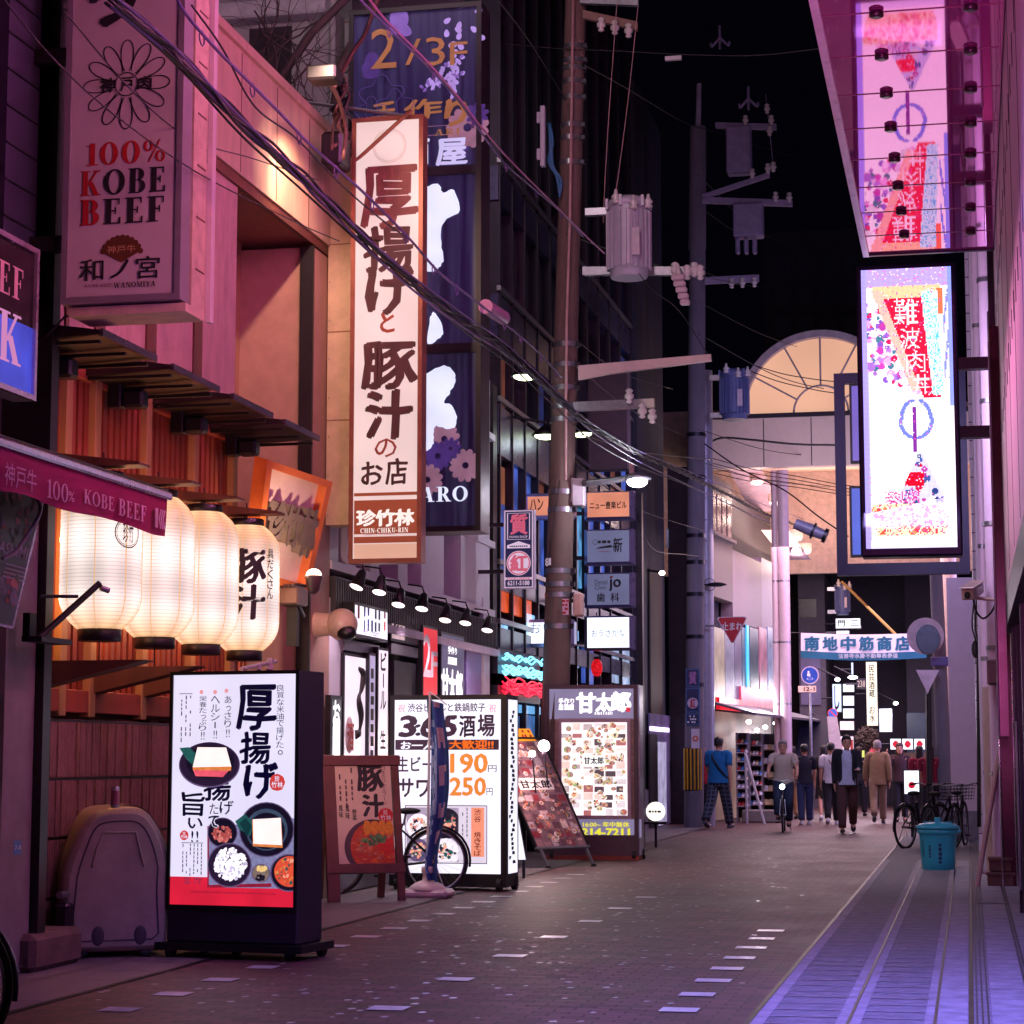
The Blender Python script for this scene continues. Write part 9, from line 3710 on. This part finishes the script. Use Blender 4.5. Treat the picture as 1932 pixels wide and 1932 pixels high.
def person(label,foot,face,h=1.7,top=None,bottom=None,shoes=SHOEB,hair=HAIRB,hairlen=0,legs=((12,4),(-14,16)),arms=((8,15,4),(-10,20,4)),skirt=False,
   sleeve='short',jacket=None,lean=0,bulk=1.0,sit=False,group=None,shorts=False,head_turn=0):
 """local: +y forward, z up. legs = (swing, knee bend) right,left; arms = (swing, elbow, out)"""
 k=h/1.7
 t=thing("person",label,"person",T3(foot[0],foot[1],0,face,k),group)
 hipz,sh = .90,1.40
 J={}
 ln=R(lean)
 def up_(z,x=0,y=0):      # spine lean about the hips
  dz=z-hipz
  return V((x,y+dz*sin(ln),hipz+dz*cos(ln)))
 foots=[]
 for i,s_ in enumerate((1,-1)):
  a,kb=R(legs[i][0]),R(legs[i][1])
  hip=V((s_ * .095,0,hipz - .02))
  kn=hip+V((s_ * .005,.43*sin(a),-.43*cos(a)))
  an=kn+V((0,.42*sin(a-kb),-.42*cos(a-kb)))
  J['h%d' % i],J['k%d' % i],J['a%d' % i]=hip,kn,an
  foots.append(an)
 drop=min(p.z for p in foots) - .075
 if sit:
  drop=sit
 for key in J:
  J[key].z-=drop
 hz=hipz-drop
 def up2(z,x=0,y=0):
  p=up_(z,x,y)
  p.z-=drop
  return p
 for i,s_ in enumerate((1,-1)):
  a,eb,out=[R(v) for v in arms[i]]
  shd=up2(sh,s_ * .185*(1+(bulk-1) * .5))
  d=V((s_*sin(out),sin(a)*cos(out),-cos(a)*cos(out)))
  el=shd+d * .29
  d2=V((s_*sin(out) * .3-s_ * .1*sin(eb),sin(a+eb),-cos(a+eb))).normalized()
  wr=el+d2 * .25
  J['s%d' % i],J['e%d' % i],J['w%d' % i],J['d%d' % i]=shd,el,wr,d2
 # body, one continuous mesh
 vs,es,rd=[],[],[]
 def nv(p,r_,par=None):
  vs.append(p)
  rd.append(r_)
  if par is not None:
   es.append((par,len(vs)-1))
  return len(vs)-1
 pel=nv(up2(.95),(.13*bulk,.10*bulk))
 wa=nv(up2(1.12),(.125*bulk,.09*bulk),pel)
 ch=nv(up2(1.32),(.14*bulk,.10*bulk),wa)
 nk=nv(up2(1.47),.05,ch)
 nk2=nv(up2(1.53,0,.01),.052,nk)
 for i,s_ in enumerate((1,-1)):
  a=nv(J['h%d' % i]+V((0,0,-.04)),.085*bulk,pel)
  m_=nv(J['h%d' % i].lerp(J['k%d' % i],.5),.072*bulk,a)
  c_=nv(J['k%d' % i],.052,m_)
  d_=nv(J['k%d' % i].lerp(J['a%d' % i],.4),.05,c_)
  e_=nv(J['a%d' % i],.036,d_)
  f0=nv(J['a%d' % i]+V((0,.08,-.04)),.035,e_)
  nv(J['a%d' % i]+V((0,.16,-.05)),.026,f0)
  sh_=nv(J['s%d' % i],.055,ch)
  el=nv(J['e%d' % i],.04,sh_)
  fo=nv(J['e%d' % i].lerp(J['w%d' % i],.4),.038,el)
  wr=nv(J['w%d' % i],.026,fo)
  d2=J['d%d' % i]
  side=V((0,1,0))-d2*d2.y
  if side.length < .2:
   side=V((1,0,0))-d2*d2.x
  side.normalize()
  pm2=nv(J['w%d' % i]+d2 * .06,(.034,.02),wr)
  inn=V((-s_,0,0))
  for q_,(o_,l_) in enumerate(((-.027,.055),(-.009,.065),(.009,.06),(.027,.045))):
   b0=nv(J['w%d' % i]+d2 * .10+side*o_,.0095,pm2)
   b1=nv(J['w%d' % i]+d2*(.10+l_ * .55)+side*o_+inn * .008,.0085,b0)
   nv(J['w%d' % i]+d2*(.10+l_)+side*o_+inn * .022,.007,b1)
  t0=nv(J['w%d' % i]+d2 * .045+side * .04,.010,pm2)
  nv(J['w%d' % i]+d2 * .085+side * .056+inn * .012,.008,t0)
 me=skin_mesh(vs,es,rd,SKIN,1)
 # head joined into the same mesh
 b=MB()
 hc=up2(1.60,0,.025)
 rings=[]
 HT=MX.Translation(hc) @ MX.Rotation(R(head_turn),4,'Z')
 for (z_,rx,ry,dy) in ((-.125,.03,.03,.03),(-.112,.045,.05,.03),(-.085,.058,.07,.02),(-.05,.067,.083,.01),(-.01,.073,.09,.004),(.03,.076,.095,0),(.07,.072,.092,-.004),(.10,.056,.075,-.006),(.12,.03,.04,-.006)):
  rings.append([HT @ V((rx*cos(2*pi*i/16),dy+ry*sin(2*pi*i/16),z_)) for i in range(16)])
 b.loft(rings,SKIN)
 b.ell((0,.098,-.02),(.014,.02,.025),SKIN,8,6,HT)
 for s_ in (-1,1):
  b.ell((s_ * .077,.0,-.01),(.012,.022,.032),SKIN,8,6,HT)
 b.cyl(up2(1.46),hc+V((0,0,-.07)),.05,.048,12,SKIN)
 bm_v=[tuple(v.co) for v in me.vertices]
 bm_f=[tuple(p.vertices) for p in me.polygons]
 body=MB()
 body.add(bm_v,bm_f,SKIN,True)
 body.add(b.v,b.f,SKIN,True)
 body.build("body",t)
 fc=MB()
 for s_ in (-1,1):
  fc.ell((s_ * .03,.088,.005),(.012,.006,.007),INKB,8,5,HT)
  fc.ell((s_ * .03,.09,.028),(.018,.005,.004),HAIRB,8,5,HT)
 fc.ell((0,.09,-.065),(.022,.006,.006),pm("lip",S(170,90,84),.5),8,5,HT)
 fc.build("face",t)
 # hair
 hb=MB()
 rs_=[]
 for (z_,k_) in ((-.03,1.06),(.02,1.1),(.06,1.13),(.1,1.0),(.128,.62),(.138,.25)):
  rs_.append([])
  for i in range(18):
   a=2*pi*i/18
   fr_=sin(a) > .35
   zz__=z_ if not (fr_ and z_ < .06) else .062+(z_ + .03) * .1
   rs_[-1].append(HT @ V((.078*k_*cos(a),-.012 + .1*k_*sin(a)*(.93 if fr_ else 1),zz__ + .006*sin(a*5))))
 hb.loft(rs_,hair,cap=True)
 if hairlen:
  pts=[]
  for z_,r_ in ((.04,.083),(-.08,.09),(-.08-hairlen * .5,.088),(-.08-hairlen,.06)):
   pts.append([HT @ V((r_*cos(a),-.035 + .075*sin(a),z_)) for a in [R(150+240*i/13) for i in range(14)]]+[HT @ V((r_ * .8*cos(a),-.03 + .06*sin(a),z_)) for a in [R(390-240*i/13) for i in range(14)]])
  hb.loft(pts,hair)
 hb.build("hair",t)
 # top
 B_=bulk
 if top is not None:
  tb=MB()
  hem = .86 if not jacket else .84
  R_=[]
  for z_,rx,ry in ((hem,.186*B_,.15*B_),(.95,.18*B_,.14*B_),(1.1,.158*B_,.118*B_),(1.25,.168*B_,.122*B_),(1.36,.172*B_,.11*B_),(1.43,.13*B_,.085),(1.475,.065,.062)):
   R_.append([up2(p[2],p[0]*(1 + .02*sin(p[2]*40+p[0]*30)),p[1]) for p in ring_e((0,0,z_),rx,ry,18)])
  tb.loft(R_,top)
  for i in (0,1):
   S_,E_,W__=J['s%d' % i],J['e%d' % i],J['w%d' % i]
   inn=up2(1.38,(1 if i==0 else -1) * .1)
   if sleeve=='long':
    limb(tb,[inn,S_,E_,W__],(.075*B_,.042),top)
   elif sleeve=='short':
    limb(tb,[inn,S_,S_.lerp(E_,.75)],(.078*B_,.064),top)
  tb.build("top",t)
 if jacket is not None:
  tb=MB()
  R_=[]
  for z_,rx,ry in ((.80,.19*B_,.145*B_),(.95,.185*B_,.14*B_),(1.1,.176*B_,.135*B_),(1.25,.184*B_,.138*B_),(1.37,.186*B_,.122*B_),(1.44,.14*B_,.095)):
   arc=[]
   for i in range(19):
    a=R(118+304*i/18)
    arc.append(up2(z_,rx*cos(a),ry*sin(a)))
   R_.append(arc)
  n=19
  tb.add([p for r_ in R_ for p in r_],[(j*n+i,j*n+i+1,(j+1)*n+i+1,(j+1)*n+i) for j in range(len(R_)-1) for i in range(n-1)],jacket,True)
  for i in (0,1):
   inn=up2(1.39,(1 if i==0 else -1) * .1)
   limb(tb,[inn,J['s%d' % i],J['e%d' % i],J['w%d' % i]],(.086*B_,.052),jacket)
  tb.build("jacket",t)
 # bottom
 if bottom is not None:
  tb=MB()
  if skirt:
   R_=[]
   for z_,rx,ry in ((.48,.215,.17),(.65,.2,.16),(.85,.18,.135),(1.0,.15,.115)):
    R_.append([(p[0]*(1 + .04*sin(9*math.atan2(p[1],p[0]))),p[1],z_-drop) for p in ring_e((0,0,0),rx,ry,24)])
   tb.loft(R_,bottom)
  else:
   R_=[[up2(z_,p[0],p[1]) for p in ring_e((0,0,0),rx,ry,16)] for z_,rx,ry in ((.80,.15*B_,.12*B_),(.9,.165*B_,.128*B_),(1.0,.155*B_,.118*B_))]
   tb.loft(R_,bottom)
   for i in (0,1):
    H_,K_,A_=J['h%d' % i],J['k%d' % i],J['a%d' % i]
    end=K_.lerp(A_,.25) if shorts else A_+V((0,0,.03))
    tb.tube(smooth_path([H_+V((0,0,.03)),H_.lerp(K_,.5),K_,K_.lerp(end,.5),end],3),[.1*B_ - .033*B_*j/12 for j in range(13)],bottom,12)
  tb.build("trousers" if not skirt else "skirt",t)
 sb=MB()
 for i in (0,1):
  A_=J['a%d' % i]
  pitch=R(legs[i][0]-legs[i][1]) * .6
  T_=MX.Translation(A_) @ MX.Rotation(pitch,4,'X')
  o=[]
  for y_,w_,hh_ in ((-.07,.03,.05),(-.04,.042,.085),(.03,.044,.085),(.09,.048,.06),(.15,.044,.045),(.185,.025,.03)):
   o.append([T_ @ V((w_*cos(a),y_,-.075+max(0,hh_ * .5+hh_ * .5*sin(a)))) for a in [2*pi*j/10 for j in range(10)]])
  sb.loft(o,shoes)
 sb.build("shoes",t)
 return t,J,up2
def cloth(n,r,g,b_):
 return pm("cloth_" + n,S(r,g,b_),.85,var=.12,scale=14,bump=.08,bscale=40)
def plaid():
 m=cloth("plaid",40,44,66)
 nt,bs_=nodes_of(m)
 tc=nt.nodes.new("ShaderNodeTexCoord")
 ck=nt.nodes.new("ShaderNodeTexBrick")
 ck.inputs["Scale"].default_value=1
 ck.offset=0
 ck.inputs["Brick Width"].default_value = .07
 ck.inputs["Row Height"].default_value = .08
 ck.inputs["Mortar Size"].default_value = .012
 ck.inputs["Color1"].default_value=(*S(30,34,52),1)
 ck.inputs["Color2"].default_value=(*S(44,40,50),1)
 ck.inputs["Mortar"].default_value=(*S(84,90,110),1)
 mp=nt.nodes.new("ShaderNodeMapping")
 mp.inputs["Rotation"].default_value=(R(90),0,0)
 nt.links.new(tc.outputs["Object"],mp.inputs[0])
 nt.links.new(mp.outputs[0],ck.inputs["Vector"])
 nt.links.new(ck.outputs["Color"],bs_.inputs["Base Color"])
 return m
PLAID=plaid()
# facing: 180 looks at the camera, 0 walks away
P=onZ(1600,1572)
man,J,u2=person("young man walking nearer in an open black jacket, pale shirt and loose brown trousers",P,184,1.76,cloth("paleshirt",190,196,214),cloth("brown",84,52,52),SHOEB,HAIRB,0,
     ((14,6),(-12,26)),((-8,12,6),(18,70,6)),sleeve='long',jacket=cloth("black",26,24,34),bulk=1.04,head_turn=12)
P=onZ(1357,1563)
man2,J,u2=person("man in a blue T-shirt and plaid trousers walking away with a black shoulder strap",P,-18,1.78,cloth("blue",24,110,170),PLAID,pm("grey_shoe",S(80,76,90),.5),HAIRB,0,
      ((20,4),(-22,14)),((-14,20,10),(12,22,10)),bulk=1.22)
b=MB()
pts=[u2(1.43,-.1,-.02),u2(1.36,-.06,-.155),u2(1.15,.08,-.165),u2(.98,.2,-.09),u2(.96,.2,.06),u2(1.1,.08,.17),u2(1.36,-.06,.15),u2(1.43,-.1,-.02)]
b.tube(smooth_path(pts,4),.016,BLACK,6)
b.build("shoulder_strap",man2)
person("person in a red T-shirt and plaid trousers half hidden behind the striped pole guard",(onY(1322,1560,YQ + .5).x,YQ + .5),-12,1.66,cloth("red",190,30,50),PLAID,SHOEW,HAIRB,0,((10,4),(-12,10)),((20,18,8),(-6,15,8)))
# cyclist
P=onZ(1467,1572)
bk=bicycle("bicycle","city bicycle with a lit front lamp ridden towards the camera",T3(P.x + .02,P.y+1.05 + .3,0,-87),basket=False)
b=MB()
b.ell((1.12,0,.86),(.06,.05,.05),em("cycle_lamp",(.8,.92,1),16,0),12,8)
b.build("headlight",bk)
mt=bk.matrix_world
seat=mt @ V((.30,0,0))
rider,J,u2=person("elderly man in a beige polo shirt riding the city bicycle towards the camera",seat,183,1.68,cloth("beige",190,172,156),cloth("navy",30,36,66),SHOEB,HAIRG,0,((62,58),(40,62)),((46,14,14),(46,14,14)),sit=-.04,lean=8,bulk=1.14)
# the group beyond
grp="people at the crossing"
G=[
 ("woman with a dark ponytail and beige jacket standing at the hat rack, back turned",1497,1553,20,1.60,cloth("beigejacket",190,160,140),cloth("tan",190,150,110),SHOEB,HAIRB,.28,((4,2),(-6,4)),((20,70,8),(10,40,8)),False,'long',None),
 ("person in a navy T-shirt and jeans with white trainers, back turned beside the ponytail woman",1520,1552,14,1.62,cloth("navytee",28,30,50),cloth("jeans",50,60,100),SHOEW,HAIRB,0,((6,2),(-5,4)),((10,20,6),(-4,30,6)),False,'short',None),
 ("woman in a black dress and white trainers walking away left of the white T-shirt",1556,1552,8,1.62,cloth("blackdress",30,24,28),cloth("blackdress",30,24,28),SHOEW,HAIRB,.12,((10,4),(-14,14)),((14,20,6),(-8,20,6)),True,'short',None),
 ("person in a white T-shirt and black trousers with a brown bag strap, walking away",1570,1553,6,1.66,cloth("white",226,220,226),cloth("black",26,24,34),SHOEW,HAIRB,0,((12,4),(-16,14)),((8,18,8),(-8,16,8)),False,'short',None),
 ("grey haired man in a tan suit walking away right of the young man",1658,1554,4,1.72,cloth("tansuit",150,122,92),cloth("tansuit2",136,112,90),SHOEB,HAIRG,0,((14,4),(-18,22)),((-10,14,10),(12,12,12)),False,'long',cloth("tansuit",150,122,92)),
 ("woman in a dark brown top holding a phone to her ear, facing the camera",1700,1556,186,1.66,cloth("darkbrown",60,34,40),cloth("black",26,24,34),SHOEB,HAIRBR,.3,((6,3),(-6,6)),((40,128,22),(6,20,6)),False,'long',None),
 ("brown haired woman in black behind the walking young man",1622,1550,-10,1.60,cloth("black",26,24,34),cloth("black",26,24,34),SHOEB,HAIRBR,.3,((10,4),(-10,10)),((10,18,6),(-6,18,6)),False,'long',None),
 ("person in a crimson top standing left behind the parked bicycles",1738,1556,20,1.58,cloth("crimson",130,20,50),cloth("black",26,24,34),SHOEB,HAIRB,.1,((4,2),(-4,2)),((10,30,6),(6,30,6)),False,'short',None),
 ("long haired person in a crimson top standing beside the leaning dark pole",1757,1557,-10,1.58,cloth("crimson",130,20,50),cloth("black",26,24,34),SHOEB,HAIRBR,.3,((4,2),(-4,2)),((10,30,6),(6,30,6)),False,'short',None),
 ("dark haired person just behind the cyclist's shoulder by the arcade column",1480,1550,150,1.58,cloth("black",26,24,34),cloth("black",26,24,34),SHOEB,HAIRB,0,((4,2),(-4,2)),((8,20,6),(6,20,6)),False,'short',None),
]
for (lb,px,py,fc_,h_,tp,bt,shs,hr,hl,lg,ar,sk,sl_,jk) in G:
 P=onZ(px,py+(-8,4,-3,3,0,-6,-10,2,5,-9)[[g_[0] for g_ in G].index(lb)])
 tt,J,u2=person(lb,P,fc_,h_,tp,bt,shs,hr,hl,lg,ar,sk,sl_,jk,group=grp)
 if "bag strap" in lb:
  b=MB()
  b.tube(smooth_path([u2(1.43,-.09,0),u2(1.3,-.02,-.14),u2(1.05,.14,-.11),u2(.9,.2,0)],4),.012,pm("brown_leather",S(110,56,40),.5),5)
  b.bbox(u2(.86,.17,-.06),u2(.76,.25,.06),.02,pm("brown_leather",S(110,56,40),.5))
  b.build("shoulder_bag",tt)
 if "phone" in lb:
  w=J['w0']
  b=MB()
  b.bbox(w+V((-.04,.0,-.02)),w+V((-.01,.02,.12)),.004,BLACK)
  tag(b.build("mobile_phone",None,tt.matrix_world.copy()),"black mobile phone held to the ear of the woman in dark brown","phone")
